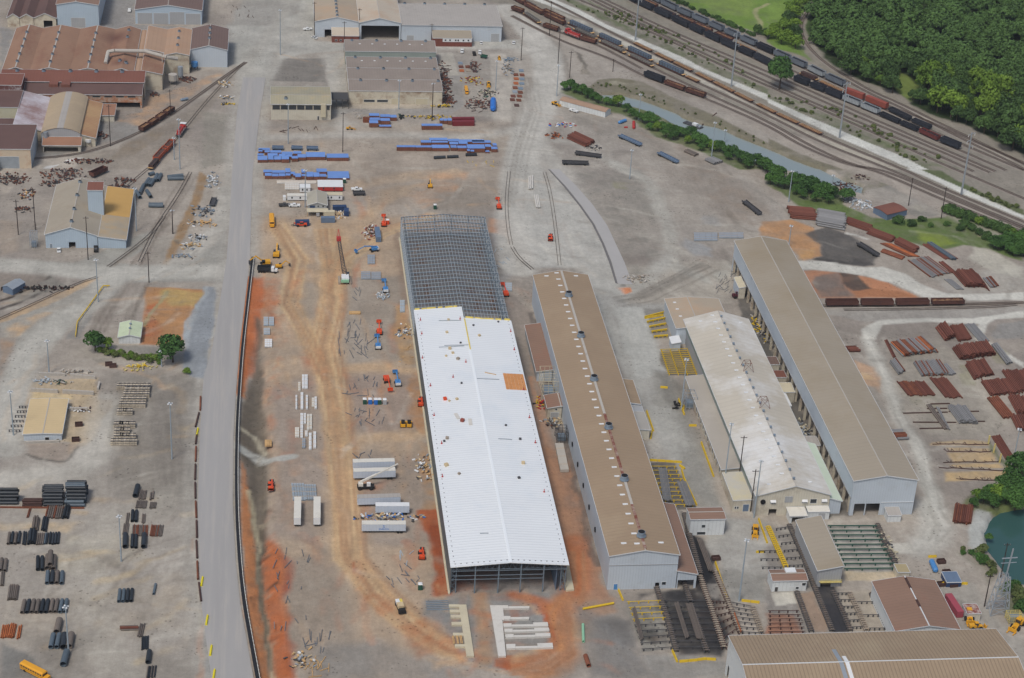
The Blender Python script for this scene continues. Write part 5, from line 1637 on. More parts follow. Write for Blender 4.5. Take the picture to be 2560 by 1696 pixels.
shed('rust_side_roof','sloping rust and sand side roof east of the barrel vaulted shed','lean-to',-99.9,-92.8,950,999.5,4.6,('w',6.6),mat('roof_rust_sand','#a67f5f',.8,.08,.06,dirt=('#b99a72',.5,.035),rib=('y',2.2,.04,.1)),skip=('w',),wx=M_CREAMB,wy=M_CREAMB)
shed('brown_lean_roof','square brown lean-to roof with pale door near the black openings','lean-to',-92.4,-85.6,985,999.6,3.6,('n',4.4),mat('roof_sienna','#96705a',.8,.08),wx=M_CREAMX,wy=M_CREAMB)
shed('front_brown_roof','brown front lean-to roof at the south foot of the barrel vaulted shed','lean-to',-118.8,-99.6,941.6,947.8,3.9,('n',6.0),mat('roof_sienna','#96705a',.8,.08),wx=M_CREAMX,wy=M_CREAMB,holes={'s':[(-118.4,-101,0,3.0)]})
shed('faded_white_roof','steep faded white and mauve sheet roof west of the barrel vaulted shed','shed',-134.6,-120.6,956.5,1003.8,5.8,('w',9.6),M_ROOFW,wx=M_CREAMB,wy=M_CREAMB)
w1,_=shed('patchwork_wall_house','tall house with patchwork rust and white wall at the west edge','industrial building',-152,-135.8,1003,1019,13.4,('n',14),M_ROOFR,wx=mat('wall_patchwork','#b9b8b8',.8,.1,.3,dirt=('#6b4844',.8,.5)),wy=M_RUSTR,ov=.1)
w2,_=shed('pale_green_wall_house','broad pale cream house with brown roof strip at the west edge','industrial building',-152,-134.9,979,1002.6,10,('n',10.6),M_ROOFDB2,wx=mat('wall_pale_green','#bfbca4',.8,.07,.2,dirt=('#a08c68',.35,.2)),wy=M_CREAMB,ov=.1)
w3,_=shed('dark_ridge_house','brown twin strip roof at the west edge above the cream front house','industrial building',-152,-135.2,958,970,6.8,('n',7.2),M_ROOFDB2,wx=M_RUSTD,wy=M_CREAMB,ov=.1)
w4,_=shed('cream_front_house','cream front house with dark roof line and grey double door at the west edge','industrial building',-152,-122.4,920.5,952,10.4,('n',11.0),M_ROOFDB2,wx=mat('wall_cream_rust','#c9b9a2',.8,.07,.2,dirt=('#b08a68',.4,.2)),wy=M_BLUEY,ov=.15)
door_s(w4,-138,-128.4,920.5,6.4,M_GALV)
shed('corner_porch','small brown roofed porch in front of the cream front house','porch',-150,-138.6,915.5,920.2,3.8,('n',5.4),M_ROOFR,wx=M_CREAMX,wy=M_CREAMB,ov=.1)
t1,_=gable('pale_blue_warehouse','pale blue gable warehouse with grey roller door behind the furnace bays','warehouse',-129.9,-105.2,1137.6,1190,14.4,16.4,roof=M_ROOFF,ridge=-118.4,wx=mat('siding_sky','#afbfcb'),wy=M_BLUEY)
door_s(t1,-121.7,-113.4,1137.6,6.2,M_GREYWX)
t2,_=gable('open_bay_store','brown roofed store with four grey roller bays and blue gable','store',-84.0,-43.8,1146.2,1196,9.0,12.2,roof=M_ROOFDB,ridge=-64.0,wx=mat('siding_sky','#afbfcb'),wy=M_BLUEY)
for k in range(4):
 x=-82.6+9.7*k
 door_s(t2,x,x+8.8,1146.2,7.0 if k!=2 else 7.8,M_GREYWX)
for k in range(3):
 x0_=(-159.4,-152.0,-143.6)[k]
 x1_=(-152.3,-143.9,-130.6)[k]
 gable('small_gable_bay',('westmost small brown gable bay with dark window strip','middle small brown gable bay with dark window strip','small brown gable bay with a black doorway')[k],'shed',x0_,x1_,1137,1178,5.8,8.4 if k<2 else 9.0,roof=M_ROOFDB2,wx=M_CREAMB,wy=M_CREAMB,cap=False,group='small brown gable bays',holes={'s':[(-138,-132.8,0,4.4)]}if k==2 else None)
# railway tracks
M_RAIL=mat('rail','#54473f',0.6,0.1,0.5)
M_TIE=mat('sleeper','#7b7066',0.9,0.2,0.6)
M_BALL=mat('ballast','#8a837b',0.95,0.12,0.4,dirt=('#6f675f',0.35,0.15))
def smooth_line(p,n=1):
 for _ in range(n):
  q=[p[0]]
  for a,b_ in zip(p,p[1:]):
   q+=[lerp(a,b_,.25),lerp(a,b_,.75)]
  q.append(p[-1])
  p=q
 return p
def cut_line(p,step):
 out,carry=[],0.0
 for a,b_ in zip(p,p[1:]):
  L=dist(a,b_)
  if L<1e-6:
   continue
  t=carry
  while t<L:
   out.append((lerp(a,b_,t/L),ang(a,b_)))
   t+=step
  carry=t-L
 return out
def track(label,pts,ties=True,bed=2.6):
 p=smooth_line(pts,2)
 c=p[len(p)//2]
 r=root('railway_track',label,'railway track',(c[0],c[1],0),group='railway tracks')
 o=(c[0],c[1],0)
 def off(d):
  q=[]
  for i,a in enumerate(p):
   u,v=p[max(i-1,0)],p[min(i+1,len(p)-1)]
   L=dist(u,v)+1e-6
   q.append((a[0]-(v[1]-u[1])/L*d,a[1]+(v[0]-u[0])/L*d))
  return q
 if bed:
  mb=MB(o)
  l_,r_=off(bed*.75),off(-bed*.75)
  lt_,rt_=off(bed*.5),off(-bed*.5)
  for i in range(len(p)-1):
   mb.hexa([(*r_[i],-.1),(*r_[i+1],-.1),(*l_[i+1],-.1),(*l_[i],-.1)],[(*rt_[i],.17),(*rt_[i+1],.17),(*lt_[i+1],.17),(*lt_[i],.17)])
  b_=mb.ob('ballast_bed',M_BALL,r)
 for d in(.72,-.72):
  q=off(d)
  mb=MB(o)
  for a,b_ in zip(q,q[1:]):
   mb.bar((*a,.38),(*b_,.38),.16,.18)
  mb.ob('rail',M_RAIL,r)
 if ties:
  mb=MB(o)
  for(x,y),a in cut_line(p,.85):
   mb.cbox((x,y,.15),(.3,2.5,.12),a)
  t=mb.ob('sleepers',M_TIE,r)
  t['kind']='stuff'
 return p
T20=lambda s:TL(2,0,s)
TR1=T20([1240,-25,1530,118,1810,240,2100,372,2367,490])+TL(3,0,[370,655,530,735,705,815,905,905,1200,1015,1500,1130,1900,1310,2500,1568])
TR2=T20([1150,0,1500,165,2040,405,2260,500])+TL(3,0,[290,690,475,765,700,868,890,938,1105,1025,1330,1135,1515,1213,1900,1385,2367,1580])
TR3=T20([1080,0,1160,45,1450,178,1640,272,1930,408,2340,590])+TL(3,0,[240,752,520,862,690,932,850,998,1020,1070,1220,1158,1400,1232,1570,1312,1775,1395,2200,1580])
track('loaded track under the row of pale grey hopper wagons',TR1)
track('loaded track under the rusty and red wagons',TR2)
track('loaded track under the long row of black hopper wagons',TR3)
track('single track curving out from the woods',TL(3,0,[420,20,370,110,310,200,305,300,350,410,470,540,620,650,780,745,960,850,1230,965,1600,1150,2000,1340,2500,1590]))
track('empty track nearest the woods beside the curving one',TL(3,0,[700,740,960,880,1200,985,1560,1170,1900,1340,2200,1480,2400,1590]))
for lb_,pts_ in(('upper empty through track south of the black hopper wagons',T20([860,0,1480,300,2320,650])+TL(3,0,[220,770,800,1030,1400,1290,2100,1590])),('second empty through track south of the black hopper wagons',T20([790,0,1400,295,2250,660])+TL(3,0,[200,805,800,1072,1500,1365,2050,1600])),('third empty through track south of the black hopper wagons',T20([730,0,1300,290,2200,690])+TL(3,0,[180,850,800,1120,1500,1410,1900,1590])),('empty track on mauve ballast north of the white haul road',T20([590,-10,860,100,1100,220,1500,400,2000,640,2367,800])+TL(3,0,[300,930,700,1110,1300,1380,1700,1560])+TL(3,1,[1800,30,2100,160,2500,330])),('track along the white road carrying the plank deck flat wagons',T20([280,-10,400,40,620,150,880,285,1130,412,1700,690,2367,1030])+TL(3,0,[530,1275,1300,1590])+TL(3,1,[1500,130,2500,545])),('track carrying wagons with slate blue loads',T20([60,0,240,100,545,238,800,350,1065,470,1350,605,1750,785,2367,1070])+TL(3,0,[500,1330,1000,1520])+TL(3,1,[1300,80,1700,250,2500,590])),('track carrying rusty gondolas and grey bundles',T20([-20,-20,290,150,490,245,790,385,1030,500,1330,645,1800,870,2367,1125])+TL(3,0,[400,1360,800,1540])+TL(3,1,[1080,10,1640,250,2500,610])),('track carrying the red shunting locomotive',T20([0,95,110,135,300,262,490,318,625,372,790,418,1000,530,1200,640])),('track with the three parked coal wagons north of the canal',T20([0,150,330,320,540,415,760,490,960,570,1220,712,1600,852,1800,918,2367,1165])+TL(3,0,[300,1350,700,1520])+TL(3,
1,[1000,10,1600,280,2500,640]))):
 track(lb_,pts_)
track('track under the four rusty gondolas by the grey tan shed',TL(3,1,[480,1265,1200,1262,1850,1250,2367,1235]),bed=0)
track('empty siding south of the four rusty gondolas',TL(3,1,[700,1303,1400,1297,2100,1275,2300,1255]),bed=0,ties=False)
track('curving track through the western works',TL(0,0,[2270,580,1980,780,1500,1130,1050,1340,700,1440,200,1480]),bed=2.2)
track('yard track beside the orange wagons',TL(0,0,[2240,600,1960,880,1700,1200,1450,1500])+TL(0,1,[1290,60,1160,180]),bed=0,ties=False)
track('sunken track running south through the crossing',TL(0,1,[1760,30,1640,250,1480,480,1400,620,1290,860]),bed=0,ties=False)
track('track curving southwest across the tarmac',TL(0,1,[1520,440,1400,600,1230,740,1000,905]),bed=0,ties=False)
track('track between the brown mill and the paved yard',TL(2,1,[300,30,350,200,390,450,420,700,440,890]),bed=0,ties=False)
track('spur curving past the steel frame hall',TL(2,1,[0,720,60,820,190,930]),bed=0,ties=False)
track('long spur from the north past the steel frame',TL(1,1,[2340,20,2310,300,2330,560,2360,700]),bed=0,ties=False)
track('sandy track edging the lower left road',TL(0,1,[-20,1395,330,1240,700,1065,900,1000]),bed=0,ties=False)
sheet_strip('concrete_strip',TL(2,1,[350,0,500,160,640,330,760,500,850,680,920,850,980,1060]),TL(2,1,[440,0,590,150,740,320,880,520,960,690,1040,860,1115,1065]),mat('concrete_haul','#a8a6a3',.9,.05,.1),.12)
sheet_strip('tarmac_edge',TL(2,1,[335,0,485,165,620,335,740,505,828,680,898,860,955,1050]),TL(2,1,[347,0,497,160,637,332,757,502,847,681,917,853,977,1058]),mat('tarmac_dark','#6f6d6c',.9,.08,.2),.1)
# rolling stock
def bogies(r,L,m=None):
 for s in(-1,1):
  mb=MB()
  mb.box(s*(L/2-2.2)-1.1,s*(L/2-2.2)+1.1,-1.05,1.05,.75,1.05)
  b_=mb.ob('bogie',M_STEELD,r)
  for dx in(-.85,.85):
   mb=MB()
   x=s*(L/2-2.2)+dx
   mb.cyl((x,-.95,.88),(x,.95,.88),.42,8)
   mb.ob('wheelset',M_STEELD,b_)
def mk_gondola(L,hgt,m,load=None,low=False):
 r=root('gondola_wagon','','railway wagon')
 z0,W2,z1=1.1,1.5,1.1+hgt
 mb=MB()
 mb.box(-L/2+.5,L/2-.5,-W2,W2,z0,z0+.25)
 for y in(-W2,W2-.12):
  mb.box(-L/2+.5,L/2-.5,y,y+.12,z0+.25,z1)
 for x in(-L/2+.5,L/2-.62):
  mb.box(x,x+.12,-W2+.12,W2-.12,z0+.25,z1)
 mb.ob('body',m,r)
 mb=MB()
 n=int(L/1.3)
 for i in range(n+1):
  x=-L/2+.5+(L-1.12)*i/n
  for y in(-W2-.1,W2+.02):
   mb.box(x,x+.12,y,y+.08,z0+.1,z1)
 mb.box(-L/2+.45,L/2-.45,-W2-.12,-W2+.1,z1,z1+.12).box(-L/2+.45,L/2-.45,W2-.1,W2+.12,z1,z1+.12)
 mb.ob('side_ribs',m,r)
 if load:
  mb=MB()
  rr=random.Random(4)
  nx_=int(L/1.1)
  hs=[[z0+.3+(hgt-.5)*rr.uniform(.45,1.05)for _ in range(3)]for _ in range(nx_+1)]
  vs,fs=[],[]
  for i in range(nx_+1):
   for j in range(3):
    vs.append((-L/2+.65+(L-1.3)*i/nx_,-W2+.15+(2*W2-.3)*j/2,hs[i][j]))
  for i in range(nx_):
   for j in range(2):
    fs.append((i*3+j,(i+1)*3+j,(i+1)*3+j+1,i*3+j+1))
  mb.add(vs,fs)
  mb.ob('load',load,r)
 bogies(r,L)
 return r
def mk_hopper(L,m,load=None,mt=None):
 r=root('hopper_wagon','','railway wagon')
 W2,zt=1.55,4.1
 mb=MB()
 for y,o_ in((-W2,0),(W2-.1,0)):
  mb.box(-L/2+.6,L/2-.6,y,y+.1,1.5,zt)
 mb.hexa([(-L/2+2.4,-W2+.1,1.2),(L/2-2.4,-W2+.1,1.2),(L/2-2.4,W2-.1,1.2),(-L/2+2.4,W2-.1,1.2)],[(-L/2+2.0,-W2+.1,1.7),(L/2-2.0,-W2+.1,1.7),(L/2-2.0,W2-.1,1.7),(-L/2+2.0,W2-.1,1.7)])
 for s in(-1,1):
  x=s*(L/2-.7)
  mb.hexa([(min(x,x-s*1.9),-W2+.1,1.6),(max(x,x-s*1.9),-W2+.1,1.6),(max(x,x-s*1.9),W2-.1,1.6),(min(x,x-s*1.9),W2-.1,1.6)],[(min(x,x-s*.15),-W2+.1,zt-.2),(max(x,x-s*.15),-W2+.1,zt-.2),(max(x,x-s*.15),W2-.1,zt-.2),(min(x,x-s*.15),W2-.1,zt-.2)])
 mb.ob('body',m,r)
 mb=MB()
 n=11
 for i in range(n+1):
  x=-L/2+.6+(L-1.34)*i/n
  for y in(-W2-.12,W2):
   mb.box(x,x+.14,y,y+.12,1.4,zt)
 mb.box(-L/2+.55,L/2-.55,-W2-.14,-W2+.1,zt,zt+.14).box(-L/2+.55,L/2-.55,W2-.1,W2+.14,zt,zt+.14)
 mb.ob('side_ribs',mt or m,r)
 mb=MB()
 mb.box(-L/2+1.6,L/2-1.6,-W2+.12,W2-.12,2.0,2.9 if not load else 3.75)
 mb.ob('load' if load else 'hopper_floor',load or M_RUSTD,r)
 bogies(r,L)
 return r
def mk_flat(L,m,planks=None,load=None):
 r=root('flat_wagon','','railway wagon')
 mb=MB()
 mb.box(-L/2+.4,L/2-.4,-.35,.35,.9,1.25)
 for y in(-1.5,1.36):
  mb.box(-L/2+.4,L/2-.4,y,y+.14,.95,1.35)
 mb.ob('frame',m,r)
 if planks:
  k=int((L-.8)/1.15)
  for i in range(k):
   mb=MB()
   x=-L/2+.5+(L-1)*i/k
   mb.box(x,x+.62,-1.48,1.48,1.36,1.46)
   mb.ob('deck_plank',planks,r)
 if load:
  lm,lh=load
  for j,y in enumerate((-1.1,-.37,.37)):
   mb=MB()
   mb.box(-L/2+1.6,L/2-1.6,y,y+.7,1.45,1.45+lh-(.3 if j==1 else 0))
   mb.ob('load_bundle',lm,r)
  mb=MB()
  for x in np.arange(-L/2+2,L/2-1.8,1.5):
   mb.box(x,x+.12,-1.3,1.2,1.4,1.5+lh+.05)
  mb.ob('strapping',M_STEELD,r)
 for s in(-1,1):
  mb=MB()
  mb.box(s*(L/2-1.0)-.5,s*(L/2-1.0)+.5,-1.45,1.45,1.3,1.42)
  mb.ob('end_platform',M_WOOD if planks is None else m,r)
 bogies(r,L)
 return r
def mk_box(L,m):
 r=root('box_wagon','','railway wagon')
 mb=MB()
 mb.box(-L/2+.5,L/2-.5,-1.5,1.5,1.1,4.2)
 mb.ob('body',m,r)
 mb=MB()
 mb.hexa([(-L/2+.45,-1.55,4.2),(L/2-.45,-1.55,4.2),(L/2-.45,1.55,4.2),(-L/2+.45,1.55,4.2)],[(-L/2+.45,-.5,4.5),(L/2-.45,-.5,4.5),(L/2-.45,.5,4.5),(-L/2+.45,.5,4.5)])
 mb.ob('roof',m,r)
 mb=MB()
 for x in(-1.5,.2):
  mb.box(x,x+1.4,-1.58,-1.5,1.3,3.9)
 mb.ob('sliding_door',m,r)
 bogies(r,L)
 return r
M_HOPB=mat('wagon_black','#2d3139',.6,.15,.3,dirt=('#4a4648',.25,.2),rnd=.2)
M_HOPG=mat('wagon_grey','#6f7780',.6,.08,.3,dirt=('#565c66',.3,.2),rnd=.12)
M_HOPW=mat('wagon_pale','#a6acae',.6,.08,.3,dirt=('#6f7578',.4,.3))
M_WRED=mat('wagon_red','#8f4c3f',.6,.1,.3,dirt=('#7b4038',.3,.2))
M_WORG=mat('wagon_orange','#b4583a',.6,.1,.3,dirt=('#6e4536',.4,.3))
M_WBRN=mat('wagon_brown','#5e3f37',.8,.15,.3,dirt=('#3e322f',.4,.2),rnd=.15)
M_SLOAD=mat('load_slate','#5f6c7b',.6,.12,.3,rnd=.12,rib=('z',.5,.05,.3))
M_GLOAD=mat('load_grey','#77736c',.8,.15,.4,rnd=.1)
M_COAL=mat('coal','#232327',.9,.2,.8)
M_SCRAP=mat('scrap_brown','#6b4d3b',.9,.35,.9,dirt=('#a3835c',.5,.8))
PROTO={}
def proto(k,f):
 if k not in PROTO:
  PROTO[k]=f()
  PROTO[k].location=(0,0,-500)
 return PROTO[k]
KIND={'hb':lambda:mk_hopper(16,M_HOPB,M_COAL),'hg':lambda:mk_hopper(16,M_HOPG,M_COAL,M_HOPG),'hw':lambda:mk_hopper(16,M_HOPW,M_COAL,M_HOPG),'gr':lambda:mk_gondola(16,1.9,M_WBRN,M_SCRAP),'gb':lambda:mk_gondola(16,1.7,M_HOPB,M_COAL),'gm':lambda:mk_gondola(16,2.2,mat('wagon_maroon','#6d3a36',.7,.12,.3),M_COAL),'go':lambda:mk_gondola(16,1.9,M_WORG,M_RUSTD),'ge':lambda:mk_gondola(16,2.0,M_WBRN),'fp':lambda:mk_flat(16,M_WBRN,mat('deck_plank','#a5805a',.9,.15,.6,rnd=.15)),'fs':lambda:mk_flat(16,M_WBRN,None,(M_SLOAD,2.2)),'fg':lambda:mk_flat(16,M_WBRN,None,(M_GLOAD,1.1)),'fr':lambda:mk_flat(16,M_WBRN,None,(M_RUSTD,1.3)),'br':lambda:mk_box(16,M_WRED),'gre':lambda:mk_gondola(16,1.7,M_WBRN,M_SCRAP)}
CARNAME={'hb':'black hopper wagon','hg':'slate grey hopper wagon','hw':'pale grey hopper wagon','gr':'rusty brown gondola','gb':'black gondola','gm':'maroon hopper wagon','go':'orange gondola','ge':'empty rust brown gondola','fp':'flat wagon with tan cross planks','fs':'flat wagon loaded with slate blue bundles','fg':'flat wagon with grey steel bundles','fr':'flat wagon with dark rusty load','br':'red covered wagon','gre':'rust brown gondola filled with scrap'}
used_proto=set()
def place_car(k,a,b_,where,group):
 """a, b: ground points of the two ends"""
 p=proto(k,KIND[k])
 L=dist(a,b_)
 c=lerp(a,b_,.5)
 s=L/16.6
 lb_=(CARNAME[k]+' '+where).strip()
 if k not in used_proto:
  used_proto.add(k)
  p.location=(c[0],c[1],.1)
  p.rotation_euler=(0,0,ang(a,b_))
  p.scale=(s,1,1)
  p['label']=lb_
  p['group']=group
  return p
 return dup(p,(c[0],c[1],.1),ang(a,b_),lb_,group,sc=(s,1,1))
def at_px(line,col,x):
 """point of a track where it crosses survey x of a sheet: nearest track point to the ray through x"""
 best,bp_=1e9,None
 for i in range(len(line)-1):
  for t in range(20):
   p=lerp(line[i],line[i+1],t/20)
   d=(p[0]*CR[2][0]+p[1]*CR[2][1]-CAM_H*CR[2][2])
   sx=1280+FPX*(p[0]*CR[0][0]+p[1]*CR[0][1]-CAM_H*CR[0][2])/d
   e=abs(sx-(640*col+x*K))
   if e<best:
    best,bp_=e,p
 return bp_
def train(line,items,group):
 for k,col,xa,xb,where in items:
  place_car(k,at_px(line,col,xa),at_px(line,col,xb),where,group)
SEQ=['furthest up the row','second from the far end','third from the far end','fourth from the far end','fifth from the far end','sixth from the far end','seventh from the far end','eighth from the far end']
train(TR1,[('hg',2,1240,1385,'furthest up the grey row'),('hg',2,1390,1530,'second along the grey row'),('hg',2,1535,1665,'third along the grey row'),('hg',2,1670,1812,'fourth along the grey row'),('hg',2,1818,1960,'fifth along the grey row'),('hg',2,1965,2105,'sixth along the grey row'),('hg',2,2110,2255,'seventh along the grey row'),('hb',2,2262,2420,'following the grey row'),('hg',3,60,200,'behind the lone trackside tree'),('hg',3,205,360,'just right of the lone trackside tree'),('hw',3,366,522,'between two slate grey ones near the tree'),('hg',3,530,705,'at the near end of the grey row')],'hopper wagons of the grey row')
train(TR2,[('gr',2,1190,1335,'furthest up the middle row'),('fr',2,1340,1520,'second along the middle row'),('gr',2,1530,1690,'third along the middle row'),('gr',2,1695,1860,'fourth along the middle row'),('gr',2,1865,2045,'fifth along the middle row'),('fp',2,2055,2260,'in the middle row beside the black hoppers'),('fr',3,290,470,'right of the lone trackside tree'),('fp',3,478,700,'in front of the red covered wagon'),('br',3,712,895,'behind the tall pylon'),('br',3,903,1100,'right of the tall pylon'),('gb',3,1120,1320,'behind the red covered wagons'),('gb',3,1328,1510,'with orange end board, last of the middle row')],'wagons of the middle row')
train(TR3,[('hb',2,1080,1155,'cut by the top edge'),('hb',2,1160,1310,'leading the black row'),('hb',2,1315,1470,'second along the black row'),('hb',2,1480,1640,'third along the black row'),('hb',2,1645,1775,'fourth along the black row'),('hb',2,1780,1930,'fifth along the black row, white patch on its side'),('hb',2,1935,2090,'sixth along the black row'),('hb',2,2095,2240,'seventh along the black row'),('hb',2,2245,2400,'just left of the lone trackside tree'),('hb',3,240,385,'just right of the lone trackside tree'),('hb',3,390,525,'second right of the lone trackside tree'),('hb',3,530,688,'touching the pale grey pair'),('hw',3,693,855,'behind the tall pylon foot'),('hw',3,862,1025,'right of the tall pylon foot'),('gb',3,1032,1215,'right of the pale grey pair'),('gb',3,1222,1395,'before the maroon one'),('gm',3,1402,1580,'with white lettering near the row end'),('hb',3,1588,1778,'with white lettering, last of the black row')],'hopper wagons of the black row')
TR8=T20([280,-10,400,40,620,150,880,285,1130,412,1700,690,2367,1030])+TL(3,0,[530,1275])
train(TR8,[('fp',2,1130+i*186,1310+i*186,'%s along the white road'%w_)for i,w_ in enumerate(('first','second','third','fourth','fifth','sixth'))]+[('fp',2,2250,2440,'seventh along the white road'),('fp',3,85,290,'eighth along the white road'),('fp',3,300,530,'last along the white road')],'plank deck wagons by the white road')
TR9=T20([60,0,240,100,545,238,800,350,1065,470,1350,605,1750,785])
train(TR9,[('fg',2,70,235,'near the white road top'),('gr',2,290,485,'behind the red locomotive row'),('fs',2,520,765,'furthest of the four'),('fs',2,785,1025,'second of the four'),('fs',2,1045,1300,'third of the four'),('fs',2,1330,1600,'nearest of the four'),('fp',2,1605,1760,'with bare rusty deck at the row end')],'wagons of the slate load row')
TR10=T20([-20,-20,290,150,490,245,790,385,1030,500,1330,645])
train(TR10,[('gr',2,0,110,'furthest in the rusty row'),('gr',2,115,290,'second in the rusty row'),('gr',2,295,485,'long, ahead of the red locomotive'),('fg',2,560,790,'behind the red locomotive'),('fg',2,800,1060,'in the middle of the yard'),('fg',2,1070,1345,'with orange end boards')],'wagons of the rusty row')
TR11=T20([0,95,110,135,300,262,490,318,625,372,790,418])
train(TR11,[('gr',2,-40,105,'at the left edge of the rail yard'),('fg',2,110,265,'left of the low rusty tender'),('gr',2,290,435,'just left of the red locomotive'),('gr',2,632,790,'just right of the red locomotive')],'wagons with the locomotive')
TR12=T20([960,570,1220,712,1600,852,1800,918])
train(TR12,[('hb',2,1218,1412,'parked north of the canal'),('gr',2,1412,1598,'parked behind the black hopper, north of the canal'),('gr',2,1600,1802,'last of the three north of the canal')],'three wagons north of the canal')
TR13=TL(3,1,[480,1265,1200,1262,1850,1250,2367,1235])
train(TR13,[('ge',3,505,835,'leftmost of four by the white haul road'),('ge',3,840,1168,'second of four by the white haul road'),('ge',3,1172,1500,'third of four, some scrap inside'),('gre',3,1504,1825,'rightmost of four by the white haul road')],'four gondolas by the white haul road')
def locomotive(label,c,a,m_body,m_cab):
 r=root('locomotive',label,'locomotive',(c[0],c[1],.1),a)
 mb=MB()
 mb.box(-7,7,-1.45,1.45,1.1,1.45)
 mb.ob('frame',M_STEELD,r)
 mb=MB()
 mb.box(-3.2,6.2,-.95,.95,1.45,3.5).box(-6.4,-5.2,-.95,.95,1.45,2.8)
 mb.ob('hood',m_body,r)
 mb=MB()
 mb.box(-5.2,-3.2,-1.45,1.45,1.45,4.1)
 cb=mb.ob('cab',m_body,r)
 mb=MB()
 mb.box(-5.4,-3.0,-1.6,1.6,4.1,4.28)
 mb.ob('roof',m_cab,cb)
 mb=MB()
 for y in(-1.5,1.46):
  mb.box(-4.9,-3.5,y,y+.05,2.8,3.7)
 mb.ob('window',M_GLASS,cb)
 mb=MB()
 for x in(0,1.6,3.2,4.8):
  mb.cyl((x,0,3.5),(x,0,3.8),.4,8)
 mb.ob('fan',M_STEELD,r)
 for y in(-1.4,1.4):
  mb=MB()
  mb.bar((-6.9,y,2.4),(6.9,y,2.4),.08)
  for x in(-6.9,-3,0,3,6.9):
   mb.bar((x,y,1.45),(x,y,2.4),.06)
  mb.ob('handrail',M_WHITE,r)
 bogies(r,14)
 return r
locomotive('small red locomotive with pale handrails in the rail yard',lerp(at_px(TR11,2,490),at_px(TR11,2,622),.5),ang(at_px(TR11,2,490),at_px(TR11,2,622)),M_RED,M_RED)
WL=TL(0,0,[1710,1190,1660,1270,1540,1400,1410,1560])
locomotive('red white and blue locomotive heading the orange wagons',lerp(*TL(0,0,[1705,1195,1650,1275]),.5),ang(*TL(0,0,[1705,1195,1650,1275])),M_RED,M_WHITE)
for k,s,w_ in(('gr',[1645,1285,1560,1385],'right behind the tricolour locomotive'),('go',[1600,1335,1520,1425],'second behind the tricolour locomotive'),('go',[1540,1395,1435,1510],'loaded dark, last behind the tricolour locomotive'),('fr',[1460,1500,1385,1585],'low, at the tail of the orange wagons')):
 if k=='gr':
  continue
 a,b_=TL(0,0,s)
 place_car(k,a,b_,w_,'wagons behind the tricolour locomotive')
a,b_=TL(0,1,[840,85,985,20])
place_car('ge',a,b_,'rusty covered, standing behind the west workshop','wagons behind the tricolour locomotive')
for i,(xa,ya,xb,yb)in enumerate(((1300,1230,1380,1180),(1385,1178,1450,1135),(1455,1130,1520,1085),(1525,1080,1600,1030))):
 a,b_=TL(0,0,[xa,ya,xb,yb])
 place_car('gr',a,b_,'in the curved rusty row, number %s from the south'%('one','two','three','four')[i],'curved rusty row by the furnace sheds')
# pipes and long products
PIPE_ME={}
def pipe_mesh(L,r,m,solid=False):
 k=(round(L,0),round(r,2),m.name,solid)
 if k not in PIPE_ME:
  mb=MB()
  L_=k[0]
  if solid=='beam':
   h=r*2
   mb.box(0,L_,-r,r,0,.06).box(0,L_,-r,r,h-.06,h).box(0,L_,-.05,.05,.06,h-.06)
  elif solid:
   mb.cyl((0,0,r),(L_,0,r),r,8)
  else:
   mb.tube((0,0,r),(L_,0,r),r,max(.06,r*.14),12 if r>.4 else 8)
  o=mb.ob('pipe',m)
  PIPE_ME[k]=o.data
  bpy.data.objects.remove(o)
 return PIPE_ME[k]
def stack(label,A,B,C,n,layers=1,m=None,group=None,single=False,name='pipe_bundle',part='pipe',cat='pipe stack',mats=None,solid=False,jit=.4,r=None,taper=True,bearers=True,z0=0.12,gap=1.0):
 """pipes lying from A to B, the row running on towards C (start of the last pipe)"""
 L,a=dist(A,B),ang(A,B)
 per=(-math.sin(a),math.cos(a))
 wdt=(C[0]-A[0])*per[0]+(C[1]-A[1])*per[1]
 sh=(C[0]-A[0])*math.cos(a)+(C[1]-A[1])*math.sin(a)
 sg=1 if wdt>0 else-1
 wdt=abs(wdt)
 rr=random.Random(int(abs(A[0]*13+A[1]*7))+n)
 if r is None:
  r=max(.08,(wdt/max(n-1,1))/2*.88*gap)if n>1 else.4
 pitch=wdt/max(n-1,1)if n>1 else 0
 rt=None if single else root(name,label,cat,(A[0],A[1],0),a,group=group)
 if not single and bearers:
  for t in(.18,.82):
   mb=MB()
   y0_,y1_=(-.4,sg*wdt+.4)if sg>0 else(sg*wdt-.4,.4)
   mb.box(L*t-.12+sh*0,L*t+.12,y0_,y1_,0,z0)
   mb.ob('bearer',M_WOODG,rt)
 for l_ in range(layers):
  k=n-l_ if taper else n
  for i in range(k):
   m_=rr.choice(mats)if mats else m
   y=sg*(pitch*(i+(l_*.5 if taper else 0)))
   x=rr.uniform(-jit,jit)+sh*(i/max(n-1,1))
   z=z0+l_*r*1.74
   Lj=L
   if single:
    o=bpy.data.objects.new(part,pipe_mesh(Lj,r,m_,solid))
    COL.objects.link(o)
    o.location=(A[0]+x*math.cos(a)-y*math.sin(a),A[1]+x*math.sin(a)+y*math.cos(a),z)
    o.rotation_euler=(0,0,a)
    tag(o,label,cat,group)
   else:
    inst(part,pipe_mesh(Lj,r,m_,solid),rt,(x,y,z))
 return rt
def S4(c,r,s):
 p=TL(c,r,s)
 return p[0],p[1],p[2]
BK=[M_BLACK]
BG=[M_PIPEB,M_PIPEB,M_PIPEBG,M_BLACK]
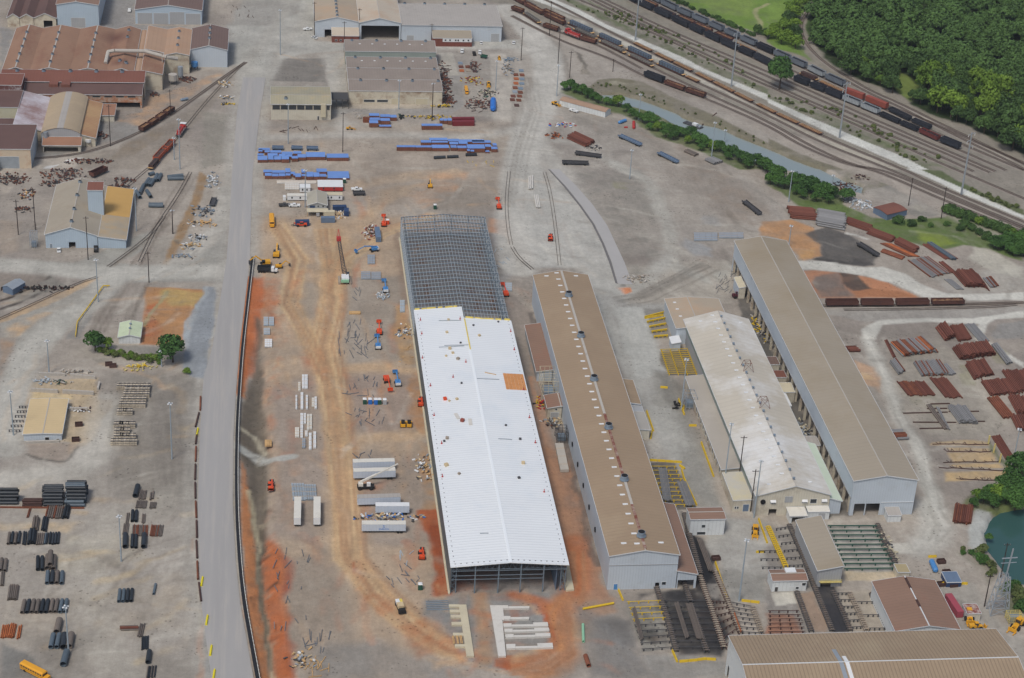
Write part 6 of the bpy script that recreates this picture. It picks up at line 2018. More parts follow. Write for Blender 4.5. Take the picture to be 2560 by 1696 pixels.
yard=[('grey brown pipe in the row of ten above the bus',(0,3,[205,975,230,855,600,970]),10,BG,.0),('short black pipe in the row of four east of the yard',(0,3,[1098,875,1110,765,1212,870]),4,BG,.0),('dark pipe in the four pipe group below the upright stack',(0,3,[435,705,445,590,570,705]),4,[M_BLACK,M_PIPEB,M_PIPEBG],.0),('black pipe in the pair left of the three pipe stack',(0,3,[350,580,352,465,392,580]),2,BK,.0),('grey pipe in the pair at the west edge',(0,3,[5,585,18,475,45,590]),2,[M_PIPEB,M_PIPEBG],.0),('blue black pipe in the pair below the brown bundles',(0,3,[1220,370,1225,260,1255,372]),2,BK,.0),('black pipe of the upper pair beside the light pole',(0,3,[1222,130,1228,32,1258,130]),2,BK,.0),('grey pipe in the leaning trio south of the row of ten',(0,3,[470,1300,495,1185,525,1300]),2,[M_PIPEBG],.0),]
for lb_,(c,r,s),n,ms,_ in yard:
 A,B,C=S4(c,r,s)
 stack(lb_,A,B,C,n,1,mats=ms,single=True,cat='steel pipe',group=lb_.split(' in the ')[-1]if ' in the ' in lb_ else 'upper pipe pair',jit=.15,z0=.02)
for lb_,s,ms,r in(('single blue black pipe left of the two under the brown bundles',[1157,372,1160,262,1157,372],BK,.95),('single blue black pipe right of the two under the brown bundles',[1328,372,1335,262,1328,372],BK,.95),('lone grey pipe north of the leaning trio',[525,1165,552,1050,525,1165],[M_PIPEB],1.1),('black pipe leaning beside the light pole foot',[588,1305,600,1190,588,1305],BK,1.1),('brown grey pipe right of the light pole foot',[640,1300,662,1185,640,1300],[M_PIPEB],1.1),('lone grey pipe nearest the yellow bus',[585,1465,618,1345,585,1465],[M_PIPEBG],1.1),('lone black pipe between two small stacks',[1368,1440,1384,1330,1368,1440],BK,.85),('slim grey pipe lying alone on two bearers',[1420,800,1440,705,1420,800],[M_PIPEBG],.45)):
 A,B,C=S4(0,3,s)
 stack(lb_,A,B,C,1,1,mats=ms,single=True,cat='steel pipe',r=r,jit=0,z0=.02)
A,B,C=S4(0,2,[1250,1470,1275,1378,1250,1470])
stack('large lone black pipe right of the tall pipe stacks',A,B,C,1,1,mats=BK,single=True,cat='steel pipe',r=1.0,jit=0,z0=.02)
for lb_,c,r,s,n,ly,ms in(('small row of black pipes with one rusty at the west side',0,3,[75,335,90,235,170,335],4,1,[M_BLACK,M_BLACK,M_PIPEB]),('black pipe pair with mouths towards the road of pipes',0,3,[212,340,225,222,232,340],2,1,BK),('double stack of black pipes in the long broken row',0,3,[262,335,275,218,318,335],3,2,BK),('pale and black pipes lying in the long broken row',0,3,[340,338,355,240,430,338],6,1,BG),('four black pipes ending the long broken row',0,3,[458,335,470,230,535,335],4,1,BK),('grey brown pipe bundle north of the long broken row',0,3,[300,205,315,98,345,208],3,2,[M_PIPEB]),('banded black pipe bundle with pale straps',0,3,[385,210,405,92,425,215],3,2,BK),('brown and grey pipes leaning side by side under the rusty beam',0,3,[420,95,445,-10,555,100],8,1,[M_PIPEB,M_RUST,M_PIPEB]),('black pipe bundle right of the brown leaning pipes',0,3,[580,98,605,-10,625,98],3,2,BK),('three black pipes stacked as a pyramid with one grey on top',0,3,[438,575,445,455,495,575],2,2,[M_BLACK,M_PIPEB]),('brown pipes on the west edge below the grey pair',0,3,[5,720,15,600,30,722],3,2,[M_PIPEB]),('brown bundle of thin pipes left of the row of ten',0,3,[72,850,90,730,155,850],6,2,[M_PIPEB]),('three orange rust beams at the west edge',0,3,[10,1200,30,1085,60,1200],4,1,[M_RUSTO]),('bright orange rust beam pack at the west edge',0,3,[75,1200,100,1080,125,1200],4,2,[M_RUSTO]),('thin rust beams right of the bright orange pack',0,3,[160,1208,180,1095,178,1208],2,1,[M_RUSTO]),('maroon pipe bundle lying crosswise above the small stacks',
0,3,[1112,1130,1290,1125,1112,1100],4,2,[M_RUSTR,M_PIPEB]),('short grey bundle beside the maroon crosswise pipes',0,3,[1275,1190,1300,1080,1310,1190],3,1,[M_PIPEB]),('black bundle of four thin pipes under the crosswise pipes',0,3,[1312,1310,1315,1195,1368,1305],5,1,BK),('black bundle cut by the bottom edge',0,3,[1355,1568,1370,1465,1430,1568],7,1,[M_BLACK,M_PIPEB]),('broad brown bundle of thin pipes with seven across',0,3,[1225,255,1232,155,1360,258],12,1,[M_PIPEB,M_RUST]),('narrow brown bundle right of the broad one',0,3,[1388,258,1405,160,1492,260],9,1,[M_PIPEB,M_RUST]),('small brown bundle left of the broad one',0,3,[1135,248,1150,150,1175,248],4,1,[M_PIPEB]),('slim brown rods beside the light pole',0,3,[1165,145,1178,50,1180,145],2,1,[M_PIPEB]),('slim brown rods right of the upper black pair',0,3,[1312,140,1322,50,1335,140],3,1,[M_PIPEB]),('brown bundle near the large lone black pipe',0,2,[1285,1485,1300,1400,1340,1485],5,1,[M_PIPEB]),('thin pair of brown rods near the large lone black pipe',0,2,[1390,1500,1398,1430,1412,1480],2,1,[M_PIPEB]),('second brown bundle row, left piece',0,2,[1255,1568,1270,1500,1300,1568],5,1,[M_PIPEB]),('second brown bundle row, middle piece',0,2,[1312,1568,1325,1505,1345,1568],4,1,[M_PIPEB]),('second brown bundle row, right piece',0,2,[1385,1568,1395,1510,1435,1568],5,1,[M_PIPEB]),('dark rusty pipe lying alone at the top of the yard',0,3,[250,85,275,0,262,85],2,1,[M_RUST])):
 A,B,C=S4(c,r,s)
 stack(lb_,A,B,C,n,ly,mats=ms,group='small pipe stacks in the lower left yard',jit=.3)
for lb_,c,r,s,n,ly,ms in(('tall black pipe stack cut by the west edge',0,2,[-40,1530,155,1530,-40,1455],5,5,BK),('tall black pipe stack in the middle of three',0,2,[400,1545,575,1545,400,1420],8,5,BK),('highest blue black pipe stack, its pipes lying in five steps',0,2,[605,1550,775,1550,635,1400],9,6,[M_BLACK,M_PIPEBG]),('low maroon brown stack between the black ones',0,2,[210,1550,385,1550,215,1510],4,3,[M_RUSTD])):
 A,B,C=S4(c,r,s)
 stack(lb_,A,B,C,n,ly,mats=ms,group='large pipe racks on the rusty beam',jit=.5)
bmq=TL(0,2,[0,1560,780,1568])
mb=MB((bmq[0][0],bmq[0][1],0))
mb.bar((*bmq[0],.25),(*bmq[1],.25),.6,.5)
tag(mb.ob('rusty_beam',M_RUST),'long rusty beam along the front of the black pipe stacks','beam')
RR=[M_RUSTR]
RG=[M_PIPEG,M_PIPEG,M_RUST]
for lb_,c,r,s,n,ly,ms in(('flat topped rust red stack at the green edge, first from the west',3,1,[180,365,425,385,215,455],14,3,RR),('grey pipe stack with stepped front beside the first rust stack',3,1,[465,395,710,440,450,520],16,3,[M_PIPEG]),('rust red stack right of the grey stepped stack',3,1,[735,460,955,535,730,510],9,3,RR),('rust red stack second along the green edge',3,1,[955,560,1170,640,920,600],9,3,RR),('rust red stack with white marks, middle of the green edge',3,1,[1215,650,1400,740,1170,690],9,3,RR),('rust pipes lying flat beside one blue grey pipe pair',3,1,[1420,695,1640,835,1530,690],12,1,RR),('blue grey pipe pair at the green edge',3,1,[1480,690,1710,845,1500,685],2,1,[M_PIPEBG]),('thin orange brown rods fanning out by the lone trailer',3,1,[1040,690,1300,810,1130,690],7,1,[M_RUST,M_RUSTO]),('thin rust rods below the fanning ones',3,1,[1040,765,1240,838,1060,745],4,1,[M_RUST]),('broad grey pipe bed west of the strapped rust stack',3,1,[1300,850,1500,1000,1470,810],16,1,RG),('narrow rust strip between the grey bed and the strapped stack',3,1,[1585,865,1700,960,1610,858],3,1,RR),('tall strapped rust red stack near the white road',3,1,[1715,965,1830,1095,1900,960],14,4,RR),('rust red half stack right of the strapped one',3,1,[1900,960,1990,1090,1960,1000],5,3,RR),('grey low bundle left of the strapped rust stack',3,1,[1630,1020,1740,1110,1690,1020],7,1,[M_PIPEG]),('mixed grey and rust bundle at the east end',3,1,[1990,1010,2060,1095,2060,1000],6,1,RG),('wide mixed grey and orange stack in the upper pipe field',
3,2,[1130,50,1250,165,1440,10],22,3,[M_PIPEG,M_RUST,M_RUSTO,M_PIPEG]),('rust rods slanting at the west side of the pipe field',3,2,[1080,20,1160,180,1100,15],3,1,RR),('grey and rust stack, second row of the pipe field',3,2,[1125,220,1210,335,1180,190],6,2,RG),('broad grey stack with one rust band, second row',3,2,[1340,220,1420,345,1590,210],20,2,RG),('loose grey pipes right of the broad grey stack',3,2,[1600,250,1680,340,1650,240],4,1,RG),('flat rust brown bed in the third row',3,2,[1195,400,1300,530,1440,400],18,1,[M_RUST,M_RUSTR]),('long red rods in the third row beside a grey pipe',3,2,[1500,370,1650,555,1640,365],10,1,RR),('huge flat red brown stack in the east field',3,2,[1710,100,1780,200,2030,50],22,4,RR),('grey edge pipes right of the huge red stack',3,2,[2070,60,2210,240,2110,50],3,1,[M_PIPEG]),('orange red stack below the huge red one',3,2,[1820,240,1900,370,2000,200],15,3,RR),('red stack with white marks cut by the grass',3,2,[1970,400,2060,530,2230,380],18,2,RR),('far east rust stack with grey pipe lines',3,2,[2170,310,2300,500,2400,300],16,2,RR),('rust rods sloping down at the east edge',3,2,[2030,555,2180,740,2120,540],6,1,[M_RUST]),('bright rust stack at the east edge with white marks',3,2,[2220,540,2300,690,2400,560],12,3,RR),('lower rust stack at the east edge beside the light mast',3,2,[2250,730,2310,850,2400,740],9,3,RR),('small grey stack on long bearers',3,2,[1665,640,1770,785,1830,640],12,3,[M_PIPEG]),('two thin brown pipes crossing the bearers',3,2,[1470,
620,1640,850,1500,615],3,1,[M_PIPEB]),('single grey rod leaning to the sand patch',3,2,[1560,640,1660,840,1575,640],2,1,[M_PIPEG]),('red brown pipe pair by the yellow posts',3,2,[2070,910,2200,1120,2140,895],7,1,RR),('rust pipes hanging over the pond bank',3,3,[1710,130,1735,-30,1870,150],10,2,[M_RUST,M_RUSTR]),('grey stub rods poking from behind the east shed',3,2,[1130,860,1230,855,1190,935],6,1,[M_PIPEG,M_RUST]),('rust stubs behind the far east wall of the shed',3,2,[715,90,825,88,745,120],3,1,RR),('rust pack on the upper strip, far top of the field',3,1,[1555,1475,1640,1590,1640,1440],6,3,RR),('red flat bed at the top of the field',3,1,[1680,1460,1760,1590,1800,1440],12,2,RR),('grey rods right of the red flat bed',3,1,[1820,1440,1960,1600,1900,1430],8,1,[M_PIPEG]),('three dark rust pipe bundles on the ground by the canal trees',2,0,[1590,1405,1690,1450,1620,1395],3,1,[M_PIPEB]),('grey pipes beside the canal trees',2,0,[1790,1490,1880,1530,1850,1470],4,1,[M_PIPEG]),('maroon pipe stack in the north yard',2,0,[510,1285,680,1365,590,1240],12,3,[M_RUSTR]),('white beam trio standing on the paved yard, northern',2,1,[158,190,158,68,190,190],3,1,[M_CONCW]),('white beam trio on the paved yard, southern',2,1,[228,362,208,240,258,360],3,1,[M_CONCW])):
 A,B,C=S4(c,r,s)
 stack(lb_,A,B,C,n,ly,mats=ms,group='pipe stacks of the east yard',jit=.8 if n>8 else.4,bearers=False)
for x0_,y0_,x1_,y1_ in((1250,690,1660,680),(1670,675,1950,672),(1340,773,1740,775),(1780,768,2005,765),(1400,832,1640,828),(1655,645,1470,648),(1680,600,1500,605)):
 a,b_=TL(3,2,[x0_,y0_,x1_,y1_])
 mb=MB((*a,0))
 mb.bar((*a,.25),(*b_,.25),.4,.4)
 tag(mb.ob('bearer_beam',M_RUSTD),'dark rusty bearer beam lying across the pipe field','beam','bearer beams in the pipe field')
for lb_,s,m_ in(('four long sticks of sapling debris on the sand, northmost line',[1520,975,2040,980],M_STEELD),('second debris line on the sand patches',[1650,1040,2060,1045],M_STEELD),('third debris line on the sand patches',[1620,1145,2130,1140],M_STEELD),('fourth debris line on the sand patches',[1580,1190,2180,1220],M_STEELD),('southmost debris line on the sand patches',[1780,1300,2140,1310],M_STEELD)):
 a,b_=TL(3,2,s)
 mb=MB((*a,0))
 rr=random.Random(int(a[0]))
 p0=a
 for i in range(1,9):
  p1=lerp(a,b_,i/8)
  p1=(p1[0],p1[1]+rr.uniform(-.4,.4))
  mb.bar((*p0,.15),(*p1,.15),.35,.25)
  p0=p1
 for i in range(14):
  c=lerp(a,b_,rr.random())
  t_=rr.uniform(0,3.1)
  mb.bar((c[0],c[1],.1),(c[0]+2*math.cos(t_),c[1]+2*math.sin(t_),.35),.12)
 tag(mb.ob('debris_line',M_RUSTD),lb_,'debris','debris lines on the sand patches')
for s in([2040,895,2035,975],[2095,990,2085,1050],[2152,1085,2140,1145],[2208,1175,2195,1240]):
 bs,tp=T(3,2,s[2],s[3]),None
 mb=MB((*bs,0))
 mb.bar((*bs,0),(*bs,4.2),.5)
 tag(mb.ob('yellow_post',M_YELP),'pale yellow guard post between the sand patches and the grass','post','yellow guard posts')
# poles and pylons
def rise(base,c,r,x,y):
 px,py=640*c+x*K,424*r+y*K
 a,b_=(px-1280.0)/FPX,-(py-848.0)/FPX
 d=[a*CR[0][i]+b_*CR[1][i]+CR[2][i]for i in range(3)]
 t=(base[0]*d[0]+base[1]*d[1])/(d[0]**2+d[1]**2)
 return CAM_H+d[2]*t
def pole(c,r,bx,by,c1,r1,tx,ty,label,kind='wood',w=None,fix=None):
 b_=T(c,r,bx,by,5 if(bx,by)in((1975,1240),(2105,1230))else 0)
 h=rise(b_,c1,r1,tx,ty)if fix is None else fix
 rt=root('light_mast' if kind in('mast','lamp')else('utility_pole' if kind=='wood' else 'transmission_pole'),label,'light mast' if kind in('mast','lamp')else 'pole',(*b_,0))
 mb=MB()
 if kind=='wood':
  mb.cyl((0,0,0),(0,0,h),w or.24,7,(w or.24)*.7)
  mb.ob('shaft',M_POLE,rt)
  mb=MB()
  mb.box(-1.3,1.3,-.08,.08,h-.9,h-.7)
  mb.ob('cross_arm',M_POLE,rt)
  mb=MB()
  for x in(-1.1,0,1.1):
   mb.cyl((x,0,h-.7),(x,0,h-.35),.08,5)
  mb.ob('insulators',M_GALV,rt)
 elif kind in('mast','lamp'):
  mb.cyl((0,0,0),(0,0,h),w or.3,8,(w or.3)*.55)
  mb.ob('shaft',M_POLEG if kind=='mast' else M_POLE,rt)
  for i in range(4 if kind=='mast' else 3):
   a=math.pi/2*i+.4
   mb=MB()
   z=h-.2
   mb.cbox((.75*math.cos(a),.75*math.sin(a),z-.35),(.65,.5,.28),a)
   mb.ob('lamp_head',M_LAMP,rt)
  mb=MB()
  mb.bar((-.8,0,h-.15),(.8,0,h-.15),.12).bar((0,-.8,h-.15),(0,.8,h-.15),.12)
  mb.ob('bracket',M_POLEG,rt)
 else:
  mb.cyl((0,0,0),(0,0,h),w or.55,10,(w or.55)*.5)
  mb.ob('shaft',M_GALV,rt)
  if kind=='pylon':
   for k,z in enumerate((h-1.2,h-4.8,h-8.4)):
    mb=MB()
    s=1 if k%2==0 else-1
    mb.bar((-2.4 if k==0 else(0 if s>0 else-2.6),0,z),(2.6 if s>0 else 0,0,z+.5),.22)
    mb.ob('cross_arm',M_GALV,rt)
    for x in((-2.3,2.5)if k==0 else(2.5,)):
     mb=MB()
     mb.cyl((x*s if k else x,0,z-1.1),(x*s if k else x,0,z+.3),.13,6)
     mb.ob('insulator',M_WHITE,rt)
 return rt,h,b_
PY=[]
for a in((2,0,1140,375,2,0,1180,-110,'first tall grey transmission pole beside the white haul road','pylon'),(2,0,2027,800,2,0,2088,295,'second tall grey transmission pole beside the white haul road','pylon'),(3,0,660,1275,3,0,745,760,'third tall grey transmission pole, in front of the pale hopper wagons','pylon'),(3,1,1785,235,3,0,1888,1225,'fourth tall grey transmission pole near the east edge','pylon')):
 rt,h,b_=pole(*a)
 rt.rotation_euler=(0,0,.5)
 PY.append((b_,h))
wires=root('power_line','thin power line wires strung between the tall transmission poles','power line',(0,0,0))
M_WIRE=mat('wire','#55585c',.5,.05)
for k,(dx,dz)in enumerate(((-2.1,-2.2),(2.2,-2.2),(2.2,-9.4))):
 mb=MB()
 for(a,ha),(b_,hb)in zip(PY,PY[1:]):
  for i in range(10):
   t0,t1=i/10,(i+1)/10
   sag=lambda t:-4.5*4*t*(1-t)
   p,q=lerp(a,b_,t0),lerp(a,b_,t1)
   mb.bar((p[0]+dx,p[1]+dx*.5,ha+(hb-ha)*t0+dz+sag(t0)),(q[0]+dx,q[1]+dx*.5,ha+(hb-ha)*t1+dz+sag(t1)),.03)
 mb.ob('wire',M_WIRE,wires)
for a in((0,1,328,560,0,1,300,170,'dark pole west of the pale blue workshop','wood'),(0,1,170,605,0,1,152,280,'dark pole with cross arm at the far west yard','wood'),(0,1,815,835,0,1,790,435,'dark pole in front of the workshop doorway','wood'),(0,1,1378,1045,0,1,1357,760,'dark pole at the corner of the clay plot','wood'),(0,1,1598,595,0,1,1598,375,'dark lamp pole beside the sunken track','lamp'),(0,1,908,1225,0,1,880,830,'tall grey mast beside the yellow guard rail','mast'),(0,1,1262,570,0,1,1245,170,'grey mast east of the hopper tower','mast'),(0,0,1022,1355,0,0,1000,970,'dark pole by the brown lean-to','wood'),(0,0,1577,1075,0,0,1570,830,'dark pole above the pale blue tank','wood'),(0,0,1665,1568,0,0,1645,1100,'grey mast beside the tricolour locomotive','mast'),(0,0,1612,1480,0,0,1600,1270,'grey mast over the orange wagons','mast'),(0,2,1590,1110,0,2,1567,590,'pale pole standing alone in the dark soil field','mast'),(0,2,125,890,0,2,97,480,'tall grey mast left of the sand roofed store','mast'),(0,2,455,320,0,2,440,10,'tall grey mast by the concrete walls','mast'),(0,3,1122,488,0,3,1097,65,'light pole among the small brown stacks','mast'),(0,3,635,1340,0,3,600,900,'pale light pole through the leaning pipes','mast'),(0,2,1495,255,0,2,1497,105,'slim pale pole in front of the round tree','mast'),(1,0,225,510,1,0,225,90,'tall grey mast at the north road','mast'),(1,0,802,1410,1,0,808,1040,'dark pole between the blue tarped rows','wood'),(1,0,815,480,1,0,818,200,'dark pole beside the sawtooth sheds',
'wood'),(1,0,1627,1120,1,0,1635,770,'dark lamp pole in front of the sawtooth sheds','lamp'),(1,0,1320,1010,1,0,1327,740,'grey mast at the stained cream front','mast'),(1,0,2215,840,1,0,2230,560,'grey mast by the equipment yard','mast'),(1,0,298,1330,1,0,297,960,'pale mast in front of the olive roofed plant','mast'),(1,0,540,345,1,0,545,20,'dark pole at the north warehouse corner','wood'),(1,0,955,350,1,0,955,80,'dark pole beside the dark doorway','wood'),(1,0,1622,390,1,0,1626,220,'dark pole at the brick office corner','wood'),(1,1,455,350,1,1,447,0,'pale mast beside the site office','mast'),(2,0,83,560,2,0,90,255,'dark pole by the substation','wood'),(2,0,345,335,2,0,355,10,'dark pole by the rail yard edge','wood'),(2,0,425,590,2,0,435,260,'dark pole near the yellow pipeline','wood'),(2,0,532,720,2,0,537,475,'dark pole above the canal trees','wood'),(2,0,932,665,2,0,950,545,'short dark pole on the grey mound','wood'),(2,0,412,890,2,0,435,600,'grey mast at the end of the canal trees','mast'),(2,0,1170,1110,2,0,1187,870,'lamp mast among the canal trees','mast'),(2,0,1845,1450,2,0,1880,1130,'tall lamp mast among the canal trees','mast'),(2,0,1965,1300,2,0,1975,1200,'short pole standing in the canal','mast'),(2,1,1087,90,2,0,1120,1385,'lamp mast in the dark scrub field','mast'),(3,1,190,300,3,1,232,10,'pale lamp mast at the canal bend','mast'),(3,1,592,155,3,1,606,50,'slim pole at the canal end','mast'),(3,1,190,720,3,1,210,515,'pale post behind the grey tan shed roof','mast'),(3,
1,1298,335,3,1,1333,75,'dark pole behind the red roofed shed','wood'),(3,1,1600,455,3,1,1657,165,'dark pole in the green strip','wood'),(3,2,2255,1190,3,2,2335,830,'lamp mast at the grass edge of the pipe field','mast'),(2,2,1975,1240,2,2,2033,780,'tall pale mast at the office corner','mast'),(2,2,2105,1230,2,2,2140,895,'dark pole beside the cream works','wood'),(2,3,2205,25,2,2,2285,1210,'dark pole in front of the cream works gable','wood'),(2,3,2235,85,2,2,2313,1125,'tall grey mast in front of the cream works gable','mast'),(2,2,1565,650,2,2,1605,180,'thin pole by the transformer cage','mast'),(2,3,2098,855,2,3,2177,285,'very tall white mast in the south yard','mast'),(3,3,2000,905,3,3,2065,610,'dark pole beside the lattice tower','wood'),(3,3,2150,640,3,3,2225,320,'dark pole between the lattice tower and the pond','wood')):
 pole(*a,w=.34 if 'very tall' in a[8]else None)
lt_=root('lattice_tower','silver lattice tower with crossed braces beside the pond','lattice tower',(*T(3,3,2120,960),0))
h_=16
for sx,sy in((-1,-1),(1,-1),(1,1),(-1,1)):
 mb=MB()
 mb.bar((sx*3.4,sy*2.2,0),(sx*1.6,sy*1.2,h_),.28)
 mb.ob('leg',M_GALV,lt_)
mb=MB()
for i in range(5):
 z0_,z1_=h_*i/5,h_*(i+1)/5
 f_0=lambda z:3.4-1.8*z/h_
 g_0=lambda z:2.2-1.0*z/h_
 for s in(-1,1):
  mb.bar((-f_0(z0_),s*g_0(z0_),z0_),(f_0(z1_),s*g_0(z1_),z1_),.14).bar((f_0(z0_),s*g_0(z0_),z0_),(-f_0(z1_),s*g_0(z1_),z1_),.14)
  mb.bar((s*f_0(z0_),-g_0(z0_),z0_),(s*f_0(z1_),g_0(z1_),z1_),.14)
  mb.bar((-f_0(z1_),s*g_0(z1_),z1_),(f_0(z1_),s*g_0(z1_),z1_),.16)
mb.ob('braces',M_GALV,lt_)
mb=MB()
mb.bar((0,0,8),(1.0,0,27),.4).bar((-2.4,0,23),(3.2,0,23.3),.3).bar((-2.4,0,21),(3.2,0,21.3),.2)
mb.ob('pole_head',M_GALV,lt_)
# trees
def leaf_mat(name,h1,h2):
 m=bpy.data.materials.new(name)
 m.use_nodes=True
 n,l=m.node_tree.nodes,m.node_tree.links
 b=n['Principled BSDF']
 b.inputs['Roughness'].default_value=.75
 b.inputs['Specular IOR Level'].default_value=.2
 oi=n.new('ShaderNodeObjectInfo')
 g=n.new('ShaderNodeNewGeometry')
 nz=n.new('ShaderNodeTexNoise')
 nz.inputs['Scale'].default_value=.35
 nz.inputs['Detail'].default_value=5
 l.new(g.outputs['Position'],nz.inputs['Vector'])
 ad=n.new('ShaderNodeMath')
 ad.operation='MULTIPLY_ADD'
 n2=n.new('ShaderNodeTexNoise')
 n2.inputs['Scale'].default_value=.11
 l.new(g.outputs['Position'],n2.inputs['Vector'])
 a2=n.new('ShaderNodeMath')
 a2.operation='MULTIPLY_ADD'
 a2.inputs[1].default_value=.45
 l.new(oi.outputs['Random'],a2.inputs[0])
 l.new(n2.outputs[0],a2.inputs[2])
 l.new(a2.outputs[0],ad.inputs[0])
 ad.inputs[1].default_value=1.15
 l.new(nz.outputs[0],ad.inputs[2])
 mr=n.new('ShaderNodeMapRange')
 mr.inputs[1].default_value=.75
 mr.inputs[2].default_value=1.75
 l.new(ad.outputs[0],mr.inputs[0])
 mx=n.new('ShaderNodeMix')
 mx.data_type='RGBA'
 l.new(mr.outputs[0],mx.inputs[0])
 mx.inputs[6].default_value=(*lin(h1),1)
 mx.inputs[7].default_value=(*lin(h2),1)
 l.new(mx.outputs[2],b.inputs['Base Color'])
 b.inputs['Transmission Weight'].default_value=0
 return m
M_LF=leaf_mat('leaves_wood','#2c4024','#54713a')
M_LF2=leaf_mat('leaves_bank','#2f4a28','#507436')
M_LFY=leaf_mat('leaves_light','#4a6626','#6f8a34')
M_LFS=leaf_mat('leaves_scrub','#454f2e','#6c7845')
M_TRK=mat('bark','#4d4238',.95,.2,.6)
def crown_mesh(seed,n=620,leaf=.55,lobes=9,flat=.85,m=None):
 """crown of unit-ish size 5 m radius, base at z=0; leaf clumps scattered over uneven lobes"""
 rr=np.random.RandomState(seed)
 L=[]
 for i in range(lobes):
  a,d=rr.rand()*6.28,(rr.rand()**.5)*2.9
  L.append((d*math.cos(a),d*math.sin(a),rr.uniform(2.2,6.3-d*.7),rr.uniform(1.5,2.7)))
 L.append((0,0,4.6,3.0))
 pts=[]
 w=np.array([q[3]**2 for q in L])
 w/=w.sum()
 idx=rr.choice(len(L),n,p=w)
 v=rr.randn(n,3)
 v[:,2]=np.abs(v[:,2])*.9+v[:,2]*.1-.15
 v/=np.linalg.norm(v,axis=1)[:,None]
 La=np.array(L)[idx]
 rad_=La[:,3]*(rr.uniform(.72,1.08,n))
 c=La[:,:3]+v*rad_[:,None]*np.array([1,1,flat])
 nrm=v+rr.randn(n,3)*.55
 nrm/=np.linalg.norm(nrm,axis=1)[:,None]
 up=np.tile([0.3,.2,1.0],(n,1))+rr.randn(n,3)*.4
 s=np.cross(nrm,up)
 s/=np.linalg.norm(s,axis=1)[:,None]+1e-6
 t=np.cross(nrm,s)
 sz=leaf*rr.uniform(.6,1.5,n)[:,None]
 V=np.empty((n,5,3))
 V[:,0]=c-s*sz
 V[:,1]=c-t*sz*rr.uniform(.5,1,(n,1))+nrm*.12
 V[:,2]=c+s*sz*rr.uniform(.6,1.2,(n,1))
 V[:,3]=c+t*sz*rr.uniform(.5,1.1,(n,1))-nrm*.1
 V[:,4]=c+nrm*sz*.35
 k=np.arange(n)[:,None]*5
 Fa=np.concatenate([k+[0,1,4],k+[1,2,4],k+[2,3,4],k+[3,0,4]],0)
 me=bpy.data.meshes.new('crown')
 me.from_pydata(V.reshape(-1,3).tolist(),[],Fa.tolist())
 me.materials.append(m or M_LF)
 me.update()
 return me
tm=MB()
tm.cyl((0,0,-.3),(.2,0,4.6),.3,7,.16).cyl((.1,0,2.6),(1.8,.8,5.2),.14,5,.06).cyl((.1,0,3.0),(-1.6,-.9,5.4),.13,5,.06).cyl((.15,0,3.2),(-.4,1.7,5.8),.12,5,.05)
TRUNK_ME=tm.ob('trunk',M_TRK).data
bpy.data.objects.remove(bpy.data.objects['trunk'])
CROWN=[crown_mesh(s,760,.5,10)for s in range(8)]
CROWNB=[crown_mesh(s+20,900,.45,10,m=M_LF2)for s in range(5)]
CROWNY=[crown_mesh(s+40,620,.5,9,m=M_LFY)for s in range(3)]
BUSH=[crown_mesh(s+60,330,.7,6,m=M_LFS)for s in range(4)]
def tree(x,y,s,cm,label,group,name='broadleaf_tree',hz=1.0,trunk=True,z=0.0,cat='tree'):
 r=root(name,label,cat,(x,y,z),rng.uniform(0,6.28),group)
 inst('crown',cm,r,(0,0,(1.2 if trunk else-1.3)*s*hz),sc=(s,s,s*hz))
 if trunk:
  inst('trunk',TRUNK_ME,r,sc=(s,s,s*hz))
 return r
def pt_in(p,poly):
 c,n=False,len(poly)
 for i in range(n):
  a,b_=poly[i],poly[i-1]
  if(a[1]>p[1])!=(b_[1]>p[1])and p[0]<(b_[0]-a[0])*(p[1]-a[1])/(b_[1]-a[1])+a[0]:
   c=not c
 return c
WOOD=TL(3,0,[400,-60,420,130,390,300,420,400,560,540,740,690,920,790,1190,890,1290,960,1420,1020,1560,1060,1700,1150,1900,1220,2100,1330,2367,1450,2600,1560,2700,-200])
CLEAR=TL(3,0,[1180,690,1300,740,1480,900,1260,930,1160,820])
cand=[]
xs_,ys_=[p[0]for p in WOOD],[p[1]for p in WOOD]
y=min(ys_)
row=0
while y<max(ys_):
 x=min(xs_)+(row%2)*3.4
 while x<max(xs_):
  p=(x+rng.uniform(-2.2,2.2),y+rng.uniform(-2.2,2.2))
  if pt_in(p,WOOD)and not pt_in(p,CLEAR)and rng.random()<.9:
   cand.append(p)
  x+=6.9
 y+=6.2
 row+=1
cand.sort(key=lambda p:math.hypot(p[0]-0,p[1]))
far_mb_v,far_mb_f=[],[]
WL3=['dark green broadleaf tree in the dense wood beyond the railway','fresh light green tree in the dense wood beyond the railway','small olive tree in the dense wood beyond the railway']
LOWC=[crown_mesh(s+80,560,.6,8)for s in range(4)]
nf=0
far=[]
for i,(x,y)in enumerate(cand):
 s=rng.choice((rng.uniform(.6,.95),rng.uniform(.85,1.3),rng.uniform(1.2,1.85)))
 if i<175:
  k=1 if rng.random()<.16 else(2 if rng.random()<.2 else 0)
  cm=rng.choice(CROWNY)if k==1 else rng.choice(CROWN)
  tree(x,y,s if k!=2 else s*.75,cm,WL3[k],('trees of the dense wood','light green trees of the dense wood','small olive trees of the dense wood')[k],hz=rng.uniform(.85,1.5))
 else:
  far.append((x,y,s))
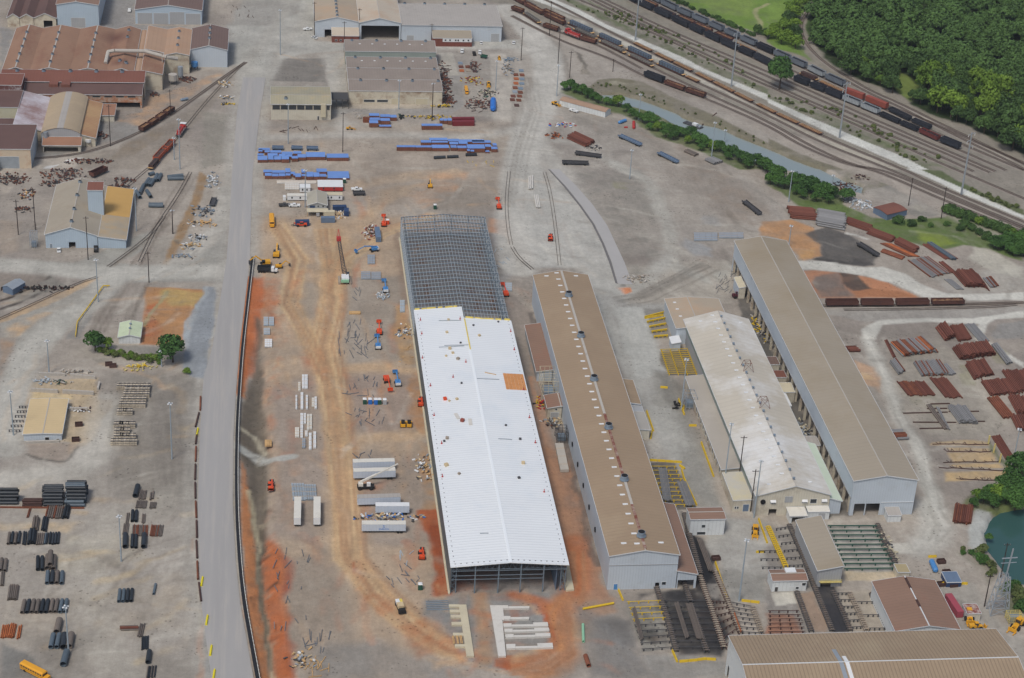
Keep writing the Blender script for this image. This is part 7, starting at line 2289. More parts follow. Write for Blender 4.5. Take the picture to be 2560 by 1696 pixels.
if far:
 V_,F_,off_=[],[],0
 for x,y,s in far:
  me=LOWC[rng.randrange(4)]
  a=rng.uniform(0,6.28)
  vs=np.empty(len(me.vertices)*3,dtype=np.float32)
  me.vertices.foreach_get('co',vs)
  vs=vs.reshape(-1,3)*s
  R_=np.array([[math.cos(a),-math.sin(a)],[math.sin(a),math.cos(a)]])
  vs[:,:2]=vs[:,:2]@R_.T
  vs+=np.array([x,y,rng.uniform(-1,3.5)])
  fs=np.empty(len(me.polygons)*3,dtype=np.int32)
  me.polygons.foreach_get('vertices',fs)
  V_.append(vs)
  F_.append(fs.reshape(-1,3)+off_)
  off_+=len(vs)
 me=bpy.data.meshes.new('wood_beyond')
 me.from_pydata(np.concatenate(V_).tolist(),[],np.concatenate(F_).tolist())
 me.materials.append(M_LF)
 o=bpy.data.objects.new('wood_beyond',me)
 COL.objects.link(o)
 tag(o,'rest of the dense green wood beyond the railway','wood',kind='stuff')
lt2=tree(*T(3,0,105,828),1.85,CROWNB[0],'lone round tree standing between the railway tracks',None,hz=1.35)
for poly_,d_,s0,s1,lb_,gr_,pool in((TL(3,0,[250,0,330,0,360,60,270,140,250,260,285,400,330,450,260,480,150,440,0,390,0,330,120,230,200,120]),7.0,.7,1.15,'tree of the green strip inside the track curve','trees inside the track curve',CROWNY+CROWN[:3]),(TL(2,0,[2240,300,2367,330,2367,400,2260,330]),6,.6,.9,'bushy tree at the end of the field path','trees at the field path',CROWN[:4])):
 xs_,ys_=[p[0]for p in poly_],[p[1]for p in poly_]
 y=min(ys_)
 while y<max(ys_):
  x=min(xs_)
  while x<max(xs_):
   p=(x+rng.uniform(-2,2),y+rng.uniform(-2,2))
   if pt_in(p,poly_):
    tree(p[0],p[1],rng.uniform(s0,s1),rng.choice(pool),lb_,gr_)
   x+=d_
  y+=d_
for i in range(26):
 p=lerp(*T20([1500,10,2230,330]),i/25)
 tree(p[0]+rng.uniform(-1.5,1.5),p[1]+rng.uniform(-1.5,1.5),rng.uniform(.32,.6),rng.choice(CROWN),'low bush in the dark hedge line below the green field','hedge bushes below the green field',name='bush',trunk=False,cat='bush')
CT_=[(480,810,1.0),(540,800,1.1),(590,830,1.1),(650,850,1.0),(700,880,.95),(760,905,1.0),(800,930,.8),(875,945,.95),(930,955,.7),(985,960,1.1),(1060,1010,1.0),(1110,1050,1.0),(1150,1080,.8),(1205,1110,1.05),(1260,1120,1.15),(1320,1140,1.1),(1270,1180,.9),(1340,1190,1.0),(1390,1185,1.05),(1440,1200,1.1),(1420,1250,.9),(1500,1220,1.0),(1550,1240,1.1),(1490,1270,.85),(1600,1250,1.1),(1660,1250,1.05),(1620,1300,.9),(1700,1300,1.1),(1760,1330,1.15),(1810,1340,1.0),(1750,1370,.8),(1860,1370,.9),(1920,1375,1.05),(1980,1410,1.05),(2040,1420,1.1),(2000,1450,.8),(2090,1460,1.0),(2140,1490,1.1),(2200,1490,1.05),(2260,1500,1.1),(2310,1530,1.0),(2350,1560,1.1),(2180,1530,.9)]
for i,(x,y,s)in enumerate(CT_):
 p=T(2,0,x,y+28)
 cm=rng.choice(CROWNY)if i in(9,17,26,31)else rng.choice(CROWNB)
 tree(p[0],p[1],s*rng.uniform(.62,.84),cm,'dark green tree in the row along the canal' if i not in(9,17,26,31)else 'lighter yellow green tree in the row along the canal','trees along the canal' if i not in(9,17,26,31)else 'lighter trees along the canal',hz=.95)
for i,(x,y,s)in enumerate([(20,110,1.0),(90,130,1.0),(150,150,.9),(230,120,1.1),(290,150,1.2),(350,190,1.1),(400,170,1.2),(450,220,1.0),(260,200,.8),(500,210,1.1),(540,240,1.2),(590,230,.9),(560,290,.8),(700,270,1.05),(740,250,.9),(320,240,.8),(440,270,.8)]):
 p=T(3,1,x,y+30)
 tree(p[0],p[1],s*.85,rng.choice(CROWNB),'dark green tree in the clump at the canal bend','trees at the canal bend')
for x,y in((2330,1545),(2362,1590),(2400,1610),(2440,1625),(2480,1640)):
 p=T(2,0,x,y+20)
 tree(p[0],p[1],.85,rng.choice(CROWNB),'dark green tree in the row along the canal','trees along the canal')
for i in range(30):
 p=lerp(*TL(3,1,[1650,390,2367,640]),i/29)
 tree(p[0]+rng.uniform(-1,1),p[1]+rng.uniform(-2,2),rng.uniform(.5,.8),rng.choice(CROWN+CROWNY[:1]),'clipped looking shrub in the long hedge beside the railway','hedge shrubs beside the railway',name='shrub',trunk=False,cat='shrub')
for i in range(34):
 p=(rng.uniform(2050,2420),rng.uniform(660,860))
 if p[1]<640+(p[0]-2050)*.2 or p[1]>720+(p[0]-2050)*.42:
  continue
 q=T(3,1,*p)
 tree(q[0],q[1],rng.uniform(.6,.95),rng.choice(CROWNB),'dark tree of the thicket at the east edge','thicket trees at the east edge')
for i,(x,y,s)in enumerate([(1205,500,.75),(1330,520,.6),(1420,480,.5),(1820,520,.7),(1880,560,.6),(1950,600,.6),(1780,560,.6),(2020,640,.7),(1650,520,.45),(1500,530,.4)]):
 p=T(3,1,x,y)
 tree(p[0],p[1],s,rng.choice(CROWN),'round shrub in the green strip by the red roofed shed','shrubs in the green strip',name='shrub',trunk=False,cat='shrub')
for i,(x,y,s,lt_b)in enumerate([(2330,1290,1.9,0),(2250,1360,1.3,0),(2180,1400,1.2,0),(2120,1480,1.1,1),(2050,1450,.9,0),(1990,1500,.9,0),(1930,1480,.8,1),(2300,1450,1.4,0),(2200,1500,1.2,0),(2080,1540,.9,0),(2280,1560,1.3,0),(1900,1530,.6,0)]):
 p=T(3,2,x,y+20)
 tree(p[0],p[1],s*.8,rng.choice(CROWNY if lt_b else CROWNB),'tree in the thick clump overhanging the pond' if not lt_b else 'bright green tree in the clump overhanging the pond','trees over the pond' if not lt_b else 'bright trees over the pond')
for i,(x,y,s)in enumerate([(1800,390,.4),(1800,420,.35),(1880,420,.4),(2040,280,.5),(1960,420,.6),(1990,400,.7),(1950,470,.6),(2000,500,.7),(2050,540,.6),(2080,590,.5),(2040,620,.4),(2250,760,.9),(2300,800,.9),(2330,860,1.0),(2340,940,.9),(2280,720,.6)]):
 p=T(3,3,x,y)
 tree(p[0],p[1],s*.8,rng.choice(BUSH+CROWNB),'scrubby bush on the pond bank','bushes on the pond bank',name='bush',trunk=False,cat='bush')
tree(*T(0,2,880,110),1.15,CROWNB[1],'round green tree left of the grassy bank',None,hz=.95)
tree(*T(0,2,1600,215),1.55,CROWNB[2],'large round tree right of the grassy bank beside the rubble',None,hz=.95)
tree(*T(0,2,1000,100),.7,CROWNY[1],'small bright tree beside the round green tree',None)
for i in range(24):
 t=i/23
 p=T(0,2,930+540*t,130+85*t+rng.uniform(-18,22))
 tree(p[0],p[1],rng.uniform(.3,.48),rng.choice(CROWNY+BUSH),'yellow green bush on the grassy bank between the two trees','bushes on the grassy bank',name='bush',trunk=False,cat='bush')
tree(*T(0,2,1730,320),.45,CROWNY[0],'small bush at the rubble below the large round tree',None,name='bush',trunk=False,cat='bush')
for line_,n_,w_,s0,s1 in((T20([520,20,900,150,1300,330,1700,530,2367,860]),48,3.5,.14,.34),(TL(3,0,[0,890,500,1085,1000,1320,1500,1540]),40,3.5,.14,.34),(T20([900,90,1200,210,1500,350,2000,590,2200,680]),34,4,.14,.38),(TL(3,0,[300,940,740,1080,1200,1320,1700,1530]),30,4,.14,.38),(TL(3,1,[1850,170,2367,400]),22,2.5,.16,.38),(T20([760,790,1000,800,1200,870,1500,990,1900,1130,2300,1320]),44,3,.1,.22)):
 for i in range(n_):
  t=rng.random()*(len(line_)-1)
  k=min(int(t),len(line_)-2)
  p=lerp(line_[k],line_[k+1],t-k)
  tree(p[0]+rng.uniform(-w_,w_),p[1]+rng.uniform(-w_,w_),rng.uniform(s0,s1),rng.choice(BUSH),'low scrub bush on the verges between the railway tracks','scrub bushes on the railway verges',name='bush',trunk=False,cat='bush')
for k in list(PROTO):
 if k not in used_proto:
  for c in list(PROTO[k].children):
   for g in list(c.children):
    bpy.data.objects.remove(g)
   bpy.data.objects.remove(c)
  bpy.data.objects.remove(PROTO[k])
# compact builder for machines and yard goods
def parts(r,spec,o=(0,0,0)):
 """spec: [(name, material, [shapes], sub parts...)]; shape = 6 numbers (box) or ('c', p, q, r) or ('b', p, q, w)"""
 for nm,m,shp,*sub in spec:
  mb=MB(o)
  for s in shp:
   if s[0]=='c':
    mb.cyl(s[1],s[2],s[3],10,s[4]if len(s)>4 else None)
   elif s[0]=='b':
    mb.bar(s[1],s[2],s[3])
   elif s[0]=='h':
    mb.hexa(s[1],s[2])
   else:
    mb.box(*s)
  ob=mb.ob(nm,m,r)
  if sub:
   parts(ob,sub[0])
 return r
LIB={}
def put(kind,label,c,a=0.0,sc=None,swap=None,group=None,z=0.0):
 nm,cat,spec=SPEC[kind]
 if kind not in LIB:
  LIB[kind]=parts(root(nm,label,cat,(c[0],c[1],z),a,group),spec)
  if sc:
   LIB[kind].scale=sc
  if not swap:
   return LIB[kind]
  src=LIB.pop(kind)
  for o in[src]+list(src.children_recursive):
   for s_ in getattr(o,'material_slots',[]):
    nm_=swap.get(s_.material.name)
    if nm_:
     s_.link='OBJECT'
     s_.material=nm_
  return src
 o=dup(LIB[kind],(c[0],c[1],z),a,label,group,sc or(1,1,1),swap)
 if not group and 'group' in o:
  del o['group']
 return o
def wh(xs,y,r=.45,w=.3):
 return[('c',(x,s*y-w/2*s,r),(x,s*y+w/2*s,r),r)for x in xs for s in(-1,1)]
def wheels(xs,y,r=.45,w=.3):
 return[('wheel',M_TYRE,[q])for q in wh(xs,y,r,w)]
SPEC={'pickup':('pickup_truck','pickup truck',[('body',M_WHITE,[(-2.8,2.8,-.95,.95,.5,1.0),(1.3,2.8,-.93,.93,1.0,1.25),(-2.8,-.9,-.95,-.85,1.0,1.35),(-2.8,-.9,.85,.95,1.0,1.35),(-2.8,-2.7,-.85,.85,1.0,1.35)]),('cab',M_WHITE,[('h',[(-.9,-.88,1.0),(1.3,-.88,1.0),(1.3,.88,1.0),(-.9,.88,1.0)],[(-.7,-.75,1.85),(.6,-.75,1.85),(.6,.75,1.85),(-.7,.75,1.85)])]),('windscreen',M_GLASS,[('h',[(.68,-.7,1.15),(1.28,-.8,1.15),(1.28,.8,1.15),(.68,.7,1.15)],[(.6,-.68,1.75),(.75,-.68,1.75),(.75,.68,1.75),(.6,.68,1.75)]),(-.5,.5,-.9,.9,1.25,1.65)])]+wheels((-1.8,1.8),.85,.4,.25)),'car':('car','car',[('body',M_WHITE,[(-2.2,2.2,-.88,.88,.35,.9)]),('cabin',M_GLASS,[('h',[(-1.5,-.82,.9),(1.1,-.82,.9),(1.1,.82,.9),(-1.5,.82,.9)],[(-1.0,-.66,1.4),(.5,-.66,1.4),(.5,.66,1.4),(-1.0,.66,1.4)])]),('roof',M_WHITE,[(-.98,.48,-.66,.66,1.4,1.46)])]+wheels((-1.4,1.4),.8,.34,.2)),'bus':('school_bus','school bus',[('body',M_BUSY,[(-5.6,4.4,-1.2,1.2,.6,2.6),(4.4,5.8,-1.05,1.05,.6,1.6),('h',[(-5.6,-1.2,2.6),(4.4,-1.2,2.6),(4.4,1.2,2.6),(-5.6,1.2,2.6)],[(-5.5,-.8,2.95),(4.2,-.8,2.95),(4.2,.8,2.95),(-5.5,.8,2.95)])]),('side_stripe',M_TYRE,[(-5.55,4.3,-1.23,1.23,1.2,1.28)])]+[('window',M_GLASS,[(-5.2+1.05*i,-4.45+1.05*i,-1.22,1.22,1.75,2.3)])for i in range(9)]+[('windscreen',M_GLASS,[(4.36,4.45,-1.0,1.0,1.7,2.5)]),('rear_door',M_TYRE,[(-5.63,-5.58,-.45,.45,1.1,2.3)])]+wheels((-3.6,4.0),1.05,.5,.3)),'trailer':('semi_trailer','semi trailer',[('body',M_TRSIDE,[(-8,8,-1.28,1.28,1.15,4.0)]),('roof',M_WHITEG,[(-8,8,-1.3,1.3,
4.0,4.06)]),('landing_gear',M_STEELD,[(-5.2,-5.0,-.9,-.7,0,1.15),(-5.2,-5.0,.7,.9,0,1.15)]),('rear_door',M_WHITE,[(8.0,8.05,-1.2,1.2,1.2,3.9)]),('underframe',M_STEELD,[(-7.8,7.8,-.5,.5,.9,1.15)])]+wheels((5.2,6.4),1.05,.5,.4)),'container':('shipping_container','container',[('body',M_REDM,[(-6.1,6.1,-1.2,1.2,.1,2.6)]),('roof',M_REDM,[(-6.12,6.12,-1.22,1.22,2.6,2.66)]),('door',M_REDM,[(6.1,6.16,-1.1,-.03,.2,2.5),(6.1,6.16,.03,1.1,.2,2.5)])]),'toilet':('portable_toilet','portable toilet',[('body',M_GREEN,[(-.6,.6,-.6,.6,0,2.1)]),('roof',M_WHITE,[('h',[(-.65,-.65,2.1),(.65,-.65,2.1),(.65,.65,2.1),(-.65,.65,2.1)],[(-.4,-.4,2.4),(.4,-.4,2.4),(.4,.4,2.4),(-.4,.4,2.4)])]),('door',M_GREEN,[(-.42,.42,-.65,-.6,.1,2.0)])]),'boomlift':('boom_lift','boom lift',[('chassis',M_TYRE,[(-1.6,1.6,-1.0,1.0,.5,.9)]),('turret',M_BLUEM,[(-1.9,1.1,-1.1,1.1,.95,2.1)]),('counterweight',M_WHITE,[(-2.2,-1.4,-1.1,1.1,1.0,2.0)]),('boom',M_BLUEM,[('b',(-1.2,0,2.3),(5.0,0,3.3),.45),('b',(4.6,0,3.2),(8.6,0,1.6),.3)]),('basket',M_BLUEM,[(8.6,9.6,-1.1,1.1,.9,1.0),(8.6,8.68,-1.1,1.1,1.0,2.0),(9.52,9.6,-1.1,1.1,1.0,2.0),(8.68,9.52,-1.1,-1.02,1.0,2.0),(8.68,9.52,1.02,1.1,1.0,2.0)])]+wheels((-1.4,1.4),1.1,.5,.4)),'telehandler':('telehandler','telehandler',[('body',M_ORNG,[(-2.6,2.3,-.9,.9,.7,1.5),(-2.6,-1.2,-1.0,1.0,.8,1.9)]),('cab',M_GLASS,[(-.8,.7,.1,1.0,1.5,2.5)]),('cab_roof',M_ORNG,[(-.85,.75,.05,1.05,2.5,2.6)]),('boom',M_ORNG,[('b',(-2.3,-.4,2.0),(3.6,-.4,1.4),.5)]),('fork_carriage',M_STEELD,[(3.6,3.8,-1.1,.5,.4,
1.6),(3.8,5.0,-.9,-.75,.4,.5),(3.8,5.0,.1,.25,.4,.5)])]+wheels((-1.7,1.7),1.05,.65,.45)),'loader':('wheel_loader','wheel loader',[('rear_body',M_CATY,[(-3.4,-.4,-1.1,1.1,1.0,2.2)]),('cab',M_GLASS,[(-.9,.5,-.7,.7,1.9,3.1)]),('cab_roof',M_CATY,[(-1.0,.6,-.8,.8,3.1,3.25)]),('front_frame',M_CATY,[(.3,2.4,-.6,.6,.9,1.7)]),('lift_arm',M_CATY,[('b',(1.0,-.7,1.7),(3.8,-.7,.9),.3)]),('lift_arm',M_CATY,[('b',(1.0,.7,1.7),(3.8,.7,.9),.3)]),('fork_frame',M_CATY,[(3.8,4.1,-1.4,1.4,.4,1.6),(4.1,5.6,-1.2,-.9,.3,.5),(4.1,5.6,.9,1.2,.3,.5)])]+wheels((-2.0,1.7),1.2,.8,.55)),'skid':('skid_steer','skid steer loader',[('body',M_CATY,[(-1.3,.8,-.8,.8,.4,1.2)]),('cage',M_TYRE,[(-.7,.6,-.6,.6,1.2,2.1)]),('bucket',M_CATY,[(1.1,1.9,-1.0,1.0,.1,.8)])]+wheels((-.7,.5),.85,.42,.3)),'excavator':('excavator','excavator',[('track',M_TYRE,[(-2.2,2.2,-1.6,-1.0,0,.9)]),('track',M_TYRE,[(-2.2,2.2,1.0,1.6,0,.9)]),('house',M_CATY,[(-2.4,1.4,-1.4,1.4,1.0,2.3)]),('cab',M_GLASS,[(.1,1.6,.4,1.4,1.3,2.9)]),('boom',M_CATY,[('b',(1.2,-.1,2.0),(4.4,-.1,4.8),.5),('b',(4.2,-.1,4.8),(7.0,-.1,2.6),.4)]),('bucket',M_STEELD,[(6.4,7.6,-.7,.5,.9,2.4)])]),'dump':('dump_truck','dump truck',[('frame',M_TYRE,[(-4.2,4.4,-.5,.5,.7,1.1)]),('dump_body',M_BLACK,[(-4.4,1.4,-1.25,-1.13,1.2,2.9),(-4.4,1.4,1.13,1.25,1.2,2.9),(-4.4,-4.3,-1.13,1.13,1.2,2.9),(1.3,1.9,-1.13,1.13,1.2,3.1),(-4.3,1.3,-1.13,1.13,1.2,1.5)]),('cab',M_WHITE,[(2.0,3.4,-1.1,1.1,1.0,2.9),(3.4,4.8,-.9,.9,1.0,1.9)]),('windscreen',M_GLASS,[(3.38,3.45,-1.0,1.0,2.0,2.7)])]+wheels((-3.6,
-2.4,-1.2,3.9),1.05,.5,.4)),'skip':('scrap_skip','skip',[('bin',M_RUSTD,[(-1.5,1.5,-1,-.9,0,1.3),(-1.5,1.5,.9,1,0,1.3),(-1.5,-1.4,-.9,.9,0,1.3),(1.4,1.5,-.9,.9,0,1.3),(-1.4,1.4,-.9,.9,0,.5)])]),'tank':('steel_tank','tank',[('shell',M_BLUE,[('c',(-3.4,0,1.5),(3.4,0,1.5),1.4),('c',(3.4,0,1.5),(4.0,0,1.5),1.4,.7),('c',(-4.0,0,1.5),(-3.4,0,1.5),.7,1.4)]),('saddle',M_STEELD,[(-2.4,-2.0,-1.1,1.1,0,.7),(2.0,2.4,-1.1,1.1,0,.7)])]),'crate':('tarped_crate','crate',[('crate_body',M_CRATE,[(-.5,.5,-.5,.5,.12,.93)]),('tarp',M_TARP,[(-.505,.505,-.52,.52,.9,1.0)]),('skid_rail',M_WOODG,[(-.5,.5,-.45,-.38,0,.12),(-.5,.5,.38,.45,0,.12)])]),'guard':('guard_barrier','barrier',[('barrier_body',M_YEL,[('h',[(-.5,-.35,0),(.5,-.35,0),(.5,.35,0),(-.5,.35,0)],[(-.5,-.14,.95),(.5,-.14,.95),(.5,.14,.95),(-.5,.14,.95)])])]),'anchor':('roof_anchor','roof anchor',[('base',M_RED,[(-.35,.35,-.35,.35,0,.25)]),('post',M_RED,[('c',(0,0,.25),(0,0,1.3),.16)])]),'carton':('carton','carton',[('box',M_CRTN,[(-.5,.5,-.5,.5,0,.8)]),('lid',M_CRTN,[(-.52,.52,-.52,.52,.8,.86)])]),'gflat':('flatbed_trailer','trailer',[('deck',M_STEELD,[(-6.5,6.5,-1.25,1.25,1.0,1.3)]),('side_stakes',M_STEELD,[(-6.5,6.5,-1.3,-1.22,1.3,2.0),(-6.5,6.5,1.22,1.3,1.3,2.0)])]+wheels((-5.4,-4.2,4.6),1.05,.5,.3)),}
def P2(c,r,x0,y0,x1,y1):
 a,b_=TL(c,r,[x0,y0,x1,y1])
 return lerp(a,b_,.5),ang(a,b_),dist(a,b_)
def pv(kind,label,c,r,x0,y0,x1,y1,**kw):
 p,a,L=P2(c,r,x0,y0,x1,y1)
 return put(kind,label,p,a,**kw)
SWN=lambda**k:{a.replace('__',' '):b for a,b in k.items()}
SW_BOX=lambda m:{'paint_maroon':m}
pv('bus','yellow school bus at the bottom left corner',0,3,215,1475,440,1590)
pv('bus','yellow school bus on the clay beside the site office',1,1,143,432,150,562)
pv('bus','yellow school bus parked in the equipment yard',1,0,1938,815,1952,890,sc=(.8,.8,.8))
for k,lb_,c,r,x0,y0,x1,y1,m in(('pickup','white pickup on the tarmac between the northern stores',0,0,1193,135,1200,80,None),('pickup','white pickup by the north road near the dark pole',1,0,440,283,515,278,None),('car','white car at the west warehouse corner',1,0,515,345,570,370,None),('car','white car below the brick office end',1,0,2082,425,2080,385,None),('pickup','white pickup at the edge of the paved strip',1,0,1905,465,1903,505,None),('pickup','white pickup beside the green flatbed',1,0,2070,480,2068,515,None),('pickup','dark pickup beside the white one in the equipment yard',1,0,2025,535,2010,480,M_TYRE),('pickup','white pickup beside the portable office sign',1,1,310,345,400,345,None),('pickup','white crew pickup east of the site trailers',1,1,885,195,975,195,None),('pickup','grey pickup left of the site office pickup',1,1,235,342,290,340,M_STEELD),('car','pale silver car in front of the pale blue workshop',0,1,545,730,545,785,None),('pickup','dark pickup in front of the pale blue workshop',0,1,888,700,886,800,M_TYRE),('car','white car at the edge of the curved yard road',2,0,12,420,18,388,None),('pickup','white cab truck parked along the long white store',2,0,600,1045,540,1025,None)):
 pv(k,lb_,c,r,x0,y0,x1,y1,swap={'paint_white':m}if m else None)
pv('dump','black bodied dump truck with white cab at the excavators',1,1,20,945,185,955)
pv('excavator','yellow excavator with raised arm beside the dump truck',1,1,182,850,195,760)
pv('excavator','yellow excavator behind the dump truck',1,1,150,880,20,885)
pv('excavator','small yellow backhoe right of the dump truck cab',1,1,170,915,260,905,sc=(.7,.7,.7))
pv('excavator','tan roller with raised canopy north of the steel frame hall',1,1,1612,190,1608,140,sc=(.7,.8,.7))
for lb_,c,r,x0,y0,x1,y1,m in(('blue boom lift stretched flat left of the steel frame',1,1,1160,745,1020,765,None),('white blue boom lift beside the white cable coils',1,1,1205,1170,1190,1090,None),('blue boom lift south of the red one near scattered steel',1,2,1135,150,1120,20,None),('blue boom lift facing the orange one',1,2,1330,505,1290,345,None),('orange boom lift with red basket facing the blue one',1,2,1185,330,1230,460,M_ORNG),('orange boom lift beside the long navy container',1,1,1183,560,1180,480,M_ORNG),('orange boom lift at the north end of the scattered steel',1,1,1140,1568,1137,1470,M_ORNG),('orange boom lift at the east wall of the steel frame',1,1,2325,1210,2290,1120,M_ORNG),('red boom lift standing north east of the steel frame',1,1,2252,400,2238,320,M_ORNG)):
 pv('boomlift',lb_,c,r,x0,y0,x1,y1,swap={'paint_mid_blue':m,'paint_white':m}if m else None)
for lb_,c,r,x0,y0,x1,y1,m in(('orange telehandler in front of the navy container',1,1,475,525,365,525,None),('orange telehandler below the white logo trailer',1,3,1535,490,1528,400,None),('small orange forklift on the paved yard',2,1,355,675,355,625,None),('red loader on the clay by the purlin packs',1,2,138,1415,138,1345,None),('rust red telehandler parked against the hall wall',1,2,1525,650,1520,560,None),('maroon forklift beside the steel scrap at the long shed',2,1,2030,1190,2140,1175,mat('machine_maroon','#5b2f38',.6,.1))):
 pv('telehandler',lb_,c,r,x0,y0,x1,y1,swap={'machine_orange':m}if m else None)
for lb_,c,r,x0,y0,x1,y1,s in(('yellow wheel loader beside the brown roofed store',3,3,1830,930,1870,1080,1.1),('yellow loader fork attachment lying behind the bronze roof',3,3,1850,1110,2000,1105,.8),('yellow wheel loader at the east edge by the striped canopy',3,3,2340,1060,2270,1130,1.1),('yellow loader parked beside the yellow stairs in the south yard',2,3,2250,160,2245,290,.9),('yellow bulldozer at the end of the canal trees',2,0,375,965,430,985,.75),('yellow machine in the equipment yard behind the dark tracks',1,0,2150,770,2150,820,.8),('small yellow forklift with canopy in the equipment yard',1,0,2248,525,2250,570,.6),('yellow forklift on the cable drum lot',1,0,850,1200,885,1200,.6)):
 pv('loader',lb_,c,r,x0,y0,x1,y1,sc=(s,s,s))
pv('skid','left skid steer loader of the two facing the steel frame',1,2,1358,830,1358,780,sc=(1.3,1.2,1.2))
pv('skid','right skid steer loader of the two facing the steel frame',1,2,1415,830,1415,780,sc=(1.3,1.2,1.2))
for x,y,c,r,m,lb_ in((1005,598,1,2,None,'dark green portable toilet, leftmost of five'),(1055,598,1,2,M_BLUE,'blue portable toilet, second of five, door open'),(1107,600,1,2,M_BLUE,'blue portable toilet in the middle of five'),(1142,600,1,2,None,'dark green portable toilet, fourth of five'),(1190,602,1,2,M_GREYW,'grey portable toilet, rightmost of five'),(1518,745,1,3,None,'lone green portable toilet near the hall corner'),(1217,505,1,1,M_ORNG,'orange portable toilet beside the boom lift'),(818,125,1,1,None,'green portable toilet by the tarped crates'),(1655,365,1,1,None,'green portable toilet on the north side of the steel frame'),(263,285,1,1,M_WHITE,'white portable toilet beside the white office trailer')):
 put('toilet',lb_,T(c,r,x,y),0,(1.25,1.25,1.1),{'paint_green':m}if m else None)
for lb_,c,r,x0,y0,x1,y1,s,m in(('white semi trailer behind the twin one and the mobile crane',1,2,893,1225,1285,1215,1,None),('white semi trailer right behind the mobile crane',1,2,900,1312,1290,1300,1,None),('grey open top semi trailer south of the mobile crane',1,2,937,1558,1335,1545,1,M_ROOFT3),('beige site trailer with blue sign surrounded by debris',1,3,1108,62,1412,62,.78,M_WHITE),('white semi trailer with blue letters and emblem on its side',1,3,978,232,1382,232,1,None),('white semi trailer standing lengthwise, left of the pair',1,3,388,-30,382,235,1,None),('white semi trailer standing lengthwise, right of the pair',1,3,566,-30,564,232,1,None)):
 p,a,L=P2(c,r,x0,y0,x1,y1)
 a0=ang(*TL(c,r,[x0,y0,x1,y1]))
 w_=1.3
 put('trailer',lb_,(p[0]-math.sin(a0)*w_,p[1]+math.cos(a0)*w_)if abs(a0)<1 else(p[0],p[1]+2),a0,(s if abs(a0)<1 else.9,1,1),{'trailer_top':m}if m else None)
def text_on(s,size,c,a,z,off,m,parent=None,name='lettering'):
 cu=bpy.data.curves.new(name,'FONT')
 cu.body=s
 cu.size=size
 cu.align_x='CENTER'
 cu.extrude=.01
 o=bpy.data.objects.new(name,cu)
 COL.objects.link(o)
 o.location=(c[0]+math.sin(a)*off,c[1]-math.cos(a)*off,z)
 o.rotation_euler=(rad(90),0,a)
 cu.materials.append(m)
 dgr=bpy.context.evaluated_depsgraph_get()
 me=bpy.data.meshes.new_from_object(o.evaluated_get(dgr))
 bpy.data.objects.remove(o)
 o=bpy.data.objects.new(name,me)
 COL.objects.link(o)
 o.location=(c[0]+math.sin(a)*off,c[1]-math.cos(a)*off,z)
 o.rotation_euler=(rad(90),0,a)
 if parent:
  bpy.context.view_layer.update()
  o.parent=parent
  o.matrix_parent_inverse=parent.matrix_world.inverted()
 return o
p,a,L=P2(1,3,978,232,1382,232)
tr_=[o for o in COL.objects if o.get('label','').startswith('white semi trailer with blue letters')][0]
tr_.scale=(1,1,1)
text_on('SABACO',.95,p,a,1.7,.02,M_BLUE,tr_)
text_on('S',1.7,p,a,2.55,.02,M_BLUE,tr_,'emblem')
for lb_,c,r,x0,y0,x1,y1,s,m in(('long maroon container, rear of the stacked pair',1,0,1812,1132,2018,1130,1,None),('long maroon container, front of the pair beside the tarps',1,0,1812,1162,2018,1160,1,None),('navy container behind the site office steps',1,1,715,382,830,380,.55,M_NAVY),('navy container with white name board behind the orange telehandler',1,1,370,518,485,516,.55,M_NAVY),('slate blue container with white name board below the cream one',1,1,600,487,730,485,.55,M_SLATEB),('cream container beside the lumber heap',1,1,628,430,722,430,.45,M_CONCY),('long blue container beside the orange boom lift',1,1,1135,690,1115,560,1.0,M_SLATEB),('small dark navy container right of the lumber heap',1,1,835,440,835,395,.4,M_NAVY),('dark open box container at the tarped crates',1,0,1000,1130,1040,1130,.3,M_RUST),('small maroon lean-to box at the brown store wall',3,3,1665,850,1765,1000,.9,mat('roof_raspberry','#9c4a55',.7,.1))):
 pv('container',lb_,c,r,x0,y0,x1,y1,sc=(s,1,1),swap=SW_BOX(m)if m else None)
for(x,y,w_)in((1,0,0),):
 pass
for lb_,cx_,cy_,s_ in(('INTEC',428,500,1.1),('INTEC',680,470,1.0)):
 q_=T(1,1,cx_,cy_+16)
 mb=MB((q_[0],q_[1],0))
 mb.box(q_[0]-2,q_[0]+2,q_[1]-.12,q_[1]-.02,1.0,2.2)
 bd=tag(mb.ob('name_board',M_WHITE),'white name board on the %s container'%('navy' if cx_<500 else 'slate blue'),'sign')
 text_on(lb_,s_,(q_[0],q_[1]),0,1.2,.16,M_NAVY,bd)
of_,_=gable('site_office','grey gabled site office with porch and small blue sign','office',16.2,25.3,866.5,881,4.2,5.8,roof=mat('roof_mist','#aaa596',.8,.05),wx=M_GREYWX,wy=M_GREYW,ov=.4)
parts(of_,[('porch_roof',M_CONCY,[(-.6,9.8,-4.6,-.3,2.5,2.7)]),('porch_post',M_WOOD,[(-.4,-.2,-4.4,-4.2,0,2.5)]),('porch_post',M_WOOD,[(9.4,9.6,-4.4,-4.2,0,2.5)]),('porch_post',M_WOOD,[(4.5,4.7,-4.4,-4.2,0,2.5)]),('name_sign',M_NAVY,[(.9,3.4,-.1,-.02,2.9,4.0)]),('window',M_GLASS,[(4.6,5.4,-.06,0,3.2,4.0)]),('window',M_GLASS,[(7.0,7.8,-.06,0,3.2,4.0)]),('notice_board',M_GREYW,[(3.9,5.5,-4.75,-4.65,.4,2.2)])])
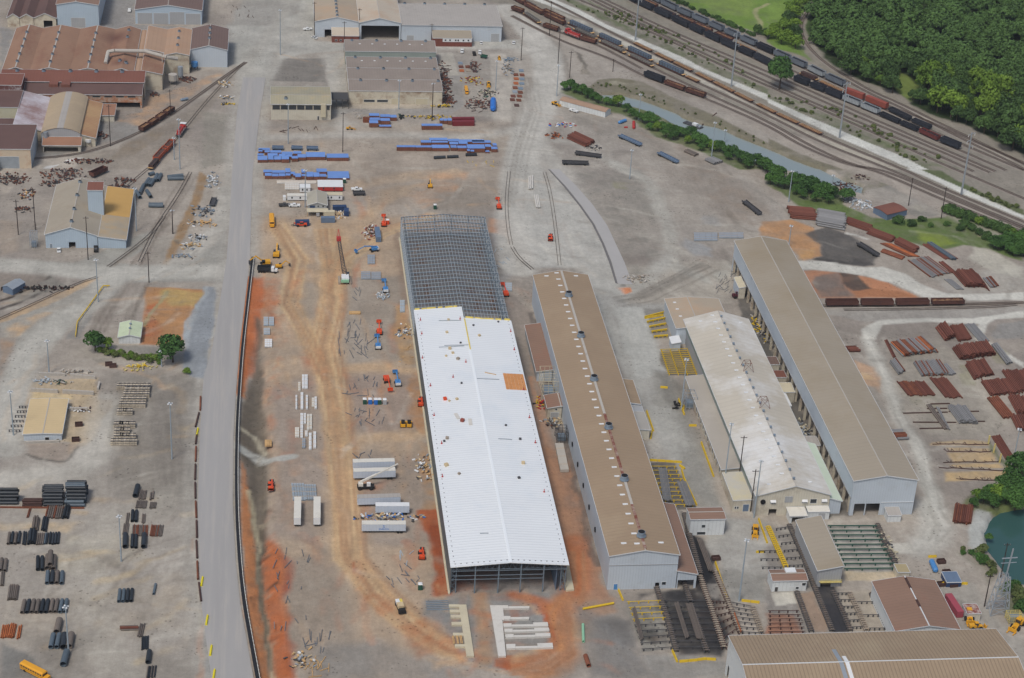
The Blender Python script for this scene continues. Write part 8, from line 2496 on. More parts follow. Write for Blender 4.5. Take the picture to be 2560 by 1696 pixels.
for lb_,x0,x1,yb,h,dp,mt_,ms_ in(('white office trailer on wheels left of the grey site office',290,472,292,2.7,3.0,M_WHITEG,M_WHITE),('white roofed red trailer, longest of the site group',572,803,206,2.6,8.6,M_WHITE,M_RED),('cream modular office with three dark windows',648,798,290,3.0,3.6,M_CONCY,M_WHITE),('small white box trailer behind the office trailer',405,502,218,2.8,4.6,M_WHITE,M_WHITE)):
 a0,b0=TL(1,1,[x0,yb,x1,yb])
 L=b0[0]-a0[0]
 r=root('site_trailer',lb_,'site trailer',(a0[0],a0[1],0))
 parts(r,[('body',ms_,[(0,L,0,dp,.5,h)]),('roof',mt_,[(-.1,L+.1,-.1,dp+.1,h,h+.15)])]+[('window',M_GLASS,[(L*t,L*t+.7,-.05,.02,1.3,2.3)])for t in((.08,.28,.78)if 'modular' in lb_ else(.2,.62))]+[('wheel',M_TYRE,[('c',(L*.65,.1,.4),(L*.65,.5,.4),.4)])])
rc=random.Random(2)
CRT=[(1,0,[(22,60,1432,2.0,3),(25,128,1418,2,2.4),(80,128,1440,2,2.4),(132,234,1440,1.8,3),(15,70,1462,1.6,2.4),(15,105,1508,1.9,5),(112,162,1505,1.9,5),(168,232,1505,1.9,4),(236,305,1510,2.4,4),(108,200,1470,1.9,3),(210,275,1475,1.9,3),(240,340,1455,1.9,3),(278,335,1480,1.9,3),(330,388,1500,2.2,3),(345,420,1450,1.9,3),(385,460,1490,2.2,4),(463,640,1485,2.2,6),(655,855,1492,2.2,5),(1048,1140,1110,2.6,3.4),(1050,1145,1150,2.6,3.4),(1048,1128,1183,3.0,3.4),(1150,1240,1120,2.6,3.4),(1150,1238,1156,2.6,3.4),(1243,1300,1122,2.4,3.4),(1140,1250,1184,.9,2.4),(1700,1730,1150,2.4,2.6),(1735,1768,1152,2.4,2.6),(1772,1808,1160,3.0,3),(1532,1722,1205,2.8,2.6),(1302,1475,1400,2.6,2.2),(1478,1624,1402,2.6,2.2),(1628,1782,1402,2.2,4),(1525,1620,1352,2.2,3),(1605,1770,1330,2.2,3),(1625,1772,1352,2.2,2),(1776,1880,1340,2.2,3),(1790,1870,1368,2.2,3),(1800,1855,1400,2.2,3),(1862,1948,1403,2.2,3),(1875,1955,1370,2.6,4),(1880,2110,1342,2.0,3),(1955,2115,1415,2.8,5),(2000,2170,1350,2.0,3),(2118,2170,1400,2.8,3),(2120,2158,1420,1.0,2),(2175,2232,1412,2.2,3),(2190,2225,1380,2.2,3),(1952,1978,1430,2.2,2),(1984,2016,1432,2.0,2)]),(1,1,[(68,148,60,2.2,3),(82,145,92,2.2,3),(148,208,90,1.8,3),(212,270,90,1.9,3),(150,268,60,1.9,3),(272,318,58,2.0,5),(274,318,90,2.2,2.4),(320,360,70,1.8,2.6),(346,415,80,1.6,2.4),(364,415,98,1.9,2.4),(420,460,60,2,4),(422,465,95,2.2,2.4),(468,530,70,1.6,3),(468,528,100,2.2,3),(532,588,100,2.2,5),(560,655,50,1.8,4),(592,650,100,2.2,3),(664,862,98,1.2,8.5)])]
WH={0:'the northern blue tarped rows',1:'the tarped row by the white roofed trailer'}
for c,r,L_ in CRT:
 for x0,x1,yb,h,dp in L_:
  a0,b0=TL(c,r,[x0,yb,x1,yb])
  w_=dist(a0,b0)
  gl=('tarped crates in the rows beside the main road' if x1<900 and c==1 and r==0 else 'tarped crates in the small cluster' if x1<1310 and r==0 else 'tarped crates near the maroon containers' if yb<1210 and r==0 else 'tarped crates in the long eastern row' if r==0 else 'tarped crates north of the site trailers')
  if w_>14:
   pass
  put('crate',('wide' if w_>9 else 'short')+' crate among the blue '+gl,((a0[0]+b0[0])/2,a0[1]+dp/2),ang(a0,b0),(w_,dp,h),None,gl)
def rail_line(kind,label,c,r,s,n=None,sc=1.0,group=None,swap=None,seg=3.2):
 p_=TL(c,r,s)
 for(x,a)in cut_line(p_,seg)[:-1]or[(p_[0],ang(p_[0],p_[1]))]:
  q_=(x[0]+math.cos(a)*seg/2,x[1]+math.sin(a)*seg/2)
  put(kind,label,q_,a,(seg*.96,1,sc),swap,group)
for i,(lb_,c,r,s)in enumerate((('yellow barrier piece in the line south of the mill gable',2,3,[985,755,1025,850,1050,900]),('yellow barrier piece in the row along the bottom cooling bed',2,3,[1545,1420,1660,1410,1780,1395,1960,1405]),('yellow barrier piece slanting to the bottom row',2,3,[1482,1315,1530,1425]),('yellow barrier piece between pole and cooling bed',2,3,[2120,855,2210,865,2255,930]),('yellow barrier piece beside the black conveyor',2,3,[1880,500,1940,680,1990,840]),('yellow barrier piece in the curved line east of the mill',2,2,[1270,1125,1500,1140,1560,1180,1590,1290,1650,1420,1720,1568]),('yellow barrier piece at the top of the storage bays',2,1,[1225,1380,1410,1350]),('yellow barrier piece around the transformer',2,2,[1370,450,1440,455]),('yellow barrier piece at the transformer cage point',2,2,[1540,560,1585,680,1590,600]),('lone yellow barrier on the paved yard',2,2,[1635,805,1710,805]),('yellow barrier at the grey roofed loading annex',2,2,[1245,670,1300,830,1280,935]),('low yellow rail piece along the west annex windows',2,2,[1750,960,1870,1290]),('yellow rail piece in front of the works gable',2,3,[2280,100,2367,340]),('yellow rail piece at the bay corner below the works',2,3,[2255,408,2367,400]),('yellow tray barrier beside the sand hut',3,3,[1480,450,1615,445]),('pale yellow gas pipe guard behind the brown store',3,3,[1520,690,1870,700]))):
 rail_line('guard',lb_,c,r,s,group=lb_+'s',sc=.9)
for lb_,x,y,r in(('northmost',1825,865,2),('second',1868,682,3),('middle',1913,1040,3),('fourth',1950,1320,3),('southmost',1978,1545,3)):
 put('guard','%s of the five bright yellow barriers along the main road'%lb_,T(0,r,x,y),rad(86),(5.2,1.4,.9),{'paint_yellow':mat('paint_lemon','#e3d22a',.5,.05)},'bright yellow barriers along the main road')
rp=TL(0,2,[1855,540,1852,640,1832,720,1830,800,1816,920,1812,1030,1808,1150,1804,1290,1806,1410,1812,1568])+TL(0,3,[1815,40,1818,160,1815,290,1822,440,1828,600,1845,740,1868,905,1900,1080])
for i,(x,a)in enumerate(cut_line(rp,13)[:-1]):
 o=bpy.data.objects.new('pipe',pipe_mesh(11,.36,M_RUSTD if i%3 else M_RUST))
 COL.objects.link(o)
 o.location=(*x,.1)
 o.rotation_euler=(0,0,a)
 tag(o,'rusty brown pipe lying end to end beside the main road','steel pipe','pipes laid along the main road')
bl=[lerp(a,b_,0)for a,b_ in zip(ROAD_R[7:],ROAD_R[7:])]
bl=smooth_line([(x+1.2,y)for x,y in bl],2)
fr=root('road_barrier','long black barrier wall with pale top edge along the right side of the main road','barrier',(*bl[0],0))
for i,(a,b_)in enumerate(zip(bl,bl[1:])):
 mb=MB((*bl[0],0))
 mb.bar((*a,.75),(*b_,.75),1.0,1.5)
 mb.ob('barrier_panel',mat('barrier_black','#24262a',.9,.15),fr)
mb=MB((*bl[0],0))
for x,a in cut_line(bl,2.2):
 mb.cbox((x[0]+.75,x[1],0),(.16,.16,1.75),0)
mb.ob('posts',M_WHITE,fr)['kind']='stuff'
mb=MB((*bl[0],0))
for a,b_ in zip(bl,bl[1:]):
 mb.bar((a[0]+.65,a[1],1.56),(b_[0]+.65,b_[1],1.56),.16,.08)
mb.ob('top_rail',M_WHITEG,fr)
yp=TL(0,1,[700,1550,715,1425,890,1185,955,1092,1015,1090])
gr_=root('guard_rail','yellow guard rail bending along the gravel bank','guard rail',(*yp[0],0))
for a,b_ in zip(yp,yp[1:]):
 mb=MB((*yp[0],0))
 mb.bar((*a,.9),(*b_,.9),.35,.4)
 mb.ob('rail',M_YEL,gr_)
for x,a in cut_line(yp,5):
 mb=MB((*yp[0],0))
 mb.bar((*x,0),(*x,.9),.2)
 mb.ob('post',M_YEL,gr_)
c0=T(1,1,820,1035)
cr_=root('crawler_crane','crawler crane with long lattice boom tipped in red','crane',(*c0,0))
tp=T(1,1,765,640,17)
bt=(c0[0],c0[1]+2.5,2.2)
parts(cr_,[('track',M_WOODG,[(c0[0]-3,c0[0]-1.9,c0[1]-3.5,c0[1]+3.5,0,1.1)]),('track',M_WOODG,[(c0[0]+1.9,c0[0]+3,c0[1]-3.5,c0[1]+3.5,0,1.1)]),('house',M_WHITE,[(c0[0]-1.5,c0[0]+1.9,c0[1]-3,c0[1]+1.8,1.2,2.9)]),('counterweight',M_GREENL,[(c0[0]-1.8,c0[0]+1.8,c0[1]-3.8,c0[1]-3.05,1.2,2.4)]),('cab',M_GLASS,[(c0[0]+.9,c0[0]+2.2,c0[1]+1.9,c0[1]+3.4,1.3,3.2)])],o=(*c0,0))
V0,V1=Vector(bt),Vector((*tp,17))
for k,(dx,dz)in enumerate(((-.8,-.6),(.8,-.6),(.8,.6),(-.8,.6))):
 mb=MB((*c0,0))
 mb.bar(V0+Vector((dx*.5,0,dz*.5)),V0.lerp(V1,.15)+Vector((dx,0,dz)),.16).bar(V0.lerp(V1,.15)+Vector((dx,0,dz)),V1+Vector((dx*.6,0,dz*.6)),.16)
 mb.ob('boom_chord',M_STEELD,cr_)
mb=MB((*c0,0))
for i in range(24):
 a,b_=V0.lerp(V1,.04+.04*i),V0.lerp(V1,.08+.04*i)
 s=-1 if i%2 else 1
 mb.bar(a+Vector((.75*s,0,.55)),b_+Vector((-.75*s,0,.55)),.1).bar(a+Vector((.75*s,0,-.55)),b_+Vector((-.75*s,0,-.55)),.1).bar(a+Vector((-.75,0,.5*s)),b_+Vector((-.75,0,-.5*s)),.1).bar(a+Vector((.75,0,.5*s)),b_+Vector((.75,0,-.5*s)),.1)
mb.ob('boom_lacing',M_STEELD,cr_)
mb=MB((*c0,0))
mb.box(tp[0]-1.0,tp[0]+1.0,tp[1]-.8,tp[1]+1.4,16,17.6).bar((tp[0]-.6,tp[1]+.8,17.3),(tp[0]+.1,tp[1]+7,18.5),.2).bar((tp[0]+.6,tp[1]+.8,17.3),(tp[0]+.1,tp[1]+7,18.5),.2)
mb.ob('boom_head',M_RED,cr_)
mb=MB((*c0,0))
mb.bar(V0+Vector((.8,-2,4)),V1+Vector((0,0,1)),.09).bar(V0+Vector((.8,-2,4)),V0+Vector((.8,-1,0)),.3)
mb.ob('pendant',M_STEELD,cr_)
c1,a1,_=P2(1,2,940,1400,1090,1398)
mc=parts(root('mobile_crane','white and black mobile crane reaching over the trailers','crane',(c1[0],c1[1]+1.2,0),a1),[('chassis',M_TYRE,[(-3.2,3.2,-1.2,1.2,.8,1.5)]),('cab',M_WHITE,[(.4,1.8,-.9,.1,1.5,2.9)]),('upper_body',M_WHITEG,[(-2.8,-1.0,-1.0,1.0,1.5,2.6)]),('boom',M_WHITEG,[('b',(-2.0,.3,2.8),(4.2,1.5,5.4),.7)]),('boom_tip',M_WHITEG,[('b',(4.0,1.5,5.3),(12.2,3.0,9.0),.42)])]+wheels((-2.2,2.0),1.15,.8,.55))
def on_hall(x,y):
 p_=(x,y)
 return p_
def HP(c,r,x,y):
 q_=T(c,r,x,y,12.2)
 q_=T(c,r,x,y,hf(q_[0])+.5)
 return q_,hf(q_[0])+.52
for c,r,s in((1,1,[1520,1395,1533,1522,1887,1385,2355,1500]),(1,2,[1538,178,1940,215,1612,434,1646,708,1716,968,1723,1275,1822,355]),(2,2,[20,100,108,470,160,728,215,960,297,1415])):
 for i in range(0,len(s),2):
  q_,z=HP(c,r,s[i],s[i+1])
  put('anchor','small red anchor post standing on the white hall roof',q_,0,(.9,.9,1.0),None,'red anchor posts on the white roof',z)
for i,(c,r,x,y,s,m,lb_)in enumerate(((1,1,1780,1395,1.6,None,'tan carton on a long rod near the yellow roof edge'),(1,1,1765,1510,1.6,None,'tan cartons heap beneath the rod carton'),(1,1,2065,1540,1.6,None,'tan carton on the right roof half near the skeleton'),(1,1,2010,1445,1.2,M_STEELD,'small dark box on the right roof half'),(1,1,2240,1412,1.2,M_STEELD,'small dark box near the east roof edge'),(1,2,1792,92,2.0,None,'pair of cream sacks below the long steel strips'),(1,2,1820,133,1.6,None,'cream sack south of the first sacks'),(1,2,1758,160,1.3,None,'cream sack west of the crate'),(1,2,1868,188,1.9,M_WOODG,'brown wooden crate on the white roof ridge side'),(1,2,1892,38,1.2,M_STEELD,'dark tool box above the steel strips'),(1,2,1900,412,1.3,M_STEELD,'dark tool box in the roof centre'),(1,2,1747,560,2.2,M_ORNG,'bright orange crate on the west half of the white roof'),(1,2,1858,560,1.6,None,'cream sack right of the orange crate'),(1,2,1788,576,1.2,None,'small cream sack beside the orange crate'),(1,2,1908,760,2.3,M_WRED,'maroon box between two white panels'),(1,2,1767,922,1.9,M_WOODG,'brown grey crate low on the west roof half'),(1,2,1740,948,1.3,M_STEELD,'flat dark box beside the brown grey crate'),(1,2,1760,1172,2.2,None,'tan carton lower on the west roof half'),(1,2,1878,1250,1.5,M_WOODG,'small grey box near the lower ridge'),(1,2,2310,802,1.2,M_STEELD,'dark pump on the right roof half'),(2,2,75,930,1.5,M_STEELD,'grey box at the east roof edge'),(2,2,103,1152,2.0,None,'tan carton at the east roof edge'),
(2,2,65,1288,1.5,M_STEELD,'grey box south of the east edge carton'))):
 q_,z=HP(c,r,x,y)
 put('carton',lb_,q_,.3*i,(s*.6,s*.6,s*.5),{'carton':m}if m else None,None,z)
for lb_,c,r,s,m in(('long grey strip lying on the roof near the yellow edge',1,1,[1690,1400,1895,1398],M_GALV),('upper of two long grey strips on the white roof',1,2,[1740,62,1965,56],M_GALV),('lower of two long grey strips on the white roof',1,2,[1690,78,1925,66],M_GALV),('long grey strip beside the plywood patch',1,2,[2040,368,2250,376],M_GALV),('tan plank near the plywood patch',1,2,[2115,310,2220,332],M_WOOD),('white panel left of the maroon roof box',1,2,[1845,690,1875,742],M_CONCW),('white panel right of the maroon roof box',1,2,[1978,740,1985,798],M_CONCW),('long pale bar low on the right roof half',1,2,[2240,925,2367,932],M_GALV),('short rod on the south roof',1,3,[2070,232,2150,230],M_GALV)):
 (p0,z0_),(p1,z1_)=HP(c,r,s[0],s[1]),HP(c,r,s[2],s[3])
 mb=MB((*p0,z0_))
 w_=1.4 if 'panel' in lb_ else.3
 mb.bar((*p0,z0_+.12),(*p1,z1_+.12),w_,.2)
 tag(mb.ob('roof_panel' if w_>1 else 'metal_strip',m),lb_,'panel' if w_>1 else 'strip')
# cooling beds, roller lines, foundations, scatter
def bed(label,c,r,l0,l1,r0,r1,n,m,z=1.0,m2=None,k2=0,w=.16):
 a0,a1,b0,b1=TL(c,r,[*l0,*l1,*r0,*r1])
 rt=root('skid_bed',label,'skid bed',(*a0,0))
 for i in range(n):
  t=i/max(n-1,1)
  p_,q_=lerp(a0,a1,t),lerp(b0,b1,t)
  mb=MB((*a0,0))
  mb.bar((*p_,z),(*q_,z),w,w*1.3)
  for j in range(4):
   s=lerp(p_,q_,.06+.29*j)
   mb.box(s[0]-.2,s[0]+.2,s[1]-.15,s[1]+.15,0,z-.1)
  mb.ob('skid_beam',m2 if i<k2 else m,rt)
ro=MB()
ro.cyl((0,-.6,0),(0,.6,0),.3,6).cyl((0,-1.1,-.1),(0,-.6,-.1),.15,5).cyl((0,.6,-.1),(0,1.1,-.1),.15,5)
ro_=ro.ob('roller',M_STEELD)
ROLL={M_STEELD.name:ro_.data}
bpy.data.objects.remove(ro_)
for m in(M_PIPEB,M_YEL,M_WOODG):
 ROLL[m.name]=ROLL[M_STEELD.name].copy()
 ROLL[m.name].materials[0]=m
def rollers(label,c,r,s,m,step=1.25,mr=None):
 p_=TL(c,r,s)
 mr,m=m,(M_PIPEB if m is M_STEELD else M_WOODG if m is M_RUSTD else m)
 rt=root('roller_line',label,'roller conveyor',(*p_[0],0))
 for a,b_ in zip(p_,p_[1:]):
  L=dist(a,b_)+1e-6
  nx_,ny_=-(b_[1]-a[1])/L*.75,(b_[0]-a[0])/L*.75
  for s_ in(-1,1):
   mb=MB((*p_[0],0))
   mb.bar((a[0]+nx_*s_,a[1]+ny_*s_,.6),(b_[0]+nx_*s_,b_[1]+ny_*s_,.6),.22,.8)
   mb.ob('side_frame',mr or m,rt)
 for x,a in cut_line(p_,step):
  inst('roller',ROLL[m.name],rt,(x[0]-p_[0][0],x[1]-p_[0][1],1.05),a)
for a in(('yellow topped skid bed west of the first black roller line',2,3,(1060,882),(1200,1320),(1375,870),(1490,1300),9,M_STEELD,1.0,M_YEL,4),('dark skid bed carrying two packs of grey pipes',2,3,(1400,870),(1520,1300),(1830,870),(1950,1300),9,M_STEELD),('dark skid bed between the two rusty roller lines',2,3,(1850,875),(1975,1280),(1965,880),(2110,1170),7,M_RUSTD),('dark skid bed beside the long orange pipe',2,3,(2000,880),(2120,1160),(2225,925),(2320,1170),7,M_STEELD),('rust red skid bed on clay below the control cabin',3,3,(0,965),(0,1160),(285,962),(345,1155),6,M_RUSTD),('dark skid bed north of the control cabin',3,3,(70,205),(190,545),(205,185),(325,540),6,M_STEELD),('low grey skid bed at the yellow lined corner',3,3,(-90,410),(-60,560),(75,410),(130,560),3,M_STEELD),('green skid bed right of the slanting conveyor shed',3,3,(550,178),(700,575),(1005,178),(1185,570),10,M_GRN,1.0,None,0,.3),('dark skid bed on pale concrete beside the black trench',3,3,(640,800),(775,1115),(765,800),(900,1110),6,M_STEELD),('short skid bed at the brown roofed store wall',3,3,(805,882),(930,1125),(975,880),(1085,1125),3,M_STEELD),('yellow framed skid bed east of the long mill',2,2,(1270,1195),(1420,1550),(1520,1195),(1690,1550),10,M_YEL),('dense yellow storage rack at the works wall',2,2,(1365,115),(1435,335),(1640,105),(1725,335),13,M_YEL),('yellow rack arms north of the dense storage rack',2,1,(1225,1380),(1310,1560),(1405,1335),(1440,1550),5,M_YEL,1.0,None,0,.5),('dark rack arms left of the sand roofed store',
0,2,(175,640),(80,860),(270,640),(190,860),6,M_STEELD)):
 bed(*a)
for a in(('black roller line leaving the long mill gable',2,3,[1335,745,1420,990,1515,1330],M_STEELD),('dark roller line from the lean-to to the first pipe pack',2,3,[1590,690,1650,880],M_STEELD),('black roller line beside the second pipe pack',2,3,[1650,900,1800,1340],M_STEELD),('rusty roller line, west of two',2,3,[1735,640,1850,960,1960,1310],M_RUSTD),('rusty roller line, east of two, under the yellow barriers',2,3,[1880,600,1990,860,2110,1160],M_RUSTD),('black roller line behind the white ribbed cabin',2,3,[1590,60,1660,330,1740,620],M_STEELD),('yellow edged roller line west of the conveyor shed',3,3,[0,185,90,390,165,555],M_YEL),('long black roller line along the west wall of the conveyor shed',3,3,[195,165,330,470,420,720,590,1140],M_STEELD),('black roller line south of the control cabin',3,3,[265,785,330,960,400,1150],M_STEELD),('black roller line east of the oily trench',3,3,[600,780,680,950,760,1140],M_STEELD),('dark roller line with pale rails below the store',3,3,[755,795,830,950,910,1140],M_WOODG),('dark roller line at the foot of the brown roofed store',3,3,[955,800,1030,960,1110,1140],M_STEELD),('knobbly roller line at the east end of the green skid bed',3,3,[1010,160,1100,370,1215,590],M_STEELD),('pale railed roller line above the big bronze roof',2,3,[2225,930,2310,1170],M_WOODG)):
 rollers(*a)
for lb_,c,r,s,n,m in(('grey pipe pack on the skids, western of two',2,3,[1600,1222,1498,895,1635,1218],6,M_PIPEB),('grey pipe pack on the skids, eastern of two',2,3,[1705,1228,1605,905,1765,1232],7,M_PIPEB),('long brown pipes at the west end of the skids',2,3,[1188,1250,1108,950,1210,1230],3,M_PIPEB),('three long grey pipes on the black bed by the white ribbed cabin',2,3,[1820,608,1715,320,1862,605],4,M_PIPEB),('orange rust pipe lying on the dark skid bed',2,3,[2110,1165,2045,980,2116,1163],2,M_RUSTO),('grey pipes in the yellow frame, western set',2,2,[1400,1515,1355,1220,1470,1520],7,M_PIPEG),('grey pipes in the yellow frame, eastern set',2,2,[1610,1568,1525,1345,1690,1568],8,M_PIPEG)):
 A,B,C=S4(c,r,s)
 stack(lb_,A,B,C,n,1,m=m,bearers=False,z0=1.2,jit=.5)
ZP=lambda x,y:ground_at(1060+x/5.808,1380+y/5.808,.7)
def slab(label,quads,m=None):
 p0=ZP(*quads[0][:2])
 rt=root('foundation',label,'concrete foundation',(*p0,0))
 for i,q_ in enumerate(quads):
  pts_=[ZP(q_[j],q_[j+1])for j in range(0,8,2)]
  if not poly_ccw(pts_):
   pts_=pts_[::-1]
  mb=MB((*p0,0))
  mb.prism(pts_,-.2,.7+.004*i)
  mb.ob('footing',m or M_CONCW,rt)
slab('narrow comb shaped concrete footing with arms to the west',[(505,765,615,765,728,1512,618,1512),(360,762,510,762,520,797,368,797),(372,838,525,838,532,878,380,878),(384,914,538,914,545,954,390,954),(398,1018,552,1018,558,1058,404,1058),(420,1176,580,1176,586,1215,426,1215),(445,1340,610,1340,616,1378,450,1378)],M_CONCY)
slab('wide comb shaped concrete footing with stepped arms to the east',[(958,775,1145,775,1165,985,995,985),(995,988,1138,988,1190,1510,1080,1510),(1145,775,1220,775,1225,820,1150,820),(1225,790,1530,788,1532,815,1228,820),(1160,932,1255,932,1258,980,1165,980),(1258,948,1526,946,1528,972,1260,976),(1150,1038,1270,1036,1275,1086,1155,1088),(1275,1056,1590,1052,1592,1080,1278,1084),(1585,1026,1795,1022,1805,1074,1592,1080),(1165,1118,1285,1114,1290,1160,1170,1164),(1290,1134,1600,1128,1604,1154,1292,1160),(1600,1106,1812,1100,1822,1146,1604,1152),(1178,1196,1300,1192,1305,1242,1184,1244),(1305,1212,1615,1206,1620,1232,1308,1238),(1614,1184,1832,1178,1838,1224,1620,1230),(1192,1340,1325,1338,1332,1400,1198,1404),(1332,1374,1646,1366,1650,1394,1336,1400),(1645,1330,1866,1322,1876,1388,1650,1394)])
slab('pale slab strip along the east foot of the new hall',[(2070,200,2110,200,2180,545,2065,555)],M_CONCY)
for i in range(6):
 a,b_=ZP(25+i*3,700+i*24),ZP(350+i*6,690+i*26)
 o=MB((*a,0)).bar((*a,.15),(*b_,.15),.22,.2).ob('purlin_bar',M_GALVB)
 tag(o,'grey green purlin bar lying in the fan beside the comb footing','steel bar','fan of purlin bars')
for i,(x,y)in enumerate(((412,1225),(428,1222),(470,1218),(485,1222),(520,1216),(540,1218))):
 a,b_=ZP(x,y),ZP(x+18,y+115)
 tag(MB((*a,0)).bar((*a,.8),(*b_,.8),.3,.2).ob('timber',M_WOOD),'loose timber laid between the last two footing arms','timber','timbers between the footing arms')
p_=T(1,3,1335,930)
parts(root('supply_truck','flat truck loaded with white and yellow sacks and cartons','truck',(*p_,0),rad(-80)),[('bed',M_TYRE,[(-3.5,3.5,-1.2,1.2,.6,1.1)]),('sack',M_WHITE,[(-3.3,-1.4,-1.1,.2,1.1,2.1)]),('sack',M_INSUL,[(-3.0,-1.2,.25,1.1,1.1,2.2)]),('load_box',M_CRTN,[(-1.2,1.2,-1.1,1.1,1.1,2.2)]),('engine_cover',M_TYRE,[(2.0,3.4,-1.0,1.0,1.1,2.0)])]+wheels((-2.4,2.6),1.05,.6,.4))
def pack(label,c,r,x0,x1,ya,yb,m,n=3,name='panel_pack',h=.7,skew=0):
 a,b_,d=TL(c,r,[x0+skew,yb,x1+skew,yb,x0,ya])
 w_,L=b_[0]-a[0],d[1]-a[1]
 rt=root(name,label,'material pack',(*a,0))
 for i in range(n):
  mb=MB()
  sx=(d[0]-a[0])
  x_,xw=w_*i/n+.03,w_/n-.06
  mb.hexa([(x_,0,.1),(x_+xw,0,.1),(x_+xw+sx,L,.1),(x_+sx,L,.1)],[(x_,0,h),(x_+xw,0,h),(x_+xw+sx,L,h),(x_+sx,L,h)])
  mb.ob('panel',m,rt)
 mb=MB()
 for t in(.2,.5,.8):
  mb.box(-.05+sx*t,w_+.05+sx*t,L*t,L*t+.12,0,h+.03)
 mb.ob('banding',M_WOOD,rt)
PK=[(425,450,340,465,0),(452,478,340,465,0),(390,412,410,485,2),(365,382,530,655,0),(412,438,505,655,0),(460,480,530,655,0),(515,540,555,632,2),(541,562,545,652,0),(410,436,698,835,0),(440,462,698,790,0),(470,492,706,850,2),(494,518,706,842,2),(360,400,830,915,2),(410,434,842,920,0),(452,478,860,905,0),(488,514,880,1028,0),(530,556,868,1015,0),(425,458,932,1015,1)]
for i,(x0,x1,ya,yb,k)in enumerate(PK):
 pack('%s panel pack on the clay, %s'%(('bright white','pale grey','cream')[k],('northmost of the column','right of the northmost one','short and narrow under the first two','leftmost of four slim ones','longest slim one','third slim one from the left','cream one beside the last slim one','last slim one to the right','wide one in the centre','shorter one beside the wide one','long one in the centre group','rightmost of the centre group','double one at the left','beside the left double','tiny one above the southern pair','left of the southern pair','right of the southern pair','southmost grey one')[i]),1,2,x0,x1,ya,yb,(M_WHITE,M_GALV,M_WHITEG)[k],2)
for i in range(5):
 pack('galvanised purlin pack, %s of the left five above the upright trailers'%('first','second','third','fourth','fifth')[i],1,2,325+i*24,346+i*24,1345,1500,M_PURL,4,'purlin_pack',skew=16)
 pack('galvanised purlin pack, %s of the right five above the upright trailers'%('first','second','third','fourth','fifth')[i],1,2,446+i*22,465+i*22,1355,1495,M_PURL,4,'purlin_pack',skew=10)
for lb_,c,r,x0,x1,ya,yb,m,n in(('white ladder like pack at the clay edge, left',1,1,70,115,1375,1450,M_PURL,4),('white ladder like pack at the clay edge, right',1,1,120,166,1375,1450,M_PURL,4),('white truss pack south of the ladder packs',1,1,70,130,1478,1532,M_PURL,5),('white panel pair below the truss pack',1,2,80,150,12,80,M_WHITE,3),('grey sheet row beside the green rod bundle, first half',1,1,970,1060,955,1020,M_GALV,5),('grey sheet row beside the green rod bundle, second half',1,1,1065,1155,958,1022,M_GALV,5),('slim grey packs north of the sheet row',1,1,1030,1100,800,880,M_GALV,3),('white ladder truss west of the white roof corner',1,1,1330,1375,1220,1325,M_PURL,3),('white ladder truss east of the skeleton foot',1,1,2290,2367,1060,1130,M_PURL,4),('white beam row under the tarped crates',1,1,265,400,135,190,M_CONCW,6),('long white lumber beam below the tarps',1,1,190,560,112,135,M_CONCW,1),('tan long roll south of the coils',1,1,862,966,1322,1342,M_WOOD,1),('grey steel sheets on the leaning slab',2,1,1680,1900,595,665,M_GALV,4),('long grey bars right of the leaning slab',2,1,1910,2140,592,640,M_GALV,4),('red topped pallet stack on the ditch rim',1,2,82,145,945,998,M_WOOD,3)):
 pack(lb_,c,r,x0,x1,ya,yb,m,n)
i=0
for y,xs in((455,(1127,1205,1280,1350)),(487,(1200,1268,1345)),(530,(1187,1265,1342)),(575,(1168,1240,1312)),(622,(1148,1228,1305)),(690,(1128,1185)),(810,(1100,1150,1210)),(868,(1105,1160)),(918,(1100,1155,1215)),(968,(1072,1145,1225))):
 for x in xs:
  q_=T(0,2,x,y)
  r_p=root('lumber_pallet','banded pallet stack of pale short timbers in the long block beside the dark curb' if y<640 else 'loose pallet of grey timber ends south of the big block','pallet',(*q_,0),group='banded timber pallets' if y<640 else 'loose timber pallets')
  for k in range(4):
   mb=MB()
   mb.box(-1.9+.95*k,-1.05+.95*k,-1.5,1.5,.15,1.9-(k%2)*.15)
   mb.ob('timber_bundle',M_BALE,r_p)
  mb=MB()
  mb.box(-1.9,1.85,-1.54,-1.5,.9,1.0).box(-1.9,1.85,-1.5,-.9,1.9,1.98).box(-1.9,1.85,.4,1.0,1.9,1.98)
  mb.ob('band',M_STEELD,r_p)
for lb_,s,h in(('long concrete block wall, northmost',[360,335,640,345],1.4),('long concrete block wall, right half of the northmost',[650,345,915,375],1.4),('concrete block wall behind the sand roofed store, left',[290,485,555,500],1.6),('concrete block wall behind the sand roofed store, right',[580,500,870,515],1.6),('short concrete block wall at the east end',[905,475,922,410],1.2),('concrete block wall right of the sand roofed store',[640,665,825,665],1.6),('low wall of the lower pen',[240,965,560,955],1.0)):
 p_=TL(0,2,s)
 rt=root('block_wall',lb_,'wall',(*p_[0],0))
 for x,a in cut_line(p_,1.8)[:-1]:
  mb=MB()
  mb.cbox((x[0]-p_[0][0]+.9*math.cos(a),x[1]-p_[0][1]+.9*math.sin(a),0),(1.74,.7,h),a)
  mb.ob('block',M_CONC,rt)
